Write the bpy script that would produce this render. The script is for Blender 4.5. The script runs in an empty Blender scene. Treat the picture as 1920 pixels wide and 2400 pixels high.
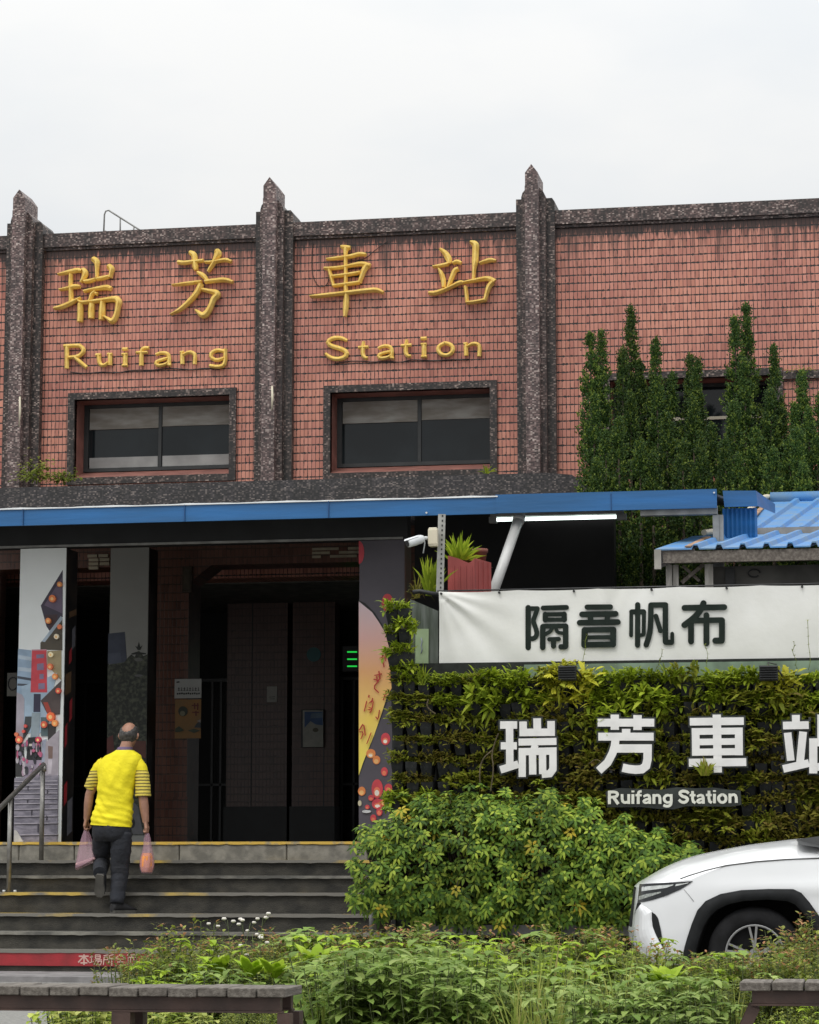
import bpy, bmesh, math, random
from mathutils import Vector, Matrix
random.seed(11)
rad = math.radians
sc = bpy.context.scene
COL = sc.collection
U = random.uniform

# ------------------------------------------------------------------ camera
YAW, PITCH, FPX, EYE = rad(10.5), math.atan(825 / 6000), 6000.0, 0.96
cd = bpy.data.cameras.new('camera')
cam = bpy.data.objects.new('camera', cd)
COL.objects.link(cam)
cd.sensor_fit = 'VERTICAL'
cd.sensor_height = 24
cd.lens = 24 * FPX / 2400
cd.clip_start, cd.clip_end = 0.2, 3000
cam.location = (0, 0, EYE)
cam.rotation_euler = (rad(90) + PITCH, 0, YAW)
sc.camera = cam
sc.render.resolution_x, sc.render.resolution_y = 819, 1024
sc.view_settings.view_transform = 'Standard'
sc.view_settings.look = 'None'
sc.view_settings.exposure = 0.0
sc.view_settings.gamma = 1.0

# ------------------------------------------------------------------ overcast sky + soft sun
w = bpy.data.worlds.new('World')
sc.world = w
w.use_nodes = True
wt = w.node_tree
wt.nodes.clear()
def wn(t, **k):
    n = wt.nodes.new(t)
    for a, b in k.items():
        setattr(n, a, b)
    return n
SUN_EL, SUN_AZ = rad(58), rad(200)          # behind the photographer, a little to the left
out = wn('ShaderNodeOutputWorld')
bg = wn('ShaderNodeBackground')
sky = wn('ShaderNodeTexSky', sky_type='NISHITA', sun_disc=False, sun_elevation=SUN_EL, sun_rotation=SUN_AZ)
bsky = wn('ShaderNodeBackground')
bsky.inputs[1].default_value = 0.06
tc = wn('ShaderNodeTexCoord')
sep = wn('ShaderNodeSeparateXYZ')
wt.links.new(tc.outputs['Generated'], sep.inputs[0])
mx = wn('ShaderNodeMath', operation='MAXIMUM'); mx.inputs[1].default_value = 0.0
wt.links.new(sep.outputs['Z'], mx.inputs[0])
ma = wn('ShaderNodeMath', operation='MULTIPLY_ADD'); ma.inputs[1].default_value = 1.95; ma.inputs[2].default_value = 0.765
pw = wn('ShaderNodeMath', operation='POWER'); pw.inputs[1].default_value = 1.7
wt.links.new(mx.outputs[0], pw.inputs[0])
wt.links.new(pw.outputs[0], ma.inputs[0])
mp = wn('ShaderNodeMapping'); mp.inputs['Scale'].default_value = (2.2, 2.2, 5.5); mp.inputs['Location'].default_value = (.35, .2, .1)
wt.links.new(tc.outputs['Generated'], mp.inputs[0])
nz = wn('ShaderNodeTexNoise'); nz.inputs['Scale'].default_value = 2.6; nz.inputs['Detail'].default_value = 5; nz.inputs['Roughness'].default_value = .5
wt.links.new(mp.outputs[0], nz.inputs[0])
cr = wn('ShaderNodeValToRGB')
cr.color_ramp.elements[0].position = .36; cr.color_ramp.elements[0].color = (.945, .97, .985, 1)
cr.color_ramp.elements[1].position = .58; cr.color_ramp.elements[1].color = (1.04, 1.04, 1.025, 1)
wt.links.new(nz.outputs['Fac'], cr.inputs[0])
vm = wn('ShaderNodeVectorMath', operation='SCALE')
wt.links.new(cr.outputs[0], vm.inputs[0])
wt.links.new(ma.outputs[0], vm.inputs['Scale'])
wt.links.new(vm.outputs[0], bg.inputs[0])
wt.links.new(sky.outputs[0], bsky.inputs[0])
mixw = wn('ShaderNodeMixShader'); mixw.inputs[0].default_value = .12
wt.links.new(bg.outputs[0], mixw.inputs[1])
wt.links.new(bsky.outputs[0], mixw.inputs[2])
wt.links.new(mixw.outputs[0], out.inputs[0])
sl = bpy.data.lights.new('sun', 'SUN')
sl.energy, sl.angle, sl.color = 0.8, rad(14), (1, .96, .9)
so = bpy.data.objects.new('sun', sl)
COL.objects.link(so)
sd = Vector((math.sin(SUN_AZ) * math.cos(SUN_EL), math.cos(SUN_AZ) * math.cos(SUN_EL), math.sin(SUN_EL)))
so.rotation_euler = sd.to_track_quat('Z', 'Y').to_euler()

# ------------------------------------------------------------------ geometry of the view: measured points -> places
ca, sa, ct, st = math.cos(YAW), math.sin(YAW), math.cos(PITCH), math.sin(PITCH)
RT, FW, UP = Vector((ca, sa, 0)), Vector((-sa * ct, ca * ct, st)), Vector((sa * st, -ca * st, ct))
def at(px, py, Y):
    d = RT * ((px - 960) / FPX) + UP * ((1200 - py) / FPX) + FW
    k = Y / d.y
    return Vector((d.x * k, Y, EYE + d.z * k))
def gp(px, zc, z=0.0):
    xc = (px - 960) / FPX * zc
    return Vector((xc * ca - zc * sa, xc * sa + zc * ca, z))
def AX(px, Y, py=1200):
    return at(px, py, Y).x
def AZ(py, Y, px=960):
    return at(px, py, Y).z

# ------------------------------------------------------------------ tags
def tag(o, label=None, cat=None, group=None, kind=None):
    if label: o['label'] = label
    if cat: o['category'] = cat
    if group: o['group'] = group
    if kind: o['kind'] = kind
    return o
def empty(name, loc=(0, 0, 0), label=None, cat=None, group=None, rz=0):
    o = bpy.data.objects.new(name, None)
    o.empty_display_size = .1
    COL.objects.link(o)
    o.location = loc
    o.rotation_euler = (0, 0, rz)
    return tag(o, label, cat, group)
def kids(o):
    return [c for c in bpy.data.objects if c.parent == o]
def dup(o, parent=None):
    c = o.copy(); COL.objects.link(c)
    if parent: c.parent = parent
    for ch in kids(o): dup(ch, c)
    return c

# ------------------------------------------------------------------ materials
def mat(name, col, rough=.6, var=.12, scale=6., bump=0., bscale=60., metal=0., col2=None, lo=.4, hi=.65, spec=.5, detail=6, stretch=None, emis=0):
    m = bpy.data.materials.new(name); m.use_nodes = True
    nt = m.node_tree; N = nt.nodes; L = nt.links
    b = N['Principled BSDF']
    b.inputs['Roughness'].default_value = rough
    b.inputs['Metallic'].default_value = metal
    b.inputs['Specular IOR Level'].default_value = spec
    tcn = N.new('ShaderNodeTexCoord')
    mpn = N.new('ShaderNodeMapping')
    if stretch: mpn.inputs['Scale'].default_value = stretch
    L.new(tcn.outputs['Object'], mpn.inputs[0])
    n = N.new('ShaderNodeTexNoise'); n.inputs['Scale'].default_value = scale; n.inputs['Detail'].default_value = detail
    L.new(mpn.outputs[0], n.inputs[0])
    r = N.new('ShaderNodeValToRGB')
    c2 = col2 or tuple(max(0, c * (1 - var)) for c in col)
    c1 = col if col2 else tuple(min(1, c * (1 + var)) for c in col)
    r.color_ramp.elements[0].position = lo; r.color_ramp.elements[0].color = (*c2, 1)
    r.color_ramp.elements[1].position = hi; r.color_ramp.elements[1].color = (*c1, 1)
    L.new(n.outputs['Fac'], r.inputs[0]); L.new(r.outputs[0], b.inputs['Base Color'])
    if bump:
        n2 = N.new('ShaderNodeTexNoise'); n2.inputs['Scale'].default_value = bscale; n2.inputs['Detail'].default_value = 4
        L.new(mpn.outputs[0], n2.inputs[0])
        bp = N.new('ShaderNodeBump'); bp.inputs['Strength'].default_value = bump; bp.inputs['Distance'].default_value = .02
        L.new(n2.outputs['Fac'], bp.inputs['Height']); L.new(bp.outputs[0], b.inputs['Normal'])
    if emis:
        b.inputs['Emission Color'].default_value = (*col, 1); b.inputs['Emission Strength'].default_value = emis
    return m
def leafmat(name, cols, rough=.55, trans=.36, spec=.16):
    m = bpy.data.materials.new(name); m.use_nodes = True
    nt = m.node_tree; N = nt.nodes; L = nt.links
    b = N['Principled BSDF']; b.inputs['Roughness'].default_value = rough; b.inputs['Specular IOR Level'].default_value = spec
    g = N.new('ShaderNodeNewGeometry'); r = N.new('ShaderNodeValToRGB')
    oi = N.new('ShaderNodeObjectInfo')
    r.color_ramp.elements[0].color = (*cols[0], 1); r.color_ramp.elements[1].color = (*cols[-1], 1)
    for i, c in enumerate(cols[1:-1]):
        e = r.color_ramp.elements.new((i + 1) / (len(cols) - 1)); e.color = (*c, 1)
    L.new(g.outputs['Random Per Island'], r.inputs[0])
    h = N.new('ShaderNodeHueSaturation')
    mr = N.new('ShaderNodeMapRange'); mr.inputs[3].default_value = .8; mr.inputs[4].default_value = 1.2
    L.new(oi.outputs['Random'], mr.inputs[0]); L.new(mr.outputs[0], h.inputs['Value'])
    L.new(r.outputs[0], h.inputs['Color']); L.new(h.outputs[0], b.inputs['Base Color'])
    t = N.new('ShaderNodeBsdfTranslucent'); L.new(h.outputs[0], t.inputs[0])
    mxs = N.new('ShaderNodeMixShader'); mxs.inputs[0].default_value = trans
    L.new(b.outputs[0], mxs.inputs[1]); L.new(t.outputs[0], mxs.inputs[2])
    L.new(mxs.outputs[0], N['Material Output'].inputs[0])
    return m
class NT:
    "tiny node helper for the tiled materials"
    def __init__(s, name, rough=.5):
        s.m = bpy.data.materials.new(name); s.m.use_nodes = True
        s.t = s.m.node_tree; s.b = s.t.nodes['Principled BSDF']; s.b.inputs['Roughness'].default_value = rough
        s.co = s.n('ShaderNodeTexCoord').outputs['Object']
        sp = s.n('ShaderNodeSeparateXYZ'); s.l(s.co, sp.inputs[0]); s.x, s.y, s.z = sp.outputs
    def n(s, t): return s.t.nodes.new(t)
    def l(s, a, b): s.t.links.new(a, b)
    def put(s, v, sock):
        if isinstance(v, (int, float)): sock.default_value = v
        elif isinstance(v, tuple): sock.default_value = v if len(v) == 4 else (*v, 1)
        else: s.l(v, sock)
    def math(s, op, a, b=0., c=0.):
        q = s.n('ShaderNodeMath'); q.operation = op
        for i, v in enumerate((a, b, c)): s.put(v, q.inputs[i])
        return q.outputs[0]
    def vec(s, x, y, z):
        q = s.n('ShaderNodeCombineXYZ')
        for i, v in enumerate((x, y, z)): s.put(v, q.inputs[i])
        return q.outputs[0]
    def noise(s, v, scale, detail=4, rough=.5):
        q = s.n('ShaderNodeTexNoise'); q.inputs['Scale'].default_value = scale; q.inputs['Detail'].default_value = detail
        q.inputs['Roughness'].default_value = rough; s.l(v, q.inputs[0]); return q.outputs['Fac']
    def white(s, v):
        q = s.n('ShaderNodeTexWhiteNoise'); s.l(v, q.inputs[0]); return q.outputs['Value']
    def ramp(s, v, stops):
        q = s.n('ShaderNodeValToRGB'); e = q.color_ramp.elements
        e[0].position, e[1].position = stops[0][0], stops[-1][0]
        e[0].color, e[1].color = (*stops[0][1], 1), (*stops[-1][1], 1)
        for p, c in stops[1:-1]:
            k = e.new(p); k.color = (*c, 1)
        s.l(v, q.inputs[0]); return q.outputs[0]
    def mix(s, f, a, b, mode='MIX'):
        q = s.n('ShaderNodeMix'); q.data_type = 'RGBA'; q.blend_type = mode
        s.put(f, q.inputs[0]); s.put(a, q.inputs[6]); s.put(b, q.inputs[7]); return q.outputs[2]
    def sstep(s, v, a, b):
        q = s.n('ShaderNodeMapRange'); q.interpolation_type = 'SMOOTHSTEP'
        s.put(v, q.inputs[0]); q.inputs[1].default_value = a; q.inputs[2].default_value = b; return q.outputs[0]
    def bump(s, v, strength=.3, dist=.01):
        q = s.n('ShaderNodeBump'); q.inputs['Strength'].default_value = strength; q.inputs['Distance'].default_value = dist
        s.l(v, q.inputs['Height']); s.l(q.outputs[0], s.b.inputs['Normal'])
    def color(s, c): s.put(c, s.b.inputs['Base Color'])

def tile_mat(name, w_, h_, cols, mortar, z0, stain=1.0, rough=.45):
    t = NT(name, rough)
    wob = t.math('MULTIPLY_ADD', t.noise(t.co, 3.0, 2), .010, -.005)
    u = t.math('DIVIDE', t.math('ADD', t.x, wob), w_)
    v = t.math('DIVIDE', t.math('ADD', t.z, wob), h_)
    fu, fv = t.math('FRACT', u), t.math('FRACT', v)
    cu, cv = t.math('FLOOR', u), t.math('FLOOR', v)
    du = t.math('ABSOLUTE', t.math('SUBTRACT', fu, .5))      # .5 at a joint
    dv = t.math('ABSOLUTE', t.math('SUBTRACT', fv, .5))
    n1 = t.noise(t.co, 9.0, 5, .65)                          # grime, thickens the joints here and there
    n2 = t.noise(t.vec(t.math('MULTIPLY', t.x, 30.), 0., t.math('MULTIPLY', t.z, 7.)), 1.0, 4, .6)
    ju = t.math('SUBTRACT', .442, t.math('MULTIPLY', t.sstep(n1, .45, .75), .10))
    jv = t.math('SUBTRACT', .445, t.math('MULTIPLY', t.sstep(n2, .42, .75), .12))
    mu = t.sstep(t.math('SUBTRACT', du, ju), -.02, .02)
    mv = t.sstep(t.math('SUBTRACT', dv, jv), -.012, .012)
    # rounded, dirty upper corners
    cn = t.math('ADD', t.math('MULTIPLY', du, .6), fv)
    mc = t.math('MULTIPLY', t.sstep(cn, 1.06, 1.2), t.sstep(n1, .5, .72))
    m_ = t.math('MAXIMUM', t.math('MAXIMUM', mu, mv), mc)
    wv = t.white(t.vec(cu, cv, 0.))
    base = t.ramp(wv, [(0, tuple(c * .80 for c in cols[2])), (.05, cols[0]), (.5, cols[1]), (.94, cols[2]), (1, tuple(min(1, c * 1.12) for c in cols[1]))])
    big = t.noise(t.co, 1.1, 3)
    base = t.mix(t.sstep(big, .35, .7), base, t.mix(1.0, base, (.84, .80, .84), 'MULTIPLY'))
    base = t.mix(t.math('MULTIPLY', t.sstep(t.noise(t.co, .55, 4, .6), .48, .7), .55), base, t.mix(1.0, base, (.82, .74, .72), 'MULTIPLY'))
    # vertical run-off stains below the coping
    stk = t.noise(t.vec(t.math('MULTIPLY', t.x, 16.), 0., t.math('MULTIPLY', t.z, .55)), 1.0, 5, .6)
    top = t.sstep(t.z, z0 - .75, z0)
    stn = t.math('MULTIPLY', t.sstep(t.math('ADD', stk, t.math('MULTIPLY', top, .22)), .58, .82), .75 * stain)
    drip = t.noise(t.vec(t.math('MULTIPLY', t.x, 38.), 0., t.math('MULTIPLY', t.z, .9)), 1.0, 3, .6)
    dr = t.sstep(t.math('SUBTRACT', t.z, t.math('MULTIPLY_ADD', drip, -.42, z0 + .10)), -.03, .03)
    stn = t.math('MAXIMUM', stn, t.math('MULTIPLY', dr, .9 * min(1., stain)))
    mor = t.mix(t.sstep(n1, .4, .7), mortar, tuple(c * .55 for c in mortar))
    c = t.mix(m_, base, mor)
    c = t.mix(stn, c, tuple(x * .6 for x in mortar))
    t.color(c)
    t.bump(t.math('SUBTRACT', 1., m_), .35, .006)
    return t.m
def mosaic_mat(name, s_, darks, lights, grime=.5, rough=.55):
    t = NT(name, rough)
    cell = lambda a, k: t.math('FLOOR', t.math('DIVIDE', a, k))
    wv = t.white(t.vec(cell(t.x, s_ * 1.5), cell(t.y, s_ * 1.5), cell(t.z, s_)))
    base = t.ramp(wv, [(0, darks[0]), (.45, darks[1]), (.72, darks[2]), (.86, lights[0]), (1, lights[1])])
    st_ = t.noise(t.vec(t.math('MULTIPLY', t.x, 14.), t.math('MULTIPLY', t.y, 14.), t.math('MULTIPLY', t.z, 1.1)), 1.0, 5, .65)
    pt = t.noise(t.co, 5., 5, .6)
    g = t.sstep(t.math('ADD', t.math('MULTIPLY', st_, .6), t.math('MULTIPLY', pt, .5)), .42, .68)
    fz = t.math('FRACT', t.math('DIVIDE', t.z, s_)); jz = t.sstep(t.math('ABSOLUTE', t.math('SUBTRACT', fz, .5)), .36, .46)
    c = t.mix(t.math('MULTIPLY', g, grime), base, (.014, .014, .013))
    pale = t.noise(t.vec(t.math('MULTIPLY', t.x, 30.), t.math('MULTIPLY', t.y, 30.), t.math('MULTIPLY', t.z, 2.2)), 1.0, 5, .7)
    c = t.mix(t.math('MULTIPLY', t.sstep(pale, .58, .74), .55), c, lights[0])
    c = t.mix(t.math('MULTIPLY', jz, .6), c, (.012, .011, .011))
    t.color(c); t.bump(wv, .25, .006)
    return t.m

# ------------------------------------------------------------------ mesh builder
class MB:
    def __init__(s): s.v = []; s.f = []; s.mi = []; s.sm = []
    def add(s, vs, fs, mi=0, sm=False):
        o = len(s.v); s.v += [tuple(v) for v in vs]
        for f in fs: s.f.append([i + o for i in f]); s.mi.append(mi); s.sm.append(sm)
    def box(s, x0, x1, y0, y1, z0, z1, mi=0):
        if x0 > x1: x0, x1 = x1, x0
        if y0 > y1: y0, y1 = y1, y0
        if z0 > z1: z0, z1 = z1, z0
        s.add([(x0, y0, z0), (x1, y0, z0), (x1, y1, z0), (x0, y1, z0), (x0, y0, z1), (x1, y0, z1), (x1, y1, z1), (x0, y1, z1)],
              [(0, 3, 2, 1), (4, 5, 6, 7), (0, 1, 5, 4), (1, 2, 6, 5), (2, 3, 7, 6), (3, 0, 4, 7)], mi)
    def prism(s, poly, y0, y1, mi=0):
        "polygon of (x, z), counter-clockwise seen from -Y, extruded from y0 (front) to y1"
        n = len(poly)
        a = sum(poly[i][0] * poly[(i + 1) % n][1] - poly[(i + 1) % n][0] * poly[i][1] for i in range(n))
        if a < 0: poly = poly[::-1]
        vs = [(x, y0, z) for x, z in poly] + [(x, y1, z) for x, z in poly]
        s.add(vs, [list(range(n)), list(range(2 * n - 1, n - 1, -1))] + [(i, i + n, (i + 1) % n + n, (i + 1) % n) for i in range(n)], mi)
    def extr(s, pts, d, mi=0):
        "3-D polygon extruded by vector d"
        n = len(pts); d = Vector(d)
        vs = [Vector(p) for p in pts] + [Vector(p) + d for p in pts]
        s.add(vs, [list(range(n)), list(range(2 * n - 1, n - 1, -1))] + [(i, i + n, (i + 1) % n + n, (i + 1) % n) for i in range(n)], mi)
    def bar(s, a, b, w1, w2, up=(0, 0, 1), mi=0):
        a, b = Vector(a), Vector(b); d = (b - a).normalized(); u = Vector(up)
        sd_ = d.cross(u)
        if sd_.length < 1e-4: sd_ = d.cross(Vector((1, 0, 0)))
        sd_.normalize(); u = sd_.cross(d).normalized()
        c = [sd_ * (i * w1 / 2) + u * (j * w2 / 2) for i, j in ((-1, -1), (1, -1), (1, 1), (-1, 1))]
        s.add([a + q for q in c] + [b + q for q in c], [(0, 1, 2, 3), (7, 6, 5, 4), (0, 4, 5, 1), (1, 5, 6, 2), (2, 6, 7, 3), (3, 7, 4, 0)], mi)
    def tube(s, pts, r, n=8, mi=0, cap=True, sm=True, flat=1.0):
        "tube through points; r number or list; flat squashes it in the second axis"
        P = [Vector(p) for p in pts]; m = len(P); rr = r if isinstance(r, (list, tuple)) else [r] * m
        T = [(P[min(i + 1, m - 1)] - P[max(i - 1, 0)]).normalized() for i in range(m)]
        u = T[0].cross(Vector((0, 0, 1)))
        if u.length < .05: u = T[0].cross(Vector((0, 1, 0)))
        u.normalize(); vs = []
        for i in range(m):
            u = (u - T[i] * u.dot(T[i])).normalized(); v_ = T[i].cross(u)
            for k in range(n):
                a = 2 * math.pi * k / n
                vs.append(P[i] + u * math.cos(a) * rr[i] + v_ * math.sin(a) * rr[i] * flat)
        fs = [(i * n + k, i * n + (k + 1) % n, (i + 1) * n + (k + 1) % n, (i + 1) * n + k) for i in range(m - 1) for k in range(n)]
        o = len(s.v); s.add(vs, fs, mi, sm)
        if cap:
            for q in ([o + k for k in range(n)][::-1], [o + (m - 1) * n + k for k in range(n)]):
                s.f.append(q); s.mi.append(mi); s.sm.append(False)
    def loft(s, rings, mi=0, sm=True, close=True, cap=True):
        n = len(rings[0]); vs = [p for r in rings for p in r]; m = len(rings)
        kk = n if close else n - 1
        fs = [(i * n + k, i * n + (k + 1) % n, (i + 1) * n + (k + 1) % n, (i + 1) * n + k) for i in range(m - 1) for k in range(kk)]
        o = len(s.v); s.add(vs, fs, mi, sm)
        if cap:
            for q in ([o + k for k in range(n)][::-1], [o + (m - 1) * n + k for k in range(n)]):
                s.f.append(q); s.mi.append(mi); s.sm.append(False)
    def grid(s, rows, mi=0, sm=True):
        s.loft(rows, mi, sm, close=False, cap=False)
    def leaf(s, p, d, up, L, W, droop=.2, mi=0):
        d = d.normalized(); sd_ = d.cross(up)
        if sd_.length < 1e-3: sd_ = d.cross(Vector((1, .3, 0)))
        sd_.normalize(); nn = sd_.cross(d)
        q = lambda t, h: p + d * (L * t) - Vector((0, 0, 1)) * (droop * L * t * t) + sd_ * (W * h) + nn * (abs(h) * W * .25)
        s.add([p, q(.35, -.5), q(.35, .5), q(.72, -.38), q(.72, .38), q(1, 0)], [(0, 2, 1), (1, 2, 4, 3), (3, 4, 5)], mi)
    def build(s, name, mats, parent=None, world=True, smooth=None):
        me = bpy.data.meshes.new(name)
        me.from_pydata(s.v, [], s.f)
        mats = mats if isinstance(mats, (list, tuple)) else [mats]
        for m in mats: me.materials.append(m)
        me.polygons.foreach_set('material_index', s.mi)
        me.polygons.foreach_set('use_smooth', [bool(x) for x in s.sm] if smooth is None else [smooth] * len(s.f))
        me.update()
        o = bpy.data.objects.new(name, me); COL.objects.link(o)
        if parent:
            o.parent = parent
            if world:
                pl = Vector(parent.location); g = parent.parent
                while g: pl = pl + Vector(g.location); g = g.parent
                o.location = -pl
        return o
def fixnormals(o):
    bm = bmesh.new(); bm.from_mesh(o.data); bmesh.ops.recalc_face_normals(bm, faces=bm.faces[:]); bm.to_mesh(o.data); bm.free()
    return o
def bevel(o, wdt=.01, seg=2, ang=40):
    m = o.modifiers.new('bevel', 'BEVEL'); m.width = wdt; m.segments = seg; m.limit_method = 'ANGLE'; m.angle_limit = rad(ang)
    return o

# ------------------------------------------------------------------ brush strokes -> solid lettering
def chaikin(p, it):
    for _ in range(it):
        q = [p[0]]
        for a, b in zip(p, p[1:]):
            q.append(tuple(x * .75 + y * .25 for x, y in zip(a, b))); q.append(tuple(x * .25 + y * .75 for x, y in zip(a, b)))
        q.append(p[-1]); p = q
    return p
GOLDP = [(-.5, 0), (-.5, .50), (-.10, 1), (.14, 1), (.5, .50), (.5, 0)]
FLATP = [(-.5, 0), (-.5, 1), (.5, 1), (.5, 0)]
def strokes(mb, data, org, s_, Y, depth, prof=FLATP, it=0, roundcap=False, grow=0., step=.002, wmul=1., mi=0, ext=0.):
    """data: strokes [(x, y, w), ...] measured in an enlargement with origin org and scale s_, laid on the plane Y
    as real solids of the given depth (towards the street)"""
    for si, stq in enumerate(data):
        if len(stq[0]) == 2 and isinstance(stq[-1], (int, float)):
            wd = stq[-1]; pl = [(x, y, wd) for x, y in stq[:-1]]
        else: pl = list(stq)
        if it: pl = chaikin(pl, it)
        P = [at(org[0] + x / s_, org[1] + y / s_, Y) for x, y, _ in pl]
        k = (at(org[0] + 1 / s_, org[1], Y) - at(org[0], org[1], Y)).length
        Wd = [(q[2] * wmul + grow) * k for q in pl]
        Q = [(p.x, p.z) for p in P]; n = len(Q)
        if ext:
            for a, b in ((0, 1), (n - 1, n - 2)):
                dx, dz = Q[a][0] - Q[b][0], Q[a][1] - Q[b][1]; l = math.hypot(dx, dz) or 1
                Q[a] = (Q[a][0] + dx / l * ext * k, Q[a][1] + dz / l * ext * k)
        dd = depth + step * si
        rings = []
        for i in range(n):
            t0 = (Q[i][0] - Q[i - 1][0], Q[i][1] - Q[i - 1][1]) if i else None
            t1 = (Q[i + 1][0] - Q[i][0], Q[i + 1][1] - Q[i][1]) if i < n - 1 else None
            def nrm(t):
                l = math.hypot(*t) or 1; return (-t[1] / l, t[0] / l)
            if t0 and t1:
                a, b = nrm(t0), nrm(t1); m = (a[0] + b[0], a[1] + b[1]); l = math.hypot(*m) or 1
                m = (m[0] / l, m[1] / l); f = 1 / max(.55, m[0] * a[0] + m[1] * a[1]); m = (m[0] * f, m[1] * f)
            else: m = nrm(t0 or t1)
            rings.append([(Q[i][0] + m[0] * u * Wd[i], Y - d * dd, Q[i][1] + m[1] * u * Wd[i]) for u, d in prof])
        mb.loft(rings, mi, False)
        if roundcap:
            for i in (0, n - 1):
                c = [(Q[i][0] + math.cos(a) * Wd[i] / 2, Q[i][1] + math.sin(a) * Wd[i] / 2) for a in [2 * math.pi * j / 14 for j in range(14)]]
                mb.prism(c, Y - dd - step * .4, Y, mi)
# ================================================================== MATERIALS
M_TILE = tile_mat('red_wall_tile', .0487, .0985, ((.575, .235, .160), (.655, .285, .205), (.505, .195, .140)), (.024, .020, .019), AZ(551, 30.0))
M_PINK = mat('pink_render', (.27, .115, .092), .6, .2, 5, .15, 40)
M_MOS = mosaic_mat('dark_mosaic', .0155, ((.034, .024, .022), (.095, .060, .054), (.17, .108, .098)), ((.32, .235, .21), (.56, .45, .40)), .75)
M_MOSL = mosaic_mat('pale_mosaic', .0155, ((.055, .038, .037), (.15, .098, .094), (.24, .16, .15)), ((.40, .30, .275), (.62, .52, .47)), .5)
M_MOSD = mosaic_mat('sooty_mosaic', .0155, ((.018, .015, .013), (.045, .032, .029), (.09, .062, .056)), ((.20, .145, .125), (.42, .33, .285)), .85)
M_LEDGE = mosaic_mat('ledge_mosaic', .0150, ((.022, .020, .022), (.042, .038, .041), (.07, .062, .064)), ((.14, .12, .115), (.26, .22, .20)), .6)
M_CONC = mat('old_concrete', (.24, .23, .20), .8, .3, 5, .25, 50, col2=(.13, .125, .11))
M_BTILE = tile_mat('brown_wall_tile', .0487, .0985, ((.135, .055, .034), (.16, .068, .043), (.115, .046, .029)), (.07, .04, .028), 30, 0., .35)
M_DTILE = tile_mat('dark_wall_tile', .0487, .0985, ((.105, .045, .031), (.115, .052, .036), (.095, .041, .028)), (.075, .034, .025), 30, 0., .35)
M_BLACK = mat('black_paint', (.010, .011, .012), .5, .3, 4)
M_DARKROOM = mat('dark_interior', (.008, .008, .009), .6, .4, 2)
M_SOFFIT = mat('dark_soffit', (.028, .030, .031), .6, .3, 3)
M_BLUE = mat('blue_sheet_metal', (.020, .140, .37), .45, .12, 2.2, .10, 7, col2=(.018, .105, .26), stretch=(.5, 1, 5), lo=.35, hi=.7)
M_BLUEP = mat('weathered_blue_roof', (.065, .225, .50), .5, .2, 4, .05, 30, col2=(.13, .24, .38), lo=.35, hi=.6)
M_WHITEM = mat('white_metal', (.62, .64, .65), .4, .1, 6)
M_GREYM = mat('grey_metal', (.24, .24, .23), .5, .2, 8, .05, 60)
M_STEEL = mat('stainless_steel', (.30, .29, .27), .35, .12, 20, metal=.8)
M_DSTEEL = mat('dark_steel', (.05, .05, .05), .4, .2, 20, metal=.5)
M_GLASSD = mat('dark_window_glass', (.012, .016, .018), .06, .3, 1.5, spec=.35)
M_FRAME = mat('dark_window_frame', (.025, .027, .027), .4, .2, 6)
M_BLIND = mat('dusty_window_blind', (.36, .35, .32), .7, .2, 2.5, col2=(.22, .20, .17), stretch=(1, 1, 4))
M_BLINDB = mat('grey_window_card', (.30, .30, .29), .5, .2, 3)
M_GOLD = mat('gold_paint', (.98, .72, .21), .40, .10, 14, .05, 40, col2=(.86, .57, .13), metal=.05)
M_STONE = mat('granite_kerb', (.30, .28, .235), .8, .25, 9, .2, 80, col2=(.17, .16, .135), detail=8)
M_STEP = mat('dark_granite_step', (.072, .066, .053), .8, .3, 5.5, .5, 90, col2=(.024, .023, .020), lo=.36, hi=.68, detail=12, stretch=(1, 1, 1.6))
M_NOSE = mat('worn_step_nosing', (.21, .20, .17), .75, .25, 5, .15, 80, col2=(.08, .077, .068), detail=8)
M_YELL = mat('worn_yellow_paint', (.62, .40, .06), .6, .2, 7, .1, 60, col2=(.30, .25, .15), lo=.40, hi=.50, detail=8)
M_YELLN = mat('yellow_traces_on_nosing', (.48, .33, .06), .6, .2, 1.9, .1, 60, col2=(.15, .14, .12), lo=.55, hi=.64, detail=9, stretch=(1, 1, 1))
M_ASPH = mat('asphalt', (.26, .255, .235), .85, .2, 30, .5, 180, col2=(.19, .187, .175), detail=8)
M_PAVE = mat('pavement_slab', (.22, .21, .21), .8, .2, 7, .2, 80, detail=8)
M_SOIL = mat('soil', (.035, .026, .017), .9, .4, 9, .5, 40)
M_WOOD = mat('weathered_timber', (.20, .175, .15), .75, .3, 8, .25, 30, col2=(.105, .088, .075), stretch=(6, .8, 6), detail=8)
M_WOODT = mat('weathered_timber_top', (.185, .165, .142), .85, .2, 8, .35, 30, col2=(.095, .082, .069), stretch=(6, .8, 6), detail=8)
M_RUST = mat('brown_painted_steel', (.055, .030, .023), .55, .3, 7, .1, 40)
M_BARK = mat('bark', (.06, .045, .03), .9, .3, 9, .5, 30)
M_CANVAS = mat('white_banner_cloth', (.77, .77, .74), .75, .05, 2.2, .08, 25, col2=(.69, .69, .65))
M_INK = mat('dark_banner_ink', (.020, .027, .023), .9, .15, 9, spec=.1)
M_WHITEL = mat('white_letter_acrylic', (.74, .73, .71), .4, .05, 7)
M_BACKER = mat('dark_letter_backing', (.022, .028, .024), .35, .3, 12)
M_POT = mat('black_planter_felt', (.016, .018, .019), .8, .35, 14, .2, 60)
M_REDPL = mat('red_planter_plastic', (.30, .055, .05), .5, .15, 5, .05, 30)
M_PVC = mat('grey_pvc_pipe', (.46, .46, .45), .35, .08, 5)
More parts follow.
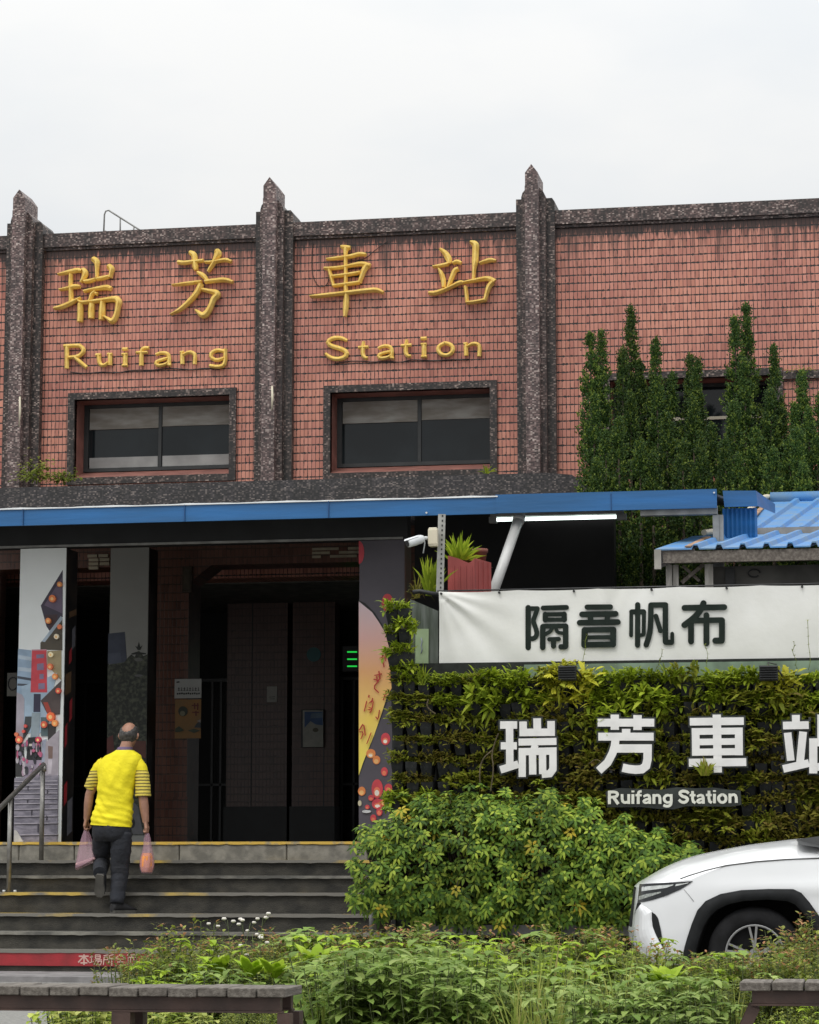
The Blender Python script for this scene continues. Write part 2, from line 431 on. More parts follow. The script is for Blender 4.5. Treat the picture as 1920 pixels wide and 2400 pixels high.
M_CREAM = mat('cream_plastic', (.66, .60, .46), .45, .06, 5)
M_TUBE = bpy.data.materials.new('lit_fluorescent_tube'); M_TUBE.use_nodes = True
_b = M_TUBE.node_tree.nodes['Principled BSDF']; _b.inputs['Emission Color'].default_value = (.86, 1, .95, 1); _b.inputs['Emission Strength'].default_value = 3.0
M_LED = bpy.data.materials.new('green_led'); M_LED.use_nodes = True
_b = M_LED.node_tree.nodes['Principled BSDF']; _b.inputs['Base Color'].default_value = (0, .02, 0, 1); _b.inputs['Emission Color'].default_value = (.02, .75, .08, 1); _b.inputs['Emission Strength'].default_value = .8
PAL = {}
def ink(c, rough=.55):
    k = tuple(c)
    if k not in PAL: PAL[k] = mat('print_ink', c, rough, .12, 9)
    return PAL[k]

# ================================================================== GROUND
FY = 30.0
def sheet(name, x0, x1, y0, y1, z, m, kind='structure'):
    b = MB(); b.add([(x0, y0, z), (x1, y0, z), (x1, y1, z), (x0, y1, z)], [(0, 1, 2, 3)])
    return tag(b.build(name, m), kind=kind)
sheet('ground', -900, 900, -900, 1500, -.03, M_PAVE)
sheet('road', -120, 120, -6, 20.4, 0, M_ASPH)
b = MB(); b.box(-60, 60, 20.4, 21.42, -.02, .045)
tag(b.build('pavement', M_PAVE), kind='structure')
M_BLINE = mat('blue_road_paint', (.16, .30, .52), .7, .2, 12, .2, 90)
p0, p1 = gp(-300, 15.7), gp(200, 15.7)
b = MB(); b.add([(p0.x - 3, p0.y - .16, .004), (p1.x + 3, p0.y - .16, .004), (p1.x + 3, p0.y + .06, .004), (p0.x - 3, p0.y + .06, .004)], [(0, 1, 2, 3)])
tag(b.build('road_marking', M_BLINE), kind='structure')

# ================================================================== STATION BUILDING
XL, XR = AX(-620, FY), AX(2700, FY)
ZC1, ZC0 = AZ(512, FY), AZ(551, FY)            # coping top / bottom
ZLED = AZ(1117, 29.25)
Zb = 4.4
bd = empty('station_building', ((XL + XR) / 2, FY, 0), 'red tiled station building with dark mosaic pilasters and coping', 'building')
wins = []      # openings (x0, x1, z0, z1)
for (xa, xb, yt, yb) in ((174, 538, 932, 1116), (775, 1150, 915, 1105), (1432, 1822, 886, 1092)):
    a, c = at(xa, yb, FY), at(xb, yb, FY); m_ = (xa + xb) / 2
    wins.append((a.x, c.x, AZ(yb, FY, m_), AZ(yt, FY, m_)))
b = MB()
x = XL
for (x0, x1, z0, z1) in wins:
    b.box(x, x0, FY, FY + .5, Zb, ZC0 + .02); b.box(x0, x1, FY, FY + .5, Zb, z0); b.box(x0, x1, FY, FY + .5, z1, ZC0 + .02); x = x1
b.box(x, XR, FY, FY + .5, Zb, ZC0 + .02)
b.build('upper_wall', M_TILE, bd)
b = MB()
b.box(XL, XR, FY - .07, FY + .30, ZC0 + .035, ZC1); b.box(XL, XR, FY - .035, FY + .28, ZC0, ZC0 + .035)
b.build('coping', M_MOS, bd)
b = MB(); b.box(XL, XR, FY + .62, FY + 14, Zb, ZC1 - .25); b.build('roof', M_CONC, bd)
# pilasters: three stepped fins carried through the coping, the middle one gabled
for pc in (-562, 64, 650, 1263):
    xl = at(pc - 48, 900, FY).x; k = .0051
    f = lambda d: xl + d * k
    ps = MB()
    ps.box(f(0), f(92), FY - .11, FY + .36, Zb + .2, ZC1 + .09)
    ps.prism([(f(0), ZC1 + .09), (f(92), ZC1 + .09), (f(92), ZC1 + .10), (f(86), ZC1 + .145), (f(0), ZC1 + .145)], FY - .11, FY + .36)
    ps.build('pilaster', M_MOSD, bd)
    ps = MB()
    ps.box(f(15), f(72), FY - .20, FY + .34, Zb + .2, ZC1 + .146)
    ps.prism([(f(15), ZC1 + .146), (f(72), ZC1 + .146), (f(68), ZC1 + .20), (f(58), ZC1 + .26), (f(28), ZC1 + .26), (f(18), ZC1 + .20)], FY - .20, FY + .34)
    ps.build('pilaster_fin', M_MOS, bd)
    ps = MB()
    ps.box(f(26), f(58), FY - .30, FY + .20, Zb + .2, ZC1 + .26)
    ps.prism([(f(27), ZC1 + .26), (f(57), ZC1 + .26), (f(57), ZC1 + .42), (f(42), ZC1 + .525), (f(27), ZC1 + .42)], FY - .30, FY + .20)
    ps.build('pilaster_finial', M_MOSL, bd)
# pipes of pale sealant down the pilasters
for pc, y0, y1 in ((638, 905, 962), (47, 930, 1000)):
    b = MB(); p = at(pc, y0, FY - .3); q = at(pc, y1, FY - .3)
    b.tube([(p.x, FY - .303, p.z), (p.x + .006, FY - .304, (p.z + q.z) / 2), (p.x - .002, FY - .303, q.z)], [.012, .016, .006], 6)
    b.build('sealant_streak', M_CREAM, bd)
# windows
for wi, (x0, x1, z0, z1) in enumerate(wins):
    fr = MB(); t = .085; d0, d1 = FY - .045, FY + .06
    fr.box(x0 - t, x1 + t, d0, d1, z1, z1 + t); fr.box(x0 - t, x1 + t, d0, d1, z0 - t, z0)
    fr.box(x0 - t, x0, d0, d1, z0, z1); fr.box(x1, x1 + t, d0, d1, z0, z1)
    wf = fr.build('window_surround', M_MOSD, bd)
    rv = MB(); dp = FY + .40
    zi0 = z0 + .13
    rv.add([(x0 + .001, d1, z0), (x0 + .001, dp, z0), (x0 + .001, dp, z1), (x0 + .001, d1, z1)], [(0, 1, 2, 3)])
    rv.add([(x1 - .001, d1, z0), (x1 - .001, dp, z0), (x1 - .001, dp, z1), (x1 - .001, d1, z1)], [(0, 1, 2, 3)])
    rv.add([(x0, d1, z1 - .001), (x1, d1, z1 - .001), (x1, dp, z1 - .001), (x0, dp, z1 - .001)], [(0, 1, 2, 3)])
    rv.add([(x0, d0 + .02, z0 + .002), (x1, d0 + .02, z0 + .002), (x1, dp, zi0), (x0, dp, zi0)], [(0, 1, 2, 3)])
    rv.build('window_reveal', M_PINK, wf)
    wn_ = MB(); a, c = FY + .36, FY + .42; e = .045
    xm = (x0 + x1) / 2 + (.05 if wi else .0)
    wn_.box(x0, x1, a, c, z1 - e, z1); wn_.box(x0, x1, a, c, zi0, zi0 + e)
    wn_.box(x0, x0 + .06, a, c, zi0 + e, z1 - e); wn_.box(x1 - e, x1, a, c, zi0 + e, z1 - e); wn_.box(xm - .02, xm + .02, a - .004, c, zi0 + e, z1 - e)
    wn_.build('window_frame', M_FRAME, bd)
    g = MB(); g.box(x0 + .06, xm - .02, a + .03, a + .036, zi0 + e, z1 - e); g.box(xm + .02, x1 - e, a + .022, a + .028, zi0 + e, z1 - e)
    g.build('window_glass', M_GLASSD, bd)
    H = z1 - zi0 - 2 * e
    bl = MB()
    for (p, q, fr_) in ((x0 + .07, xm - .025, .33), (xm + .025, x1 - .05, .31)):
        bl.box(p, q, a + .012, a + .02, z1 - e - H * fr_, z1 - e - .004)
        bl.box(p, q, a + .006, a + .024, z1 - e - H * fr_ - .018, z1 - e - H * fr_ - .001)
    if wi < 2: bl.build('window_blind', M_BLIND, bd)
    if wi == 0:
        bl = MB()
        for (p, q) in ((x0 + .075, xm - .03), (xm + .03, x1 - .055)): bl.box(p, q, a + .012, a + .02, zi0 + e + .003, zi0 + e + .135)
        bl.build('window_card', M_BLINDB, bd)
    if wi == 2:
        bl = MB(); bl.box(x0 + .07, x1 - .05, a + .006, a + .02, zi0 + H * .58, zi0 + H * .60 + .02); bl.build('window_rail', M_CREAM, bd)
b = MB(); x0 = wins[2][1] + .09; b.box(x0, XR, FY - .06, FY, AZ(880, FY, 1850) - .05, AZ(880, FY, 1850) + .05); b.build('string_course', M_MOSD, bd)
# ledge over the entrance
b = MB(); xr = at(1340, 1110, 29.25).x
b.prism([(XL, ZLED - .75), (xr + .25, ZLED - .75), (xr + .25, ZLED - .28), (xr + .17, ZLED - .15), (xr, ZLED - .03), (xr - .3, ZLED), (XL, ZLED)], 29.25, FY - .001)
b.build('ledge', M_LEDGE, bd)
# ground floor: arcade of brown tiled piers, dark hall behind
ZF = 1.166
AY = 28.2
HY = 33.0
b = MB()
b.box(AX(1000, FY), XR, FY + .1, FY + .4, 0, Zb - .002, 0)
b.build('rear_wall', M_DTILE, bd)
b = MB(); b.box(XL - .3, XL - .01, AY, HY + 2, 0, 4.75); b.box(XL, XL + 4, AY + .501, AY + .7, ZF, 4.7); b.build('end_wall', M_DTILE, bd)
b = MB(); b.box(at(972, 1500, 27.1).x, at(1440, 1300, 27.1).x, 27.1, 27.3, 0, 4.74); b.build('added_dark_wall', M_DARKROOM, bd)  # dark wall added to keep the space under the canopy black
b = MB()
zs1 = AZ(1322, AY, 600); zs0 = AZ(1365, AY, 435)
pa, pb = AX(355, AY, 1600), AX(441, AY, 1600)
pc_, pd = AX(905, AY, 1600), AX(985, AY, 1600)
pe, pf = AX(-210, AY, 1600), AX(-120, AY, 1600)
b.prism([(XL, 4.75), (XL, zs1), (pe - .25, zs1), (pe, zs0), (pe, ZF), (pf, ZF), (pf, zs0), (pf + .25, zs1), (pa - .25, zs1), (pa, zs0), (pa, ZF), (pb, ZF), (pb, zs0), (pb + .26, zs1),
         (pc_ - .25, zs1), (pc_, zs0), (pc_, ZF), (pd, ZF), (pd, 4.75)], AY, AY + .5)
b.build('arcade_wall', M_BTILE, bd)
zp = AZ(1868, AY, 400)
for q, r in ((pa, pb), (pc_, pd), (pe, pf)):
    b = MB(); b.box(q - .05, r + .02, AY - .05, AY - .001, ZF, zp); b.build('pier_plinth', M_BTILE, bd)
for (xa, xb) in ((536, 676), (688, 786)):
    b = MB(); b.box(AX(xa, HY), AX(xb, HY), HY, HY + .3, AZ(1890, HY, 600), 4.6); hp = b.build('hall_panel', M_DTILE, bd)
    b = MB(); b.box(AX(xa - 4, HY), AX(xb + 2, HY), HY - .03, HY + .3, ZF, AZ(1890, HY, 600) - .002); b.build('skirting', M_BLACK, hp)
    b = MB(); xm = AX(xa + (58 if xa < 600 else 74), HY); b.box(xm - .006, xm + .006, HY - .004, HY, AZ(1890, HY, 600), 4.55); b.build('seam', M_BLACK, hp)
b = MB(); b.box(XL, AX(1000, AY), 23.45, HY + 2, ZF - .3, ZF); b.build('hall_floor', mat('dark_floor_tile', (.022, .021, .02), .35, .2, 6), bd)
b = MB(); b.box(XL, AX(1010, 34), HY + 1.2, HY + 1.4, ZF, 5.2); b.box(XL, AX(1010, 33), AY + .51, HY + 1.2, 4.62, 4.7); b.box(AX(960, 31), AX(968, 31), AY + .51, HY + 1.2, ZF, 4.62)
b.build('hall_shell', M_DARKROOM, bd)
bd_cream = mat('lit_transom_and_tile', (.36, .31, .22), .6, .15, 6)
b = MB()
for r in range(4):
    for c in range(3):
        if (r, c) in ((0, 2), (3, 1), (3, 2)): continue
        xa = AX(182 + c * 26 + (3 if r else 0), AY - .4, 1300); za = AZ(1290 + r * 9.5, AY - .4, 215)
        b.box(xa, xa + .115, AY - .03, AY - .002, za - .034, za)
for r in range(3):  # right group: light on the wall tiles, painted cream like the panes
    for c in range(6):
        if (r + c) % 4 == 3: continue
        xa = AX(728 + c * 21, AY - .1, 1295); za = AZ(1281 + r * 9, AY - .1, 780)
        b.box(xa, xa + .10, AY - .02, AY - .002, za - .028, za)
b.build('transom_and_lit_tile', bd_cream, bd)
b = MB()          # glass doors glimpsed in the hall
for px in (170, 205, 500, 520, 800, 828):
    b.box(AX(px, HY + .5), AX(px, HY + .5) + .03, HY + .5, HY + .53, ZF, 3.4)
b.box(AX(160, HY + .5), AX(840, HY + .5), HY + .5, HY + .53, 3.4, 3.44); b.box(AX(160, HY + .5), AX(840, HY + .5), HY + .5, HY + .53, 2.0, 2.03)
b.build('glass_door', M_FRAME, bd)
# roof ladder rail on top
lr = MB(); P = lambda x, y: at(x, y, FY + .8)
lr.tube([P(243, 552), P(245, 503), P(248, 495), P(255, 493), P(331, 541), P(340, 549)], .011, 6)
lr.tube([P(282, 552), P(282, 510)], .010, 6); lr.tube([P(313, 552), P(314, 531)], .010, 6); lr.tube([P(243, 540), P(256, 545)], .009, 6)
tag(lr.build('roof_ladder_rail', M_GREYM), 'thin bent steel ladder rail sticking up behind the left part of the parapet', 'rail')

# ------------------------------------------------------------------ gold lettering
G = [((115, 580), '瑞', 'leftmost big gold character %s on the left red panel', [
  [(200, 555, 35), (330, 525, 60), (500, 490, 80), (600, 465, 80), (675, 490, 60)], [(455, 550, 60), (450, 700, 70), (450, 850, 70), (465, 1000, 80), (455, 1120, 70)],
  [(230, 865, 40), (400, 835, 60), (540, 795, 90), (655, 805, 50)], [(120, 1240, 50), (250, 1220, 80), (420, 1150, 80), (520, 1100, 70), (660, 1030, 45)],
  [(700, 450, 70), (755, 520, 110), (720, 620, 80), (660, 720, 40)], [(730, 700, 60), (850, 690, 70), (960, 650, 50)], [(980, 650, 60), (1100, 630, 70), (1230, 600, 60)],
  [(905, 240, 90), (985, 290, 110), (985, 400, 60), (985, 620, 50)], [(1220, 385, 90), (1285, 440, 110), (1275, 520, 60), (1250, 620, 60)],
  [(725, 900, 50), (900, 860, 60), (1100, 825, 75), (1200, 815, 90), (1280, 850, 70)], [(960, 900, 60), (880, 960, 70), (860, 1050, 60), (830, 1110, 50)], [(960, 940, 50), (1000, 955, 60)],
  [(610, 1090, 50), (680, 1130, 60), (850, 1110, 70), (1100, 1080, 70), (1300, 1050, 90), (1400, 1060, 110)],
  [(1370, 1040, 110), (1430, 1110, 120), (1410, 1200, 80), (1390, 1330, 80), (1350, 1450, 90), (1290, 1510, 100), (1220, 1460, 60), (1140, 1410, 40)],
  [(650, 1150, 90), (650, 1350, 100), (640, 1520, 90)], [(880, 1150, 90), (870, 1300, 110), (870, 1450, 90)], [(1100, 1110, 80), (1090, 1300, 110), (1080, 1480, 90)]]),
 ((385, 570), '芳', 'big gold character %s with two crosses on top, left of the second pilaster', [
  [(290, 395, 70), (420, 410, 70), (560, 385, 60), (700, 375, 60), (810, 360, 60)], [(530, 195, 70), (620, 240, 110), (635, 380, 80), (640, 480, 110), (660, 560, 60)],
  [(840, 395, 40), (1000, 395, 60), (1150, 360, 60), (1270, 345, 70), (1380, 390, 50)], [(1070, 150, 80), (1110, 220, 140), (1060, 310, 90), (1000, 430, 70), (930, 540, 60), (900, 590, 30)],
  [(690, 600, 50), (800, 660, 90), (870, 740, 70), (880, 790, 40)], [(180, 860, 30), (400, 835, 60), (600, 810, 60), (780, 790, 60)], [(840, 790, 70), (1000, 770, 70), (1250, 745, 80), (1410, 800, 50)],
  [(760, 830, 100), (720, 930, 100), (640, 1060, 90), (500, 1210, 85), (330, 1360, 70), (145, 1455, 20)],
  [(790, 950, 60), (950, 985, 70), (1070, 1010, 110), (1090, 1060, 120), (1010, 1130, 100), (970, 1250, 90), (910, 1380, 100), (830, 1470, 120), (760, 1460, 90), (700, 1400, 60), (655, 1370, 40)]]),
 ((715, 560), '車', 'big gold character %s with a barred box, right of the second pilaster', [
  [(740, 165, 50), (830, 190, 100), (930, 190, 60)], [(835, 200, 110), (830, 280, 60), (830, 500, 60), (835, 800, 60), (830, 1000, 70), (850, 1150, 80), (840, 1300, 100), (830, 1450, 90), (815, 1580, 50)],
  [(445, 420, 35), (650, 400, 60), (820, 380, 60), (950, 360, 70), (1130, 310, 70), (1250, 330, 50)], [(400, 605, 50), (520, 610, 60), (800, 580, 60), (950, 545, 60), (1170, 505, 80), (1330, 560, 80)],
  [(500, 630, 60), (540, 780, 60), (590, 960, 50)], [(1260, 540, 120), (1200, 640, 90), (1150, 780, 70), (1110, 900, 60)], [(560, 770, 50), (820, 740, 60), (1130, 690, 60)],
  [(580, 960, 50), (820, 930, 60), (1110, 890, 60)], [(115, 1170, 35), (250, 1170, 70), (600, 1130, 70), (900, 1095, 70), (1300, 1050, 80), (1470, 1040, 80), (1600, 1100, 50)]]),
 ((990, 550), '站', 'rightmost big gold character %s, ending in an open square', [
  [(370, 300, 50), (480, 390, 100), (540, 490, 120), (560, 600, 60)], [(220, 660, 40), (380, 640, 70), (540, 600, 60)], [(620, 590, 50), (710, 550, 80), (800, 590, 50)],
  [(340, 700, 40), (400, 800, 80), (440, 950, 90), (440, 1080, 60)], [(740, 700, 80), (660, 730, 80), (610, 860, 80), (560, 1000, 70), (520, 1100, 50)],
  [(140, 1190, 60), (260, 1200, 80), (450, 1130, 70), (600, 1060, 60), (780, 970, 80), (850, 990, 50)], [(980, 160, 50), (1080, 200, 130), (1090, 280, 110), (1080, 450, 110), (1075, 560, 110), (1055, 700, 60), (1040, 950, 50)],
  [(1165, 590, 45), (1300, 545, 70), (1400, 520, 70), (1500, 545, 45)], [(850, 980, 50), (1000, 950, 60), (1200, 910, 70), (1350, 890, 80), (1470, 970, 110)], [(880, 1060, 60), (900, 1200, 60), (915, 1380, 60)],
  [(1430, 970, 90), (1350, 1060, 90), (1310, 1200, 70), (1270, 1350, 60)], [(900, 1390, 50), (1100, 1370, 60), (1290, 1330, 60)]])]
for org, ch, lab, data in G:
    b = MB(); strokes(b, data, org, 8.625, FY - .03, .075, GOLDP, it=2, grow=8, step=.0015, wmul=1.06)
    tag(b.build('gold_character', M_GOLD), lab % ch, 'sign letter', 'gold lettering on the facade')
GL = {  # latin letters as strokes in the enlargement, scale 4.012
 'R': ((130, 780), [[(112, 125), (112, 340), 34], [(85, 128), (240, 122), 30], [(225, 120, 30), (270, 150, 34), (265, 190, 34), (220, 225, 28), (130, 236, 26)], [(190, 235, 26), (240, 280, 34), (300, 330, 30)]]),
 'u': ((130, 780), [[(385, 212), (432, 212), 26], [(412, 205, 34), (414, 270, 32), (432, 308, 30), (470, 308, 28), (502, 280, 22)], [(518, 205), (518, 308), 32], [(496, 205), (540, 205), 22]]),
 'i': ((130, 780), [[(635, 158), (685, 155), 26], [(660, 200), (660, 312), 36], [(632, 206), (682, 204), 22], [(634, 312), (684, 310), 20]]),
 'f': ((130, 780), [[(885, 146, 26), (840, 144, 28), (815, 165, 30), (812, 210, 34), (812, 312, 34)], [(765, 190), (872, 186), 22]]),
 'a': ((130, 780), [[(950, 208, 24), (1000, 190, 26), (1055, 196, 30), (1072, 225, 32), (1072, 305, 30)], [(1065, 240, 22), (990, 258, 26), (945, 285, 30), (970, 314, 28), (1040, 300, 24), (1070, 275, 20)], [(1062, 302), (1092, 308), 22]]),
 'n': ((130, 780), [[(1195, 180), (1198, 298), 32], [(1180, 188), (1212, 184), 22], [(1205, 210, 22), (1260, 182, 28), (1310, 196, 30), (1318, 230, 30), (1314, 300, 30)]]),
 'g': ((130, 780), [[(1600, 155), (1602, 265), 30], [(1600, 180, 24), (1530, 162, 28), (1470, 190, 30), (1465, 235, 30), (1520, 265, 28), (1592, 240, 24)], [(1602, 250, 30), (1590, 310, 32), (1530, 325, 30), (1455, 312, 28)]]),
 'S': ((740, 770), [[(300, 118, 24), (250, 92, 32), (170, 90, 34), (115, 125, 36), (140, 165, 36), (240, 192, 38), (300, 225, 38), (280, 275, 36), (200, 292, 34), (140, 275, 32), (95, 240, 26)]]),
 't': ((740, 770), [[(455, 125, 22), (446, 180, 34), (446, 250, 34), (470, 282, 28), (495, 278, 22)], [(405, 182), (500, 176), 24]]),
 'a ': ((740, 770), [[(592, 190, 24), (640, 166, 26), (700, 170, 30), (720, 205, 32), (716, 280, 30)], [(715, 218, 22), (640, 232, 26), (592, 255, 30), (610, 285, 28), (680, 275, 24), (716, 250, 20)], [(706, 278), (740, 282), 22]]),
 't ': ((740, 770), [[(860, 108, 22), (852, 165, 34), (850, 235, 34), (872, 265, 28), (900, 260, 22)], [(806, 166), (905, 158), 24]]),
 'i ': ((740, 770), [[(992, 98), (1048, 95), 28], [(1022, 150), (1022, 270), 38], [(994, 152), (1046, 150), 22], [(996, 270), (1050, 268), 20]]),
 'o': ((740, 770), [[(1220, 138, 28), (1165, 165, 32), (1152, 205, 34), (1180, 245, 32), (1230, 258, 28), (1280, 235, 32), (1298, 190, 34), (1270, 150, 32), (1215, 138, 28)]]),
 'n ': ((740, 770), [[(1415, 140), (1418, 260), 34], [(1396, 148), (1432, 144), 22], [(1428, 170, 22), (1480, 142, 28), (1535, 152, 30), (1545, 185, 30), (1540, 265, 30)]])}
nth = {'a': 'first', 'a ': 'second'}
for ch, (org, data) in GL.items():
    word = 'Ruifang' if org[0] == 130 else 'Station'
    b = MB(); strokes(b, data, org, 4.012, FY - .03, .05, GOLDP, it=1, grow=4, step=.0015)
    tag(b.build('gold_letter', M_GOLD), 'raised gold %s letter %s of the word %s above the window' % ('capital' if ch.strip().isupper() else 'small', ch.strip(), word) if not (word == 'Station' and ch.strip() == 't') else
        'raised gold small letter t of Station, the %s of its two' % ('left' if ch == 't' else 'right'), 'sign letter', 'gold lettering on the facade')
# loose cables along the lettering
def cable(pts, Y, r, lab, m=M_DSTEEL, it=2):
    b = MB(); b.tube([at(x, y, Y - .012 - .01 * (i % 2)) for i, (x, y) in enumerate(chaikin(pts, it))], r, 5)
    return tag(b.build('cable', m), lab, 'cable')
cable([(165, 872), (200, 876), (240, 871), (275, 875), (310, 867), (360, 868), (400, 862), (450, 868), (480, 862), (515, 866)], FY, .007, 'dark sagging cable under the gold letters of Ruifang')
cable([(785, 852), (830, 845), (870, 849), (910, 846), (940, 850), (965, 842), (1010, 846), (1060, 843), (1100, 842)], FY, .007, 'grey loose cable under the gold letters of Station')
cable([(733, 570), (731, 600), (731, 640), (742, 668), (757, 674), (768, 665), (771, 655)], FY, .005, 'thin dark cable looping left of the gold 車')
cable([(908, 566), (890, 578), (872, 592), (858, 606), (838, 610)], FY, .005, 'thin dark cable slanting down to the gold 車')
# plants rooted on the ledge are built with the other plants

# ================================================================== CANOPY
CY = 22.4
zt, zb = AZ(1166, CY), AZ(1209, CY)
xc0, xc1 = AX(-600, CY), at(1680, 1165, CY).x
xj = at(1167, 1165, CY).x
cn = empty('entrance_canopy', ((xc0 + xc1) / 2, CY, zb), 'long blue sheet metal canopy edge running across the station entrance', 'canopy')
b = MB(); b.box(xc0, xj, CY, CY + .03, zb, zt - .012); b.build('fascia', M_BLUE, cn)
b = MB(); b.box(xj - .02, xc1, CY - .006, CY + .02, zb + .003, zt + .004); b.build('fascia', M_BLUE, cn)
b = MB(); rows = [[], [], [], []]
for i in range(61):
    x = xc0 + (xj - xc0) * i / 60; hh = .007 + .003 * math.sin(i * .9) + .002 * math.sin(i * 2.3)
    for r, (dy, dz) in enumerate(((-.012, -.012), (-.014, hh - .006), (.05, hh), (.05, -.012))): rows[r].append((x, CY + dy, zt - .006 + dz))
b.grid(rows); b.build('fascia_capping', M_WHITEM, cn)
zrear = EYE + (zt - EYE) * 29.2 / CY - .16
b = MB()
xr1 = AX(1285, 29.2)
def slab(x0, x1, y0, z0, y1, z1, t): b.add([(x0, y0, z0), (x1, y0, z0), (x1, y1, z1), (x0, y1, z1), (x0, y0, z0 - t), (x1, y0, z0 - t), (x1, y1, z1 - t), (x0, y1, z1 - t)],
    [(0, 1, 2, 3), (7, 6, 5, 4), (0, 4, 5, 1), (1, 5, 6, 2), (2, 6, 7, 3), (3, 7, 4, 0)])
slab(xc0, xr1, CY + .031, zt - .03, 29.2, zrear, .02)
slab(xr1 + .001, xc1 - .02, CY + .031, zt - .03, 27.0, zt - .03 + (zrear - zt) * .66, .02)  # right part carried deeper to darken the space below
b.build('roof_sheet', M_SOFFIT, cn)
b = MB(); b.box(xc0, at(955, 1250, 23.42).x, 23.42, 23.6, AZ(1271, 23.42, 600), zt + .02); b.build('fascia_beam', M_BLACK, cn)
b = MB(); b.box(xc0, at(945, 1250, 23.42).x, 23.40, 23.419, AZ(1271, 23.42, 600) - .004, AZ(1271, 23.42, 600) + .018); b.build('beam_trim', M_GREYM, cn)
b = MB(); b.box(at(1500, 1200, CY).x, xc1, CY + .035, CY + .12, zb - .045, zb + .03); b.build('purlin', M_GREYM, cn)
b = MB(); xpo = at(1672, 1250, CY + .1).x
b.box(xpo, xpo + .055, CY + .05, CY + .13, AZ(1300, CY, 1680) - .4, zb - .051); b.box(xpo + .056, xpo + .09, CY + .06, CY + .14, AZ(1300, CY, 1680) - .4, zb - .051)
b.box(xpo - .13, xpo + .12, CY - .0, CY + .045, AZ(1301, CY, 1680) - .02, AZ(1301, CY, 1680) + .02)
b.build('post', M_GREYM, cn)
b = MB()
for px, py in ((1674, 1155), (1000, 1202)):
    p = at(px, py, CY - .012); b.tube([(p.x, p.y, p.z), (p.x, p.y - .012, p.z)], .009, 8)
b.build('screw', M_WHITEM, cn)

b = MB()
for pxj in (55, 433, 770, 1432):
    xj_ = at(pxj, 1180, CY).x
    if xj_ < xc1 - .1: b.box(xj_, xj_ + .006, CY - .014, CY + .0, zb + .003, zt - .014)
b.build('sheet_joint', mat('dark_joint_blue', (.012, .07, .20), .5, .2, 6), cn)  # darker blue strips mark the sheet joints
# fluorescent light under the canopy
lt = empty('fluorescent_light', at(1310, 1215, CY + .5), 'lit fluorescent tube fixed under the blue canopy', 'lamp')
LY = CY + .45
p, q = at(1165, 1222, LY), at(1445, 1207, LY); zL = (p.z + q.z) / 2
b = MB(); b.tube([(p.x, LY, zL), (q.x, LY, zL)], .017, 10); b.build('tube', M_TUBE, lt)
b = MB(); b.box(p.x - .06, q.x + .06, LY - .02, LY + .06, zL + .025, zL + .065); b.box(p.x - .07, p.x - .001, LY - .03, LY + .04, zL - .03, zL + .024); b.box(q.x + .001, q.x + .09, LY - .03, LY + .04, zL - .03, zL + .024)
b.build('fitting', M_GREYM, lt)
# slanting rain pipe
b = MB(); A_, B_ = at(1218, 1212, CY + .2), at(1152, 1400, CY - .5)
b.tube([A_ + Vector((0, 0, .08)), A_, A_ + (B_ - A_) * .04], [.052, .052, .05], 14); b.tube([A_ + (B_ - A_) * .03, B_], .046, 14)
b.tube([A_ + (B_ - A_) * .0, A_ + (B_ - A_) * .06], .055, 14)
tag(b.build('drain_pipe', M_PVC), 'pale grey drain pipe slanting down from the blue canopy', 'pipe')

# ================================================================== PRINTED PILLARS
def printed(mb, mats, polys, org, s_, Y, step=.0003):
    for i, (c, pts) in enumerate(polys):
        m = c if not isinstance(c, tuple) else ink(c)
        if m not in mats: mats.append(m)
        P = [at(org[0] + x / s_, org[1] + y / s_, Y) for x, y in pts]
        mb.prism([(p.x, p.z) for p in P], Y - .003 - step * i, Y, mats.index(m))
def ell(cx, cy, rx, ry, n=16): return [(cx + rx * math.cos(2 * math.pi * i / n), cy + ry * math.sin(2 * math.pi * i / n)) for i in range(n)]
PY = 23.4
def pillar(name, xa, xb, Y, ztop, depth, lab, front, side):
    x0, x1 = at(xa, 1600, Y).x, at(xb, 1600, Y).x
    o = empty(name, ((x0 + x1) / 2, Y, ZF), lab, 'pillar', 'posts of the station porch')
    b = MB(); b.box(x0, x1, Y, Y + depth, ZF, ztop); b.build('pillar_core', front, o)
    b = MB(); b.box(x1, x1 + .006, Y + .01, Y + depth, ZF + .002, ztop - .002); b.build('side_print', side, o)
    return o, x0, x1
M_PRSKY = mat('printed_pale_sky', (.82, .85, .85), .5, .06, 1.5, col2=(.74, .77, .76))
M_PRNIGHT = mat('printed_night_sky', (.080, .070, .086), .5, .12, 2.5)
M_PRDARK = mat('printed_dark_street', (.030, .022, .018), .5, .5, 3.5, col2=(.006, .006, .007), lo=.48, hi=.62)
M_PRSTAIR = mat('printed_stone_stairs', (.28, .26, .31), .5, .2, 12, col2=(.15, .14, .175), stretch=(1, 1, 2.5))
M_PRFOL = mat('printed_foliage', (.085, .095, .06), .5, .3, 26, col2=(.010, .014, .008), lo=.45, hi=.66, detail=8)
lan = NT('printed_sky_lantern', .5)
lan.color(lan.mix(lan.math('MULTIPLY', lan.noise(lan.co, 6, 4), .35), lan.ramp(lan.math('DIVIDE', lan.math('SUBTRACT', lan.z, 1.9), 1.75),
    [(0, (.88, .76, .05)), (.25, (.92, .66, .09)), (.48, (.92, .46, .16)), (.66, (.86, .50, .46)), (.86, (.80, .68, .76)), (1, (.86, .26, .15))]), (.88, .55, .4)))
zpt = AZ(1276, PY, 500)
o, x0, x1 = pillar('printed_pillar', 42, 150, PY, zpt, .34, 'porch pillar printed with a stone stair street and lanterns, behind the handrail', M_PRSKY, M_PRDARK)
S1 = 5.675
rr = random.Random(4)
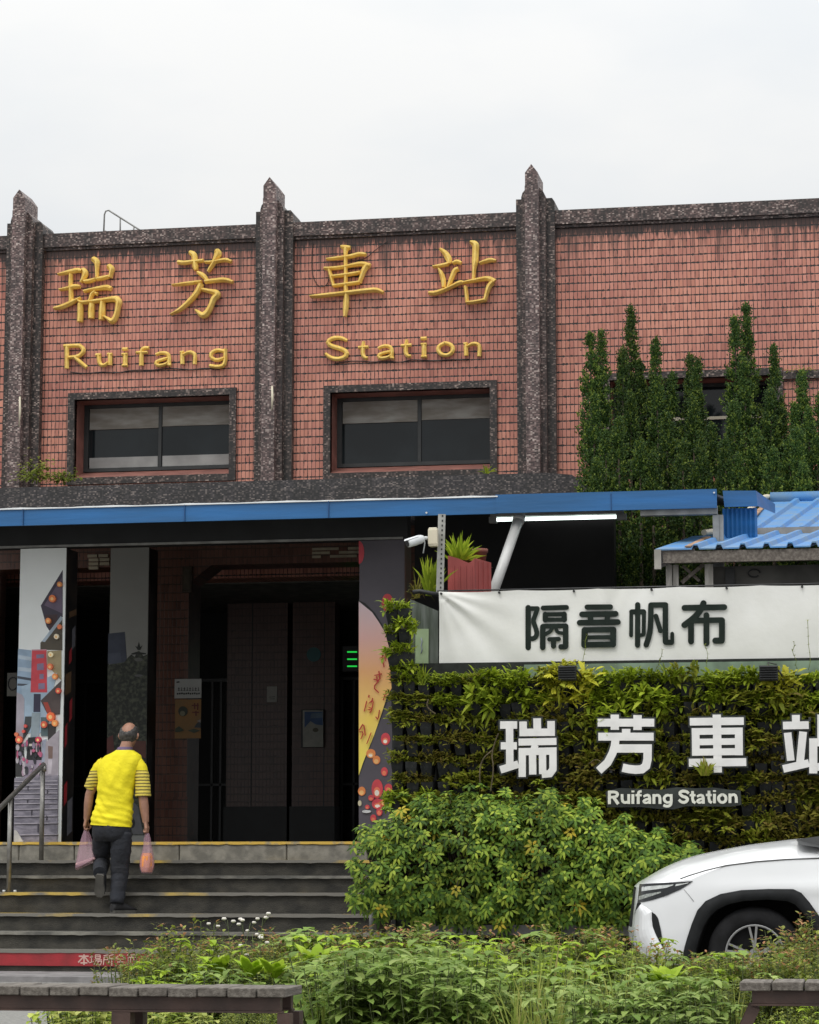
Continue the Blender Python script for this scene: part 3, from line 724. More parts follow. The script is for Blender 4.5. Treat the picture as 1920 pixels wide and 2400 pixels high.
polys = [((.045, .036, .06), [(836, 430), (545, 905), (620, 1180), (660, 1240), (820, 1060), (836, 1060)]), ((.12, .09, .14), [(832, 520), (590, 900), (832, 1010)]),
 ((.05, .025, .03), [(600, 1030), (770, 1020), (760, 1120), (665, 1220)]), ((.07, .058, .04), [(832, 1070), (540, 1400), (540, 1490), (832, 1500)]), ((.36, .43, .5), [(815, 1040), (560, 1380), (600, 1390), (832, 1090)]),
 ((.33, .27, .15), [(630, 1510), (820, 1500), (820, 1900), (630, 1700)]), ((.28, .38, .5), [(245, 1480), (420, 1500), (420, 2160), (225, 2160)]), ((.42, .5, .58), [(245, 1560), (420, 1590), (420, 1640), (245, 1610)]),
 ((.42, .5, .58), [(245, 1720), (420, 1740), (420, 1790), (245, 1770)]), ((.05, .06, .08), [(236, 1840), (420, 1870), (420, 1905), (236, 1875)]), ((.06, .07, .09), [(236, 1940), (420, 1950), (420, 1975), (236, 1970)]),
 ((.34, .45, .56), [(290, 1980), (640, 1860), (760, 1800), (650, 2300), (540, 2600), (320, 2600)]), ((.55, .055, .075), [(430, 1495), (620, 1490), (632, 2060), (410, 2060)]), ((.5, .25, .3), [(428, 1490), (622, 1486), (622, 1500), (428, 1506)]),
 ((.20, .16, .26), [(488, 1555), (590, 1550), (590, 1600), (488, 1608)]), ((.22, .17, .27), [(496, 1680), (585, 1670), (588, 1760), (496, 1765)]), ((.22, .17, .27), [(530, 1815), (585, 1812), (588, 1880), (530, 1885)]), ((.22, .17, .27), [(515, 1940), (600, 1935), (600, 2015), (515, 2020)]),
 ((.03, .028, .06), [(455, 2080), (545, 2080), (540, 2320), (450, 2320)]), ((.36, .33, .38), [(228, 2060), (300, 2090), (330, 2150), (320, 2660), (216, 2660)]), ((.075, .055, .052), [(820, 1900), (545, 2170), (640, 2360), (800, 2350)]),
 ((.35, .05, .03), [(580, 2190), (640, 2190), (690, 2320), (630, 2330)]), ((.05, .06, .065), [(340, 2380), (460, 2380), (400, 2560), (300, 2720)]), ((.26, .32, .36), [(430, 2330), (540, 2330), (520, 2680), (410, 2680)]), ((.09, .14, .15), [(550, 2390), (650, 2390), (640, 2640), (550, 2640)]),
 ((.03, .03, .03), [(214, 2740), (300, 2700), (330, 2940), (330, 3180), (214, 3180)]), ((.015, .015, .017), [(380, 2660), (540, 2650), (560, 2990), (350, 3000)]), ((.6, .55, .5), [(390, 2745), (530, 2735), (540, 2765), (390, 2775)]), ((.035, .03, .03), [(650, 2480), (750, 2460), (735, 2740), (640, 2740)]),
 ((.38, .34, .38), [(600, 2740), (790, 2560), (780, 3160), (590, 3170)]), ((.2, .13, .11), [(645, 2770), (710, 2780), (705, 2940), (650, 2940)]), ((.33, .36, .45), [(565, 2700), (620, 2680), (600, 2980), (560, 3000)]), ((.55, .5, .55), [(650, 2950), (700, 2950), (690, 3140), (640, 3150)]), ((.3, .25, .32), [(330, 2960), (560, 2960), (560, 3200), (330, 3200)])]
for _ in range(46):
    cx, cy = rr.uniform(230, 560), rr.uniform(2720, 3150)
    polys.append((rr.choice([(.45, .32, .4), (.03, .03, .04), (.5, .46, .5), (.5, .12, .22), (.25, .2, .28), (.05, .05, .06)]), ell(cx, cy, rr.uniform(9, 24), rr.uniform(20, 60), 8)))
polys.append((M_PRSTAIR, [(205, 3200), (785, 3160), (770, 4055), (195, 4050)]))
for y in (3240, 3290, 3340, 3400, 3470, 3535, 3610, 3705, 3800, 3950):
    polys.append(((.42, .39, .44), [(206, y), (778, y - 8), (778, y + 2), (206, y + 12)])); polys.append(((.07, .065, .085), [(206, y + 14), (778, y + 6), (778, y + 13), (206, y + 22)]))
for x, y, h in ((380, 3300, 60), (375, 3480, 50), (430, 3620, 80), (515, 3800, 120), (640, 3360, 40), (630, 3700, 60)): polys.append(((.05, .045, .06), [(x, y), (x + 14, y), (x + 12, y + h), (x, y + h)]))
for (x, y, r, c) in ((805, 625, 32, (.80, .28, .08)), (710, 815, 45, (.75, .2, .06)), (655, 1110, 35, (.85, .3, .1)), (805, 1190, 30, (.75, .2, .08)), (690, 1560, 32, (.9, .78, .5)), (765, 1320, 32, (.9, .8, .6)), (680, 1720, 38, (.8, .2, .08)), (745, 1850, 36, (.85, .28, .08)),
    (790, 2040, 34, (.8, .1, .06)), (690, 2385, 55, (.85, .16, .05)), (745, 2470, 40, (.9, .3, .08)), (600, 2490, 42, (.7, .12, .06)), (270, 2690, 45, (.75, .14, .08)), (355, 2510, 20, (.7, .1, .08)), (330, 2580, 20, (.7, .1, .08)), (235, 2620, 25, (.75, .2, .1)), (525, 2690, 36, (.55, .05, .1))):
    polys.append((c, ell(x, y, r, r * 1.1)))
    if r > 30: polys.append(((.95, .55, .22), ell(x - 2, y + 4, r * .45, r * .5)))
polys.append(((.55, .53, .5), [(212, 3890), (240, 3900), (330, 4045), (205, 4050)]))
mats = []; b = MB(); printed(b, mats, polys, (0, 1260), S1, PY); b.build('front_print', mats, o)
b = MB()   # what the side face shows: slanting eaves, red paper lanterns
for (y0, y1, z0, z1, c) in ((.02, .2, 2.55, 2.75, 0), (.03, .10, 2.05, 2.25, 1), (.16, .24, 2.3, 2.5, 1), (.04, .13, 1.50, 1.70, 1), (.15, .3, 1.22, 1.55, 2), (.2, .3, 3.0, 3.2, 2), (.10, .32, 3.3, 3.36, 0), (.12, .2, 2.85, 2.98, 1)):
    b.add([(x1 + .008, PY + y0, z0), (x1 + .008, PY + y1, z0 + .05), (x1 + .008, PY + y1, z1 + .05), (x1 + .008, PY + y0, z1)], [(0, 1, 2, 3)], c)
b.build('side_picture', [ink((.14, .08, .04)), ink((.42, .03, .04)), ink((.16, .16, .19))], o)
# sky lantern pillar
o, x0, x1 = pillar('printed_pillar', 842, 948, PY, AZ(1266, PY, 900), .32, 'porch pillar printed with glowing sky lanterns on a dark sky, left of the planted wall', M_PRNIGHT, mat('printed_brown_side', (.16, .07, .05), .5, .3, 4, col2=(.10, .085, .06)))
polys = [(M_BLACK, [(64, 890), (150, 930), (280, 1060), (360, 1190), (450, 1340), (530, 1500), (565, 1700), (545, 1960), (64, 3240)]),
 (lan.m, [(64, 905), (130, 960), (240, 1050), (330, 1180), (420, 1330), (510, 1500), (545, 1700), (520, 1960), (500, 2060), (430, 2200), (350, 2450), (270, 2680), (180, 2900), (110, 3080), (64, 3220)]),
 ((.55, .05, .07), [(64, 100)] + [(64 + 72 * math.sin(math.pi * i / 8), 255 - 155 * math.cos(math.pi * i / 8)) for i in range(1, 8)] + [(64, 410)]),
 ((.60, .06, .07), ell(445, 925, 78, 122)), ((.85, .5, .12), ell(470, 960, 38, 70)), ((.95, .8, .4), ell(480, 985, 20, 36))]
for (x, y, rx, ry, c) in ((420, 2735, 62, 82, 0), (225, 2930, 62, 62, 1), (300, 3015, 50, 58, 1), (405, 3170, 45, 60, 0), (570, 3120, 52, 72, 1), (310, 3400, 75, 130, 0), (105, 3430, 50, 60, 1), (460, 3390, 52, 60, 0), (560, 3290, 50, 40, 0), (320, 3600, 80, 70, 0), (230, 3520, 40, 40, 0), (390, 3580, 25, 45, 1), (340, 3700, 40, 60, 0), (535, 2330, 28, 34, 0), (260, 3790, 40, 50, 0), (180, 3640, 30, 30, 0)):
    polys.append((((.60, .055, .07), (.80, .26, .07))[c], ell(x, y, rx, ry))); polys.append((((.82, .2, .1), (.9, .5, .18))[c], ell(x - 3, y + ry * .3, rx * .6, ry * .5)))
    if rx > 55: polys.append(((.9, .82, .7), ell(x - 4, y + ry * .4, rx * .4, ry * .3)))
polys += [((.62, .56, .38), ell(80, 3590, 24, 38)), ((.62, .62, .62), ell(170, 3700, 60, 20))]
mats = []; b = MB(); printed(b, mats, polys, (830, 1250), S1, PY)
b.build('front_print', mats, o)
b = MB(); strokes(b, [[(410, 1510), (370, 1640), (400, 1780), 14], [(340, 1660), (430, 1640), 12], [(420, 1520), (415, 1700), 12], [(360, 1540), (430, 1550), 10], [(330, 1830), (350, 1960), (260, 1940), 14], [(270, 1890), (370, 1870), 12], [(330, 1960), (255, 2050), (330, 2120), 13], [(300, 1900), (310, 1990), 12],
   [(200, 2150), (195, 2185), 14], [(170, 2230), (135, 2370), 12], [(200, 2260), (260, 2210), (240, 2340), (210, 2390), 12], [(190, 2310), (250, 2330), (180, 2350), 10], [(250, 2190), (230, 2250), 12],
   [(70, 2620), (130, 2520), (150, 2690), 13], [(70, 2640), (130, 2640), (90, 2740), 11], [(340, 2350), (320, 2480), (290, 2440), 12], [(430, 2090), (390, 2220), 12], [(490, 1820), (510, 1880), 14], [(470, 1880), (500, 1920), 12], [(230, 2650), (170, 2800), 9]], (830, 1250), S1, PY - .018, .004, FLATP, it=1, step=.0004)
b.build('red_handwriting', ink((.50, .03, .03)), o)
# inner pillar, one bay further in
P2Y = 27.3
o, x0, x1 = pillar('printed_pillar', 255, 345, P2Y, AZ(1284, P2Y, 300), .34, 'dim inner pillar printed with pale sky and dark trees, behind the man in yellow', mat('printed_grey_sky', (.30, .30, .28), .5, .06, 2), M_PRDARK)
polys = [((.055, .065, .10), [(414, 1060), (605, 1040), (630, 1380), (560, 1410), (410, 1410)]), ((.08, .095, .14), [(412, 1290), (555, 1280), (570, 1400), (410, 1410)]),
 (M_PRFOL, [(408, 1420), (600, 1390), (640, 1340), (680, 1300), (720, 1330), (755, 1260), (775, 1260), (820, 1320), (866, 1300), (850, 3390), (392, 3390)]),
 ((.012, .014, .012), [(755, 1250), (725, 1200), (750, 1215), (768, 1155), (785, 1215), (810, 1195), (785, 1250)]), ((.012, .014, .012), [(680, 1290), (740, 1270), (850, 1285), (850, 1300), (690, 1302)]),
 ((.12, .12, .11), ell(765, 1360, 50, 22)), ((.10, .10, .10), ell(765, 1545, 48, 14)), ((.13, .03, .025), [(400, 2270), (470, 2230), (490, 2480), (398, 2480)]), ((.12, .04, .03), [(690, 2300), (850, 2300), (850, 2500), (700, 2460)]),
 ((.14, .14, .15), [(610, 3060), (700, 3000), (760, 3060), (820, 3380), (700, 3380)]), ((.012, .012, .012), ell(690, 3250, 36, 60)), ((.17, .17, .17), ell(630, 2860, 40, 26))]
mats = []; b = MB(); printed(b, mats, polys, (170, 1270), 4.929, P2Y); b.build('front_print', mats, o)
# flanges where the posts meet the beam
for px in (66, 895):
    pass

# ------------------------------------------------------------------ things on the piers
def board(name, xa, xb, ya, yb, Y, t, m, lab, cat, fr=None):
    p, q = at(xa, yb, Y), at(xb, ya, Y)
    o = empty(name, ((p.x + q.x) / 2, Y, p.z), lab, cat)
    b = MB(); b.box(p.x, q.x, Y - t, Y, p.z, q.z); b.build('panel', m, o)
    return o, p, q
o, p, q = board('direction_sign', 410, 473, 1591, 1637, AY, .015, mat('sign_white', (.42, .42, .40), .5, .05, 4), 'white rectangular sign with two lines of dark writing on the brown pier', 'sign')
b = MB()
for i in range(8):
    xx = 417 + i * 6.6; strokes(b, [[(xx, 1614), (xx + 4.6, 1614), 1.2], [(xx, 1618), (xx + 4.6, 1618), 1.2], [(xx + 2.3, 1611), (xx + 2.3, 1619), 1.2]][i % 2:], (0, 0), 1, AY - .016, .001, step=.0003)
for i in range(11):
    xx = 415 + i * 5; strokes(b, [[(xx, 1626), (xx + 3.4, 1626 - (i % 3)), 3.4]], (0, 0), 1, AY - .016, .001)
strokes(b, [[(414, 1599), (421, 1598), 3]], (0, 0), 1, AY - .016, .001)
b.build('lettering', ink((.03, .03, .03)), o)
o, p, q = board('poster', 410, 472, 1639, 1731, AY, .006, mat('orange_paper', (.30, .14, .035), .6, .25, 5, col2=(.22, .13, .05)), 'orange poster with dark drawings and red characters, below the white sign', 'poster')
mats = []; b = MB()
printed(b, mats, [((.04, .045, .03), ell(429, 1667, 11, 12)), ((.20, .19, .12), ell(428, 1672, 6, 6)), ((.13, .03, .02), [(455, 1648), (458, 1648), (458, 1662), (455, 1662)]), ((.13, .03, .02), [(450, 1652), (466, 1652), (466, 1655), (450, 1655)]), ((.13, .03, .02), [(462, 1648), (465, 1648), (465, 1664), (462, 1664)]),
   ((.13, .03, .02), [(451, 1668), (467, 1668), (467, 1671), (451, 1671)]), ((.12, .03, .02), [(458, 1666), (461, 1666), (461, 1678), (458, 1678)]), ((.04, .05, .06), [(455, 1705), (462, 1695), (471, 1690), (471, 1706)]), ((.05, .06, .035), [(411, 1708), (420, 1702), (432, 1712), (420, 1716), (411, 1716)]), ((.05, .06, .035), [(440, 1712), (455, 1708), (470, 1712), (455, 1718)]), ((.28, .26, .24), [(462, 1690), (471, 1686), (471, 1694)])], (0, 0), 1, AY - .007)
b.build('picture', mats, o)
o, p, q = board('wall_plaque', 431, 453, 1330, 1389, AY, .07, mat('bronze_plaque', (.055, .04, .025), .5, .3, 8), 'narrow upright wall lamp box high on the brown pier', 'wall lamp')
b = MB(); b.box(p.x + .02, q.x - .02, AY - .078, AY - .071, p.z + .03, q.z - .03); b.build('glass', mat('dull_lamp_glass', (.07, .055, .035), .4, .2, 10), o)
o, p, q = board('notice', 626, 650, 1609, 1646, HY, .01, mat('notice_paper', (.50, .49, .45), .6, .06, 6), 'small pale paper notice pinned inside the dark hall', 'notice')
b = MB(); strokes(b, [[(631, 1634), (645, 1633), 1.2], [(632, 1638), (644, 1638), 1]], (0, 0), 1, HY - .011, .001); b.build('lettering', ink((.05, .05, .05)), o)
o, p, q = board('notice_case', 708, 760, 1663, 1752, HY, .06, M_BLACK, 'dark framed notice case with a blue and white poster in the hall', 'notice case')
mats = []; b = MB(); printed(b, mats, [((.42, .42, .37), [(710, 1665), (758, 1665), (758, 1751), (710, 1751)]), ((.06, .13, .30), [(714, 1668), (757, 1668), (757, 1700), (740, 1698), (728, 1690), (714, 1706)]), ((.16, .24, .34), [(730, 1672), (757, 1670), (757, 1682), (728, 1684)]), ((.12, .11, .07), ell(740, 1711, 7, 5))], (0, 0), 1, HY - .061); b.build('poster', mats, o)
p = at(736, 1534, HY)
b = MB(); b.prism([(p.x + .095 * math.cos(i * math.pi / 12), p.z + .095 * math.sin(i * math.pi / 12)) for i in range(24)], HY - .012, HY - .001)
tag(b.build('round_sticker', mat('teal_sticker', (.04, .17, .18), .5, .1, 4)), 'round teal sticker on the dark hall wall', 'sticker')
o, p, q = board('led_display', 806, 846, 1515, 1575, HY - .2, .08, M_BLACK, 'black display board showing three green lit lines beside the lantern pillar', 'display')
b = MB()
for y in (1528, 1545, 1561.5):
    strokes(b, [[(814, y), (837, y), 3.0]], (0, 0), 1, HY - .281, .002)
b.build('lit_text', M_LED, o)
o, p, q = board('round_sign', 17, 41, 1577, 1632, AY + .3, .012, mat('old_sign_board', (.07, .065, .055), .6, .1, 5), 'dim sign with a dark ring symbol at the left end of the porch', 'sign')
b = MB(); c0 = at(30, 1602, AY + .29); b.tube([(c0.x + .055 * math.cos(i * math.pi / 10), AY + .285, c0.z + .075 * math.sin(i * math.pi / 10)) for i in range(21)], .008, 5); b.build('ring_symbol', M_BLACK, o)

# ================================================================== STAIRS
st_ = empty('entrance_stairs', (AX(400, 21.4), 21.4, 0), 'dark stone steps with worn yellow edges leading up to the station', 'stairs')
SZ = [.226, .372, .524, .706, .855, .995, ZF]
sx0, sx1 = AX(-700, 21.4), at(918, 2150, 21.4).x
rs = random.Random(3)
for i, z in enumerate(SZ):
    y = 21.4 + .32 * i; zprev = SZ[i - 1] if i else 0
    last = i == len(SZ) - 1
    b = MB()
    if last:
        xs = [sx0, at(44, 2000, y).x, at(174, 2000, y).x, at(420, 2000, y).x, at(672, 2000, y).x, at(862, 2000, y).x]
        for a, c in zip(xs, xs[1:]): b.box(a + .004, c - .004, y, 23.46, zprev - .02, z - .028)
        s_o = b.build('step', M_STONE, st_); bevel(s_o, .008, 1)
    else:
        b.box(sx0, sx1, y + .02, y + .45, zprev - .05 if i else -.02, z - .026)
        s_o = b.build('step', M_STEP, st_)
    b = MB(); n = 90
    xe = at(862, 2000, y).x if last else sx1
    rows = [[], [], [], []]
    for k in range(n + 1):                       # nosing with a slightly chipped front edge
        x = sx0 + (xe - sx0) * k / n; j = rs.uniform(-.004, .004)
        for r, (dy, dz) in enumerate(((.02, -.027), (-.010 + j, -.025), (-.006 + j, 0), (.345, 0))): rows[r].append((x, y + dy, z + dz + (j if r == 1 else 0)))
    b.grid(rows, 0, False); b.build('nosing', M_YELL if last else (M_YELLN if i in (0, 2, 3, 5) else M_NOSE), s_o)
# right end: yellow worn paint, and the red no-smoking strip on the lowest riser
b = MB(); ry = 21.4
p, q = at(-200, 2266, ry), at(372, 2226, ry)
b.box(sx0, q.x, ry - .001, ry + .019, AZ(2264, ry, 150), AZ(2231, ry, 150))
rsn = tag(b.build('notice_strip', mat('red_vinyl', (.36, .022, .03), .5, .25, 6, .1, 40, col2=(.24, .02, .024))), 'red strip with pale lettering stuck on the lowest stair riser', 'sign')
b = MB()
strokes(b, [[(215, 355), (415, 355), 28], [(320, 315), (320, 530), 30], [(310, 365), (205, 480), 28], [(330, 365), (420, 475), 28], [(250, 490), (390, 490), 26],
  [(435, 375), (505, 365), 18], [(478, 320), (470, 475), 18], [(425, 490), (515, 460), 18], [(550, 330), (650, 330), 16], [(550, 365), (650, 365), 14], [(550, 400), (650, 400), 16], [(552, 330), (552, 400), 16], [(650, 330), (650, 400), 16], [(530, 428), (685, 428), 16], [(575, 432), (525, 520), 15], [(590, 455), (680, 455), (660, 525), (620, 535), 15], [(620, 462), (570, 535), 14],
  [(720, 345), (812, 325), 16], [(730, 372), (805, 372), 16], [(732, 372), (715, 530), 18], [(735, 425), (805, 425), 16], [(805, 372), (805, 425), 16], [(920, 322), (840, 340), 16], [(838, 335), (838, 430), (818, 510), 18], [(840, 398), (925, 398), 18], [(886, 400), (886, 545), 20],
  [(1060, 318), (950, 405), 20], [(1060, 318), (1170, 405), 20], [(990, 412), (1130, 412), 18], [(1060, 412), (1060, 535), 20], [(1000, 470), (1120, 470), 18], [(960, 538), (1160, 538), 20],
  [(1200, 330), (1400, 325), 20], [(1300, 330), (1285, 370), 18], [(1220, 375), (1385, 375), 18], [(1222, 375), (1222, 535), 18], [(1382, 375), (1382, 535), 18], [(1222, 530), (1384, 530), 18], [(1270, 380), (1270, 528), 15], [(1335, 380), (1335, 528), 15]], (160, 2200), 8.625, ry - .0015, .001, step=.0003)
b.build('lettering', ink((.62, .42, .36)), rsn)

# ------------------------------------------------------------------ handrails
hr = empty('handrail', (AX(60, 22.8), 22.8, .7), 'stainless steel stair handrail on the left, in front of the printed pillar', 'handrail')
y1, y2 = 21.4 + .32 * 5 + .16, 21.4 + .32 * 3 + .16
pt, pb_ = at(101, 1796, y1), at(101, 2012, y1)
qt, qb = at(25, 1872, y2), at(25, 2090, y2)
b = MB(); b.tube([(pt.x, y1, SZ[5] - .01), (pt.x, y1, pt.z)], .023, 10); b.build('post', M_STEEL, hr)
b = MB(); b.tube([(qt.x, y2, SZ[3] - .01), (qt.x, y2, qt.z)], .023, 10); b.build('post', M_STEEL, hr)
b = MB(); d = (qt - pt); b.tube([pt + Vector((.012, 0, -.05)), pt + Vector((.01, 0, .005)), pt - d * .02 + Vector((0, 0, .012)), pt + d * .5 + Vector((0, 0, .012)), pt + d * 1.6 + Vector((0, 0, .012)), pt + d * 3.2 + Vector((0, 0, .012))], .024, 10); b.build('rail', M_STEEL, hr)
b = MB()
for px in (12, 38):
    c = at(px, 2088, y2); b.tube([(c.x, y2 - .03, SZ[3]), (c.x, y2 - .03, SZ[3] + .02)], .014, 8)
b.build('anchor_bolt', M_WHITEM, hr)
hr2 = empty('handrail', (AX(885, 21.5), 21.5, .2), 'short grey stair handrail posts at the right end of the steps', 'handrail')
for px, py0, py1, yy in ((871, 2066, 2196, 21.35), (895, 2098, 2196, 21.36), (923, 2098, 2160, 21.7)):
    p, q = at(px, py0, yy), at(px, py1, yy); b = MB(); b.tube([q, p], .021, 10); b.build('post', M_GREYM, hr2)
p = at(870, 2066, 21.35); b = MB(); b.tube([p + Vector((0, 0, -.02)), p + Vector((0, 0, .03)), p + Vector((-.005, .1, .075)), p + Vector((-.02, 1.0, .5))], .022, 10); b.build('rail', M_GREYM, hr2)
# ================================================================== BANNER, GREEN WALL FRAME, SHED
BY = 20.72
bz1, bz0 = AZ(1377, BY, 1474), AZ(1554, BY, 1474)
bx0, bx1 = at(1028, 1470, BY).x, at(2150, 1470, BY).x
ban = empty('cloth_banner', ((bx0 + bx1) / 2, BY, bz0), 'wide white cloth banner with dark Chinese characters above the planted wall', 'banner')
b = MB(); rows = []
NX, NZ = 150, 34
corner = (bx0, bz1)
for j in range(NZ + 1):
    r = []
    for i in range(NX + 1):
        x = bx0 + (bx1 - bx0) * i / NX; v = j / NZ
        sag = .010 * abs(math.sin((x - bx0) * math.pi / .66)) ** .7
        z = bz1 - (bz1 - bz0) * v - sag * (1 - v) + .006 * math.sin(x * 5.1) * v
        dx, dz = x - corner[0], corner[1] - z; rr_ = math.hypot(dx, dz) + 1e-6; an = math.atan2(dz, dx)
        fold = (math.sin(an * 17 + .6) * .5 + math.sin(an * 9.) * .5) * .026 * min(1, rr_ / .12) * math.exp(-max(0, rr_ - .12) / .36)
        fold += .012 * math.exp(-((x - bx0 - 1.35 - dz * .25) / .03) ** 2) * (1 - v) ** 2 + .010 * math.exp(-((x - bx0 - 1.50 + dz * .5) / .035) ** 2) * (1 - v) ** 2
        fold += .0035 * math.sin(x * 13 + z * 4) + .003 * math.sin(x * 3.1 - z * 11)
        r.append((x, BY + .02 + fold, z))
    rows.append(r)
b.grid(rows); b.build('cloth', M_CANVAS, ban)
C1 = [[(125, 235), (125, 880), 88], [(130, 250), (275, 250), 75], [(275, 255), (212, 430), 75], [(212, 470), (268, 620), (258, 700), (210, 738), (150, 735), 76], [(368, 242), (745, 232), 80],
 [(402, 345), (710, 341), 68], [(402, 434), (710, 430), 66], [(402, 345), (402, 434), 86], [(708, 342), (708, 430), 86], [(362, 545), (360, 880), 88], [(365, 535), (732, 530), 75], [(732, 535), (730, 865), 88], [(728, 866), (655, 870), 85],
 [(515, 560), (485, 620), (400, 668), 62], [(570, 560), (600, 640), (690, 648), 56], [(468, 748), (620, 744), 70], [(535, 752), (535, 860), 82],
 [(1080, 228), (1455, 225), 85], [(998, 345), (1540, 335), 92], [(960, 480), (1575, 468), 92], [(1128, 350), (1140, 470), 90], [(1412, 345), (1400, 470), 84], [(1040, 600), (1035, 840), 100], [(1503, 592), (1498, 832), 95],
 [(1040, 597), (1505, 590), 88], [(1042, 718), (1505, 712), 66], [(1040, 836), (1500, 830), 90]]
C2 = [[(240, 188), (238, 842), 85], [(145, 305), (335, 303), 85], [(137, 308), (134, 685), 62], [(342, 303), (338, 655), 65], [(336, 672), (290, 680), 60], [(455, 195), (450, 520), (430, 680), (378, 838), 88], [(457, 194), (690, 191), 88], [(688, 192), (688, 785), 88],
 [(692, 796), (788, 796), 85], [(799, 790), (799, 658), 62], [(535, 372), (608, 610), 76], [(998, 240), (1640, 228), 95], [(1305, 165), (1262, 275), (1160, 395), (995, 518), 98], [(1104, 440), (1103, 782), 95], [(1112, 446), (1600, 436), 90], [(1352, 358), (1352, 812), 94],
 [(1604, 440), (1602, 765), 95], [(1600, 768), (1497, 770), 98]]
b = MB(); strokes(b, C1, (1220, 1390), 6.9, BY + .010, .002, FLATP, roundcap=True, step=.00025, it=1); strokes(b, C2, (1460, 1390), 6.9, BY + .010, .002, FLATP, roundcap=True, step=.00025, it=1)
b.build('banner_lettering', M_INK, ban)
b = MB()
for px in (1034, 1170, 1345, 1527, 1703, 1880):
    p = at(px, 1390 - (px - 1028) * .0213, BY); b.tube([(p.x, BY - .002, bz1 - .02), (p.x, BY + .03, bz1 - .02)], .010, 10)
b.build('eyelet', M_DSTEEL, ban)
b = MB(); b.tube([(bx0 - .02, BY + .06, bz1 + .008), (bx1, BY + .06, bz1 + .008)], .007, 6); b.build('top_wire', M_DSTEEL, ban)

GY = 20.60
gx0, gx1 = at(908, 1800, GY).x, at(2120, 1800, GY).x
gw = empty('green_wall_frame', ((gx0 + gx1) / 2, GY, 0), 'dark steel frame and backing that carries the rows of planter pockets', 'planter frame')
b = MB(); b.box(gx0 + .02, gx1, GY + .10, GY + .14, .25, bz0 + .02); b.build('backing', mat('black_backing_mesh', (.012, .015, .012), .8, .4, 20), gw)
b = MB()
for i in range(12): b.box(gx0 + .03 + i * .34, gx0 + .055 + i * .34, GY + .07, GY + .099, .25, AZ(1586, GY, 1500))
b.build('upright', M_DSTEEL, gw)
b = MB(); b.box(at(1225, 1560, GY).x, gx1, GY + .085, GY + .12, AZ(1584, GY, 1500), AZ(1552, GY, 1500)); b.build('top_strip', mat('pale_green_strip', (.17, .24, .17), .6, .25, 5), gw)
b = MB(); b.box(at(985, 2175, 20.1).x, gx1, 20.10, 20.14, AZ(2192, 20.1, 1200), AZ(2168, 20.1, 1200)); b.build('bottom_rail', mat('slate_rail', (.115, .115, .11), .55, .2, 8), gw)
b = MB()
for i in range(7): b.box(at(1000, 2175, 20.1).x + i * .6, at(1000, 2175, 20.1).x + i * .6 + .05, 20.141, 20.18, 0, AZ(2168, 20.1, 1200))
b.build('rail_post', M_DSTEEL, gw)
b = MB(); b.box(gx0 + .3, gx1, 20.2, GY + .1, 0, .22); b.build('base_trough', mat('dark_trough', (.03, .03, .028), .8, .3, 8), gw)

# white lettering on the planted wall
LYW = 20.36
W = [((1160, 1660), 9.583, '瑞', 'leftmost big white character %s on the planted wall', [[(125, 378), (505, 378), 165], [(140, 845), (500, 845), 160], [(130, 1385), (535, 1255), 165], [(335, 300), (342, 1330), 165], [(640, 300), (642, 545), (1270, 540), (1268, 288), 165], [(955, 228), (960, 540), 170],
   [(540, 762), (1388, 745), 155], [(915, 820), (870, 960), 150], [(622, 1545), (622, 978), (1310, 962), (1312, 1370), (1240, 1470), (1060, 1488), 160], [(852, 978), (858, 1490), 160], [(1076, 975), (1080, 1480), 160]]),
 ((1380, 1660), 9.583, '芳', 'big white character %s with two crosses on top on the planted wall', [[(205, 325), (1475, 325), 175], [(590, 145), (590, 485), 185], [(1100, 155), (1100, 490), 185], [(845, 465), (845, 600), 185], [(220, 640), (1462, 640), 175], [(605, 700), (590, 850), (540, 1010), (430, 1220), (230, 1405), 178],
   [(640, 905), (1328, 905), (1325, 1150), (1290, 1300), (1200, 1370), (1060, 1382), (900, 1365), (765, 1335), 185]]),
 ((1600, 1660), 9.583, '車', 'big white character %s partly behind a grass tuft on the planted wall', [[(165, 305), (1378, 290), 170], [(770, 145), (795, 1445), 185], [(208, 525), (1352, 510), 150], [(215, 762), (1350, 745), 145], [(218, 990), (1355, 972), 155], [(296, 455), (302, 1068), 172], [(1265, 440), (1270, 1056), 175], [(145, 1225), (1432, 1210), 178]]),
 ((1800, 1660), 11.975, '站', 'rightmost white character %s, cut by the right edge of the photo', [[(785, 190), (790, 480), 220], [(425, 488), (1148, 475), 215], [(555, 688), (645, 1472), 212], [(990, 660), (900, 1560), 215], [(430, 1705), (1155, 1540), 215], [(1500, 180), (1500, 900), 220], [(1275, 1830), (1275, 960), (2050, 950), (2050, 1830), 225], [(1275, 1650), (2050, 1640), 215], [(1500, 600), (1950, 590), 200]])]
for org, s_, ch, lab, data in W:
    c = at(org[0] + 800 / s_, org[1] + 1500 / s_, LYW)
    o = empty('sign_character', c, lab % ch, 'sign letter', 'white lettering on the planted wall')
    b = MB(); strokes(b, data, org, s_, LYW, .016, FLATP, step=.0004); b.build('face', M_WHITEL, o)
    b = MB(); strokes(b, data, org, s_, LYW + .030, .012, FLATP, grow=s_ * 8.5, step=.0004, ext=s_ * 4); b.build('dark_backing', M_BACKER, o)
    b = MB(); b.box(c.x - .12, c.x - .10, LYW + .03, GY + .1, c.z + .02, c.z + .05); b.box(c.x + .10, c.x + .12, LYW + .03, GY + .1, c.z + .32, c.z + .35); b.build('bracket', M_DSTEEL, o)
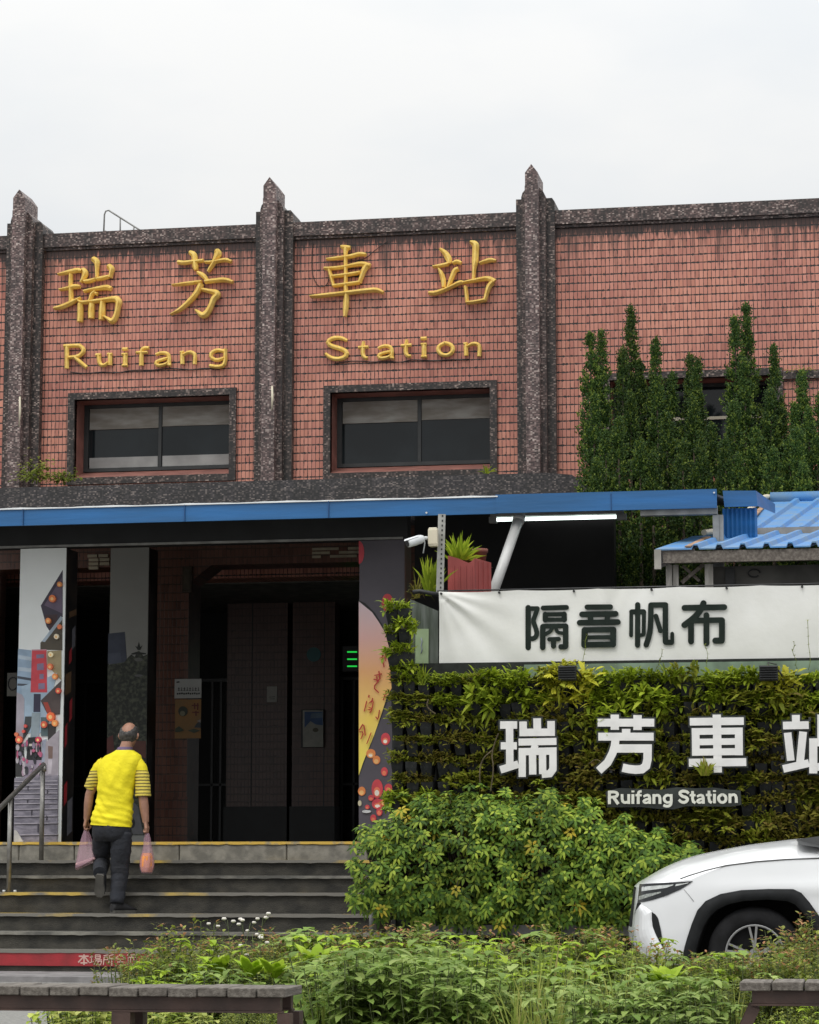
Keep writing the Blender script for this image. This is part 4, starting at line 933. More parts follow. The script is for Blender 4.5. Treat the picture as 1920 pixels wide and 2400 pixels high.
LT = {'R': [[(138, 112), (138, 262), 30], [(138, 126, 28), (210, 126, 28), (232, 150, 30), (215, 180, 28), (145, 186, 26)], [(185, 186), (238, 262), 32]], 'u': [[(280, 150), (282, 225), (305, 246), (340, 240), 27], [(355, 150), (355, 260), 28]], 'i': [[(402, 150), (402, 260), 29], [(402, 110), (402, 130), 29]],
 'f': [[(500, 118, 22), (470, 122, 26), (462, 150, 28), (462, 260, 30)], [(432, 162), (500, 162), 22]], 'a': [[(520, 178, 22), (560, 158, 24), (590, 172, 28), (592, 260, 28)], [(590, 200, 20), (540, 212, 24), (520, 235, 26), (550, 252, 22), (590, 232, 18)]], 'n': [[(638, 150), (638, 260), 29], [(640, 175, 22), (680, 158, 26), (706, 180, 28), (706, 260, 29)]],
 'g': [[(832, 150), (834, 255), (812, 284), (770, 286), (745, 274), 27], [(830, 170, 22), (785, 158, 25), (752, 185, 28), (756, 225, 27), (790, 248, 24), (830, 232, 20)]],
 'S': [[(1030, 142, 26), (1000, 118, 30), (950, 116, 30), (926, 140, 30), (950, 172, 30), (1000, 186, 32), (1020, 212, 30), (990, 244, 30), (945, 240, 28), (918, 212, 26)]], 't': [[(1072, 115), (1072, 228), (1105, 250), 28], [(1040, 162), (1105, 162), 22]],
 'a2': [[(1122, 178, 22), (1160, 158, 24), (1192, 172, 28), (1194, 258, 28)], [(1192, 200, 20), (1142, 210, 24), (1124, 232, 26), (1152, 250, 22), (1192, 230, 18)]], 't2': [[(1256, 112), (1256, 226), (1288, 248), 28], [(1222, 160), (1286, 160), 22]], 'i2': [[(1318, 146), (1318, 252), 29], [(1318, 106), (1318, 126), 29]],
 'o': [[(1405, 152, 26), (1368, 175, 28), (1362, 205, 29), (1380, 236, 28), (1408, 246, 26), (1440, 232, 28), (1450, 200, 29), (1438, 168, 28), (1403, 152, 26)]], 'n2': [[(1492, 144), (1492, 250), 29], [(1494, 172, 22), (1532, 152, 26), (1562, 172, 28), (1564, 248, 29)]]}
c = at(1580, 1892, LYW)
o = empty('name_sign', c, 'small white Ruifang Station lettering on a dark strip in the planted wall', 'sign')
b = MB(); strokes(b, [q for k in LT.values() for q in k], (1400, 1830), 4.792, LYW, .012, FLATP, it=1, step=.0003, grow=3); b.build('lettering', mat('cream_white_letter', (.70, .70, .62), .45, .06, 9), o)
b = MB(); pts = [(95, 120), (250, 82), (480, 90), (700, 100), (900, 72), (1100, 85), (1300, 75), (1480, 100), (1610, 110), (1620, 270), (1500, 290), (1000, 285), (860, 320), (720, 318), (500, 295), (110, 298)]
P = [at(1400 + x / 4.792, 1830 + y / 4.792, LYW + .012) for x, y in pts]; b.prism([(p.x, p.z) for p in P], LYW + .008, LYW + .018); b.build('backing_strip', M_BACKER, o)
b = MB(); b.box(c.x - .2, c.x - .18, LYW + .019, GY + .1, c.z + .03, c.z + .05); b.box(c.x + .18, c.x + .2, LYW + .019, GY + .1, c.z + .03, c.z + .05); b.build('bracket', M_DSTEEL, o)

# floodlights over the green wall
for px, lab in ((1332, 'black finned floodlight below the banner, above the left white letters'), (1803, 'black finned floodlight below the banner near the right edge')):
    p = at(px, 1577, 20.42); o = empty('floodlight', p, lab, 'lamp', 'floodlights over the planted wall')
    b = MB(); b.box(p.x - .075, p.x + .07, 20.36, 20.44, p.z - .065, p.z + .055)
    for i in range(6): b.box(p.x - .072, p.x + .067, 20.335, 20.361, p.z - .058 + i * .019, p.z - .050 + i * .019)
    bevel(b.build('housing', M_BLACK, o), .004, 1)
    b = MB(); b.tube([(p.x + .075, 20.40, p.z + .02), (p.x + .10, 20.42, p.z - .02), (p.x + .095, 20.55, p.z - .03), (p.x, 20.66, p.z - .03)], .008, 6)
    b.tube([(p.x, 20.42, p.z + .055), (p.x - .01, 20.45, p.z + .085), (p.x + .05, 20.6, p.z + .08)], .005, 5); b.build('bracket', M_DSTEEL, o)

# clear panel with a green notice at the left end of the banner
o = empty('side_panel', at(995, 1560, 20.95), 'weathered grey plastic panel with a pale green notice, left of the banner', 'panel')
P = [at(x, y, 20.95) for x, y in ((962, 1404), (1027, 1432), (1027, 1600), (962, 1600))]
b = MB(); b.prism([(p.x, p.z) for p in P], 20.95, 20.965); b.build('sheet', mat('algae_streaked_plastic', (.15, .17, .15), .3, .3, 4, col2=(.06, .075, .055), stretch=(9, 1, .8), lo=.35, hi=.68), o)
P = [at(x, y, 20.94) for x, y in ((974, 1474), (1005, 1474), (1004, 1600), (974, 1600))]
b = MB(); b.prism([(p.x, p.z) for p in P], 20.935, 20.949); b.build('green_notice', mat('pale_green_paper', (.32, .42, .24), .6, .1, 6), o)
b = MB(); b.tube([at(987, 1495 + i * 9, 20.93) + Vector(((i % 2) * .01, 0, 0)) for i in range(5)], .004, 4); b.build('notice_writing', ink((.3, .32, .42)), o)
b = MB(); b.tube([at(968, 1388, 20.8), at(985, 1386, 20.8), at(1030, 1394, 20.8)], .018, 8); b.build('rail_arm', M_BLACK, o)
# slotted post, junction box, camera
p, q = at(1031, 1395, 20.84), at(1036, 1205, 20.84)
o = empty('slotted_post', p, 'grey slotted angle post rising from the banner corner to the canopy', 'post')
b = MB(); dxx = Vector((.030, 0, 0)); b.bar(p, q, .062, .004, (0, 1, 0)); b.bar(p + Vector((-.030, .015, 0)), q + Vector((-.030, .015, 0)), .004, .03, (0, 1, 0)); b.build('angle_bar', mat('galvanised_angle', (.33, .33, .31), .5, .15, 12), o)
b = MB()
for i in range(17):
    a = p + (q - p) * ((i + .4) / 17); c = p + (q - p) * ((i + .8) / 17); off = Vector((.006, -.0045, 0)); b.bar(a + off, c + off, .011, .003, (0, 1, 0))
b.build('slot', M_BLACK, o)
p = at(1014, 1282, 20.80); q = at(1027, 1238, 20.80)
o = empty('junction_box', p, 'cream plastic junction box on the slotted post beside the camera', 'box')
b = MB(); x0, x1 = at(1006, 1260, 20.78).x, at(1026, 1260, 20.78).x; b.box(x0, x1, 20.74, 20.82, p.z, q.z); bevel(b.build('body', M_CREAM, o), .008, 2)
b = MB(); b.box(x0 - .003, x1 + .003, 20.735, 20.75, p.z + .015, q.z - .015); bevel(b.build('lid', M_CREAM, o), .006, 2)
a, c = at(955, 1274, 20.62), at(992, 1262, 20.72)
o = empty('security_camera', at(985, 1275, 20.7), 'white bullet security camera pointing left from the cream box', 'camera')
b = MB(); d = (c - a).normalized(); b.tube([a, a + d * .012, a + d * .07, c - d * .02, c], [.030, .036, .038, .036, .028], 16); b.build('barrel', M_WHITEM, o)
b = MB(); b.tube([a - d * .004, a - d * .001], [.026, .028], 16); b.build('lens', M_BLACK, o)
b = MB(); up_ = Vector((0, 0, .030)); rows = [[a + d * t + Vector((0, -.04 + .08 * k / 6, 0)) + Vector((0, 0, .022 + .02 * math.sin(math.pi * k / 6))) for k in range(7)] for t in (-.025, .06, .12)]; b.grid(rows); b.build('sun_shield', M_WHITEM, o)
b = MB(); b.tube([c, c + d * .02, Vector((x0, 20.78, c.z + .004))], [.016, .013, .02], 8); b.tube([c + d * .012, c + Vector((.01, .02, -.04)), c + Vector((-.005, .03, -.12))], .005, 5); b.build('arm', M_WHITEM, o)

# red planter with ferns behind the banner corner
RYP = 21.25
o = empty('red_planter', at(1100, 1395, RYP), 'red ribbed planter box with a dipped rim behind the banner corner', 'planter')
pts = [(1050, 1302), (1072, 1308), (1098, 1319), (1102, 1318), (1113, 1308), (1114, 1420), (1050, 1420)]
P = [at(x, y, RYP) for x, y in pts]; b = MB(); b.prism([(p.x, p.z) for p in P], RYP, RYP + .02)
p = at(1114, 1308, RYP); q = at(1144, 1313, RYP); zlo = at(1100, 1420, RYP).z
b.add([(p.x, RYP, p.z), (p.x, RYP, zlo), (q.x, RYP + .18, zlo), (q.x, RYP + .18, q.z)], [(0, 1, 2, 3)]); b.add([(p.x - .0, RYP + .02, p.z - .02), (P[0].x, RYP + .02, P[0].z - .03), (P[0].x, RYP + .3, P[0].z - .03), (q.x, RYP + .3, q.z - .03)], [(0, 1, 2, 3)])
for px in (1064, 1078, 1092, 1106): a = at(px, 1326, RYP); b.box(a.x - .004, a.x + .004, RYP - .008, RYP - .001, zlo, a.z)
for t in (.25, .55, .85): b.box(p.x + (q.x - p.x) * t - .004, p.x + (q.x - p.x) * t + .006, RYP + .18 * t - .012, RYP + .18 * t + .004, zlo, p.z - .02)
b.build('box', M_REDPL, o)
p = at(1125, 1310, RYP + .25)
o = empty('clay_pot', p, 'small brown clay pot behind the red planter', 'pot')
b = MB(); b.tube([p + Vector((0, 0, -.06)), p + Vector((0, 0, .05)), p + Vector((0, 0, .055)), p + Vector((0, 0, .085))], [.045, .06, .07, .07], 14); b.build('bowl', mat('clay', (.16, .05, .035), .7, .2, 8), o)

# ------------------------------------------------------------------ shed with blue corrugated roof
def roofsheet(fl, fr, bl, br, ribs, name, par, m, thick=.012, rib=.035):
    "fl..br: 3-D corners (front-left ...), ribs: list of t along the front edge"
    b = MB(); rows = [[], []]
    us = []
    for i, t in enumerate(ribs):
        wv_ = .30 / len(ribs) * .9
        us += [(t - wv_ * .55, 0), (t - wv_ * .28, rib), (t + wv_ * .28, rib), (t + wv_ * .55, 0)]
    us = [(0, 0)] + us + [(1, 0)]
    for t, h in us:
        f = fl.lerp(fr, t); g = bl.lerp(br, t); rows[0].append(f + Vector((0, 0, h))); rows[1].append(g + Vector((0, 0, h)))
    b.grid(rows, 0, False); b.grid([[p - Vector((0, 0, thick)) for p in r] for r in rows], 0, False); b.grid([rows[0], [p - Vector((0, 0, thick)) for p in rows[0]]], 0, False)
    return b.build(name, m, par)
SY = 21.3
sh = empty('shed', at(1740, 1400, SY), 'shed with a two tier blue corrugated metal roof on grey timber posts, behind the banner', 'shed')
fl, fr = at(1536, 1283, SY), at(2600, 1267, SY); zf = (fl.z + fr.z) / 2; fl.z = fr.z = zf
bl, br = at(1625, 1253, 23.7), at(2640, 1240, 23.7); bl.z = br.z = AZ(1252, 23.7, 1800)
roofsheet(fl, fr, bl, br, [.091 + .0532 * i for i in range(17)], 'lower_roof', sh, M_BLUEP)
ul, ur = at(1700, 1246, 23.75), at(2620, 1235, 23.75); ul.z = ur.z = AZ(1244, 23.75, 1800)
vl, vr = at(1806, 1176, 27.4), at(2670, 1168, 27.4); vl.z = vr.z = AZ(1174, 27.4, 1860)
roofsheet(ul, ur, vl, vr, [.0753 + .0616 * i for i in range(15)], 'upper_roof', sh, M_BLUEP)
b = MB(); b.bar(ul + Vector((-.05, -.02, -.01)), ur + Vector((0, -.02, -.01)), .03, .07); b.build('flashing', mat('dull_flashing', (.30, .28, .25), .5, .2, 7), sh)
b = MB(); b.tube([vl + Vector((.0, 0, .03)), vr + Vector((0, 0, .03))], .07, 10); b.build('ridge_cap', M_BLUEP, sh)
b = MB(); cpts = [at(1650, 1256, 23.2), at(1690, 1251, 23.6), at(1706, 1243, 23.8), at(1740, 1216, 25), at(1766, 1193, 26.2), at(1778, 1180, 27), at(1792, 1171, 27.3), at(1806, 1171, 27.4), at(1809, 1178, 27.4)]
b.tube([Vector(q) for q in chaikin([tuple(c + Vector((0, 0, .03))) for c in cpts], 2)], .028, 8); b.build('conduit', M_CREAM, sh)
b = MB(); b.bar(at(1745, 1238, 23.85) + Vector((0, 0, .02)), at(1792, 1190, 26.8) + Vector((0, 0, .03)), .05, .012); b.bar(at(1612, 1284, 21.35) + Vector((0, 0, .01)), at(1660, 1264, 23.0) + Vector((0, 0, .02)), .05, .012); b.build('rust_stain_strip', mat('rusty_strip', (.33, .20, .12), .7, .3, 9), sh)
b = MB(); p, q = at(1554, 1289, SY + .02), at(2590, 1273, SY + .02); b.box(p.x, q.x, SY + .02, SY + .08, AZ(1316, SY, 1700), AZ(1289, SY, 1700)); b.build('eave_beam', M_WOOD, sh)
b = MB(); a = at(1534, 1285, SY); b.add([fl + Vector((-.008, 0, -.014)), fl + Vector((.02, 0, -.17)), bl + Vector((.02, 0, -.17)), bl + Vector((-.008, 0, -.014))], [(0, 1, 2, 3)]); b.box(a.x - .002, a.x + .055, SY - .004, SY + .012, AZ(1334, SY, 1540), AZ(1288, SY, 1540)); b.build('barge_board', mat('grey_barge', (.34, .32, .29), .6, .2, 6), sh)
b = MB()
for xa, xb, yy in ((1561, 1575, SY + .12), (1577, 1590, SY + .14), (1652, 1671, SY + .13)):
    b.box(at(xa, 1340, yy).x, at(xb, 1340, yy).x, yy, yy + .06, 2.6, AZ(1316, SY, 1700) - .002)
b.build('post', mat('pale_timber_post', (.30, .285, .26), .7, .2, 8, stretch=(6, 6, 1)), sh)
b = MB(); b.bar(at(1598, 1366, SY + .2), at(1650, 1322, SY + .2), .03, .02, (0, 1, 0)); b.bar(at(1600, 1326, SY + .23), at(1640, 1362, SY + .23), .025, .02, (0, 1, 0)); b.build('brace', M_WOOD, sh)
b = MB(); b.box(at(1672, 1340, SY + .3).x, at(2580, 1340, SY + .3).x, SY + .3, SY + .36, 0, AZ(1318, SY, 1700)); b.build('front_wall', mat('shed_wall', (.075, .072, .066), .8, .25, 4), sh)
b = MB(); b.box(at(1700, 1340, SY + .29).x, at(1722, 1340, SY + .29).x, SY + .28, SY + .299, 2.6, AZ(1322, SY, 1700)); b.build('door_gap', M_BLACK, sh)
b = MB(); c = at(1768, 1343, SY + .28); b.tube([(c.x + .05 * math.cos(i * math.pi / 8), SY + .28, c.z + .032 * math.sin(i * math.pi / 8)) for i in range(15)], .006, 5); b.build('hanging_ring', M_BLACK, sh)
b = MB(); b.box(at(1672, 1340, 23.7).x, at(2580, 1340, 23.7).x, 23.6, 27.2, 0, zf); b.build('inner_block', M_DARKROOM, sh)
# blue gutter box and fluted panel behind the canopy end
o = empty('gutter_box', at(1740, 1190, 23), 'blue sheet metal gutter end with a fluted panel, between the canopy end and the shed', 'gutter')
GBY = 23.0
P = [at(x, y, GBY) for x, y in ((1694, 1150), (1772, 1150), (1776, 1186), (1698, 1188))]
b = MB(); b.prism([(p.x, p.z) for p in P], GBY, GBY + .03); p, q, r = at(1772, 1150, GBY), at(1776, 1186, GBY), at(1828, 1170, GBY + .9)
b.add([p, q, (q.x + .12, GBY + .9, q.z + .05), (q.x + .12, GBY + .9, p.z + .0)], [(0, 1, 2, 3)]); b.build('gutter', M_BLUE, o)
b = MB(); xs_ = [at(1693 + i * 5.4, 1210, GBY).x for i in range(16)]
rows = [[(x, GBY + .05 + (.02 if i % 2 else 0), AZ(1189, GBY, 1730)) for i, x in enumerate(xs_)], [(x, GBY + .05 + (.02 if i % 2 else 0), AZ(1262, GBY, 1730)) for i, x in enumerate(xs_)]]
b.grid(rows, 0, False); b.build('fluted_panel', M_BLUE, o)

# ================================================================== BENCHES
def bench(name, xs_px, zc, ytop, lab, legs, xend=None):
    k = zc / FPX; y0 = gp((xs_px[0] + xs_px[-1]) / 2, zc).y; z = EYE - (ytop - 2025) * k
    o = empty(name, gp((xs_px[0] + xs_px[-1]) / 2, zc), lab, 'bench', 'timber benches by the planting bed')
    X = [at(px, ytop, y0).x for px in xs_px]
    b = MB()
    for i, (a, c) in enumerate(zip(X, X[1:])):
        dz = rs.uniform(-.002, .002); b.box(a + .0035, c - .0035, y0 + rs.uniform(-.003, .003), y0 + .29, z - .034 + dz, z + dz)
    bevel(b.build('seat', M_WOODT, o), .003, 1)
    b = MB(); xa, xb = X[0] + .05, X[-1] - .03
    for yy in (y0 + .035, y0 + .215): b.box(xa, xb, yy, yy + .04, z - .085, z - .036); b.box(xa - .005, xb + .005, yy - .006, yy + .046, z - .094, z - .086)
    b.build('frame', M_RUST, o)
    return o, y0, z, k, X
xs1 = [-300 + 69.4 * i for i in range(15)]; xs1 = [x - (xs1[-1] - 670) for x in xs1]
o, y0, z, k, X = bench('timber_bench', xs1, 9.93, 2305.5, 'weathered plank bench in front of the stairs at the lower left', None)
for px in (278, 668, -160):
    x = at(px, 2370, y0).x
    for ya in (.03, .20): b = MB(); b.box(x - .037, x + .037 if px < 600 else x + .01, y0 + ya, y0 + ya + .065, -.0, z - .095); b.build('leg', M_RUST, o)
xs2 = [1731 + 76.5 * i for i in range(9)]
o, y0, z, k, X = bench('timber_bench', xs2, 10.19, 2297, 'weathered plank bench with a splayed steel leg at the lower right corner', None)
for yy in (y0 + .06, y0 + .23):
    b = MB(); p = at(1757, 2343, yy); q = Vector((p.x - .17, yy, 0.0)); b.bar(Vector((p.x + .02, yy, z - .10)), q, .045, .02, (0, 1, 0)); b.build('leg', M_RUST, o)
for yy in (y0 + .06, y0 + .23):
    b = MB(); p = at(2250, 2343, yy); b.bar(Vector((p.x, yy, z - .10)), Vector((p.x + .17, yy, 0.0)), .045, .02, (0, 1, 0)); b.build('leg', M_RUST, o)
# ================================================================== CAR
M_PAINT = mat('white_car_paint', (.74, .75, .76), .22, .02, 2, spec=.6)
M_PAINT.node_tree.nodes['Principled BSDF'].inputs['Coat Weight'].default_value = .6
M_PAINT.node_tree.nodes['Principled BSDF'].inputs['Coat Roughness'].default_value = .08
M_TRIM = mat('black_wheelarch_plastic', (.014, .015, .016), .7, .2, 12, spec=.2)
M_WELL = mat('wheel_well_black', (.004, .004, .004), .9, .2, 5)
M_RUB = mat('tyre_rubber', (.012, .012, .013), .8, .25, 12, .1, 60, spec=.2)
M_RIM = mat('machined_alloy', (.40, .40, .40), .3, .08, 10, metal=.6)
M_RIMB = mat('dark_alloy', (.02, .02, .022), .35, .2, 10, metal=.4)
M_LAMP = mat('headlamp_dark_glass', (.012, .014, .016), .12, .3, 14, spec=.45)
M_CHR = mat('lamp_reflector', (.62, .64, .62), .18, .15, 40, metal=.5)
YN, CW = 17.75, 1.86
YC = YN + CW / 2
X0 = at(1478, 2179, YC - .5).x
def interp(t, T):
    for (a, u), (c, v) in zip(T, T[1:]):
        if t <= c: return u + (v - u) * max(0, (t - a)) / (c - a)
    return T[-1][1]
HW = [(0, .42), (.015, .54), (.04, .64), (.09, .73), (.16, .80), (.26, .855), (.42, .895), (.7, .918), (1.1, .93), (3.7, .93), (4.1, .90), (4.3, .84), (4.4, .7)]
ZT = [(0, .795), (.1, .815), (.25, .835), (.43, .855), (.55, .905), (.67, .945), (.85, .972), (1.08, .992), (1.3, 1.0), (2.4, 1.02), (3.6, 1.06), (4.4, 1.02)]
ZC = [(0, .800), (.03, .828), (.06, .846), (.15, .905), (.25, .960), (.41, 1.020), (.565, 1.052), (.8, 1.092), (1.11, 1.130), (1.35, 1.150), (4.4, 1.15)]
XO = [(.2, .20), (.285, .11), (.34, .05), (.42, .008), (.50, 0), (.60, .016), (.68, .030), (.78, .045), (.84, .058), (1.2, .1)]
def yside(x, z):
    h = interp(max(0, x - interp(z, XO) * .6), HW)
    tum = .055 * max(0, (z - .62) / .38) ** 2 + .03 * max(0, (.5 - z) / .3) ** 2
    cr_ = .012 * math.exp(-((z - .80) / .05) ** 2) * min(1, max(0, (x - .45) / .5))      # shoulder crease
    return YC - h + tum - cr_
def car_at(px, py, off=.006):
    Y = YN
    for _ in range(8):
        p = at(px, py, Y); Y = yside(max(0, p.x - X0), p.z) - off
    return at(px, py, Y)
zp = lambda x, y: (1320 + x / 2.875, 1650 + y / 2.875)
car = empty('parked_car', (X0 + 2.2, YC, 0), 'white car with black wheel arch, its front end parked before the planted wall', 'car')
WX, WZ, WR = at(1769, 2238, YN).x, at(1769, 2238, YN).z, .322
arch_px = [(806, 1700), (818, 1640), (838, 1570), (868, 1480), (905, 1390), (960, 1328), (1060, 1280), (1200, 1254), (1380, 1246), (1550, 1247), (1605, 1272), (1660, 1335), (1720, 1420), (1775, 1510), (1810, 1610), (1830, 1700)]
inn_px = [(888, 1700), (898, 1640), (916, 1580), (945, 1500), (985, 1432), (1030, 1390), (1110, 1350), (1220, 1327), (1380, 1318), (1510, 1328), (1565, 1352), (1610, 1400), (1650, 1455), (1695, 1530), (1725, 1620), (1740, 1700)]
arch = [car_at(*zp(*q), .0) for q in arch_px]; inn = [car_at(*zp(*q), .0) for q in inn_px]
def inside(x, z, poly):
    c = False; n = len(poly)
    for i in range(n):
        (x1, z1), (x2, z2) = poly[i], poly[(i + 1) % n]
        if (z1 > z) != (z2 > z) and x < (x2 - x1) * (z - z1) / (z2 - z1) + x1: c = not c
    return c
mid = [((a.x + c.x) / 2, (a.z + c.z) / 2) for a, c in zip(arch, inn)]
mid = [(mid[0][0], .1)] + mid + [(mid[-1][0], .1)]
# body side + front skin, a fine grid with the arch left open
b = MB()
xs = [0, .006, .015, .03, .05, .075, .105, .14, .18, .23, .29, .36] + [.40 + .03 * i for i in range(44)] + [1.75 + .15 * i for i in range(18)] + [4.4]
zlev = lambda x: [.2 + (interp(x, ZT) - .2) * t / 26 for t in range(27)]
def skin(sgn):
    idx = {}
    for i, x in enumerate(xs):
        for j, z in enumerate(zlev(x)):
            xx = max(x, 0) + interp(z, XO) * max(0, 1 - x / .9); yy = yside(xx, z)
            if sgn < 0: yy = 2 * YC - yy
            idx[i, j] = len(b.v); b.v.append((X0 + xx, yy, z))
    for i in range(len(xs) - 1):
        for j in range(26):
            q = [idx[i, j], idx[i + 1, j], idx[i + 1, j + 1], idx[i, j + 1]]
            cx = sum(b.v[k][0] for k in q) / 4; cz = sum(b.v[k][2] for k in q) / 4
            if inside(cx, cz, mid) or inside(cx - 2.62, cz, mid): continue
            b.f.append(q); b.mi.append(1 if cz < .27 else 0); b.sm.append(True)
    return idx
i1 = skin(1); i2 = skin(-1)
for ii, rng in ((0, range(26)), (len(xs) - 1, range(26))):
    for j in rng:
        n = 10
        a0, a1, c0, c1 = [Vector(b.v[k]) for k in (i1[ii, j], i1[ii, j + 1], i2[ii, j], i2[ii, j + 1])]
        rows = [[a0.lerp(c0, t / n) - Vector(((.06 if ii == 0 else -.05) * math.sin(math.pi * t / n), 0, 0)) for t in range(n + 1)], [a1.lerp(c1, t / n) - Vector(((.06 if ii == 0 else -.05) * math.sin(math.pi * t / n), 0, 0)) for t in range(n + 1)]]
        zz = a0.z; b.grid(rows, 1 if (ii == 0 and (.50 < zz < .78 or zz < .3)) else 0)
body = b.build('body', [M_PAINT, M_TRIM], car)
# bonnet: crowned surface between the two wing lines, with a rolled shut line at the wings
b = MB(); rows = []
def smooth(T, x):
    return sum(interp(max(0, x + d), T) * q for d, q in ((-.06, .15), (-.03, .2), (0, .3), (.03, .2), (.06, .15))) if x > .06 else interp(x, T)
for x in [0, .01, .03] + [.06 + .02 * i for i in range(67)]:
    zt_, zc_ = interp(x, ZT), smooth(ZC, x); xx = x + interp(zt_, XO) * max(0, 1 - x / .9)
    ya = yside(xx, zt_); r = []
    for k in range(-12, 13):
        v = k / 12; h = 1 - abs(v) ** 2.6
        rid = .010 * math.exp(-((abs(v) - .72) / .05) ** 2) * min(1, x / .4)
        fx = -.055 * (1 - v * v) * max(0, 1 - x / .5)
        r.append((X0 + xx + fx, YC + (YC - ya) * v * .995, zt_ + (zc_ - zt_) * h + rid + (.004 if abs(v) < 1 else -.006)))
    rows.append(r)
b.grid(rows); b.build('bonnet', M_PAINT, car)
b = MB(); L_ = [zp(*q) for q in ((790, 1178), (850, 1156), (960, 1122), (1100, 1088), (1300, 1062), (1500, 1047), (1730, 1038))]
b.tube([car_at(x, y, .004) for x, y in L_], .0045, 5); b.build('shut_line', mat('shaded_panel_gap', (.10, .10, .10), .6, .2, 9), car)  # bonnet seam, its shadow put into the grey line
b = MB(); b.tube([car_at(*zp(x, y), .001) for x, y in ((815, 1250), (850, 1290), (880, 1330))], .003, 5); b.build('bumper_gap', mat('fine_gap', (.35, .35, .35), .6, .1, 9), car)
def strip(top, bot, off, m, name, par, n=18, mi=0):
    def res(L, t):
        t *= len(L) - 1; i = min(int(t), len(L) - 2); f = t - i
        return (L[i][0] + (L[i + 1][0] - L[i][0]) * f, L[i][1] + (L[i + 1][1] - L[i][1]) * f)
    b = MB(); rows = []
    for v in (0, .33, .67, 1):
        rows.append([])
        for i in range(n + 1):
            a, c = res(top, i / n), res(bot, i / n); q = (a[0] + (c[0] - a[0]) * v, a[1] + (c[1] - a[1]) * v)
            rows[-1].append(car_at(*zp(*q), off))
    b.grid(rows); return b.build(name, m, par)
hl = strip([(514, 1213), (600, 1208), (700, 1204), (800, 1198), (873, 1193)], [(500, 1340), (580, 1326), (680, 1296), (790, 1250), (874, 1196)], .006, M_LAMP, 'headlight', car)
strip([(530, 1232), (620, 1224), (720, 1218), (745, 1216)], [(528, 1262), (580, 1254), (690, 1240), (740, 1222)], .009, M_CHR, 'reflector', hl, 10)
strip([(760, 1214), (800, 1210), (845, 1203)], [(755, 1228), (800, 1218), (845, 1206)], .009, M_CHR, 'reflector', hl, 8)
strip([(510, 1296), (560, 1280), (660, 1264)], [(508, 1322), (560, 1306), (660, 1272)], .009, mat('lamp_grey', (.30, .32, .30), .25, .3, 60), 'reflector', hl, 10)
strip([(498, 1342), (512, 1338), (524, 1340)], [(478, 1425), (494, 1390), (524, 1345)], .004, M_TRIM, 'grille_edge', car, 6)
strip([(598, 1402), (622, 1418), (640, 1442), (658, 1520), (670, 1600), (686, 1652)], [(598, 1406), (597, 1450), (604, 1500), (622, 1545), (648, 1598), (684, 1656)], .003, M_TRIM, 'bumper_vent', car, 14)
# faceted bumper corner: a shallow plane turned to the front, bounded by a crease
b = MB(); FA = [(524, 1348), (560, 1368), (598, 1398), (597, 1450), (603, 1500), (620, 1548), (646, 1600), (678, 1655)]; FB = [(484, 1400), (478, 1440), (470, 1480), (464, 1520), (460, 1550), (462, 1590), (500, 1650), (566, 1722)]
rows = []
for a, c in zip(FA, FB): rows.append([car_at(*zp(a[0] + (c[0] - a[0]) * t, a[1] + (c[1] - a[1]) * t), .004 + .030 * math.sin(math.pi * min(1, t * 1.15)) ** .8 * (1 if t < .87 else .3)) for t in (0, .1, .2, .35, .5, .65, .8, .9, 1)])
b.grid(rows, 0, False); b.build('bumper_corner', M_PAINT, car)
strip([(458, 1598), (490, 1650), (540, 1700), (600, 1742)], [(456, 1612), (486, 1668), (536, 1722), (596, 1764)], .008, M_TRIM, 'lower_lip', car, 10)
strip([(470, 1640), (500, 1686), (550, 1730), (590, 1756)], [(470, 1646), (500, 1694), (550, 1740), (590, 1768)], .012, M_RIM, 'lip_moulding', car, 10)
# arch cladding, well, wheel
for dx in (0, 2.62):
    b = MB(); ou = [Vector((a.x + dx, yside(a.x + dx - X0, a.z) - .012, a.z)) for a in arch]; im = [Vector((a.x + dx, yside(a.x + dx - X0, a.z) - .016, a.z)) for a in inn]
    ou = [Vector((ou[0].x - .005, ou[0].y, .22))] + ou + [Vector((ou[-1].x + .005, ou[-1].y, .22))]; im = [Vector((im[0].x - .005, im[0].y, .22))] + im + [Vector((im[-1].x + .005, im[-1].y, .22))]
    lip = [p + Vector((0, .05, 0)) for p in im]; oin = [p + Vector((0, .03, 0)) for p in ou]
    b.grid([oin, ou, [p.lerp(q, .5) - Vector((0, .006, 0)) for p, q in zip(ou, im)], im, lip]); b.build('arch_cladding', M_TRIM, car)
    b = MB(); deep = [p + Vector((0, .34, 0)) for p in lip]; b.grid([lip, deep]); b.extr(deep, (0, .01, 0)); b.build('wheel_well', M_WELL, car)
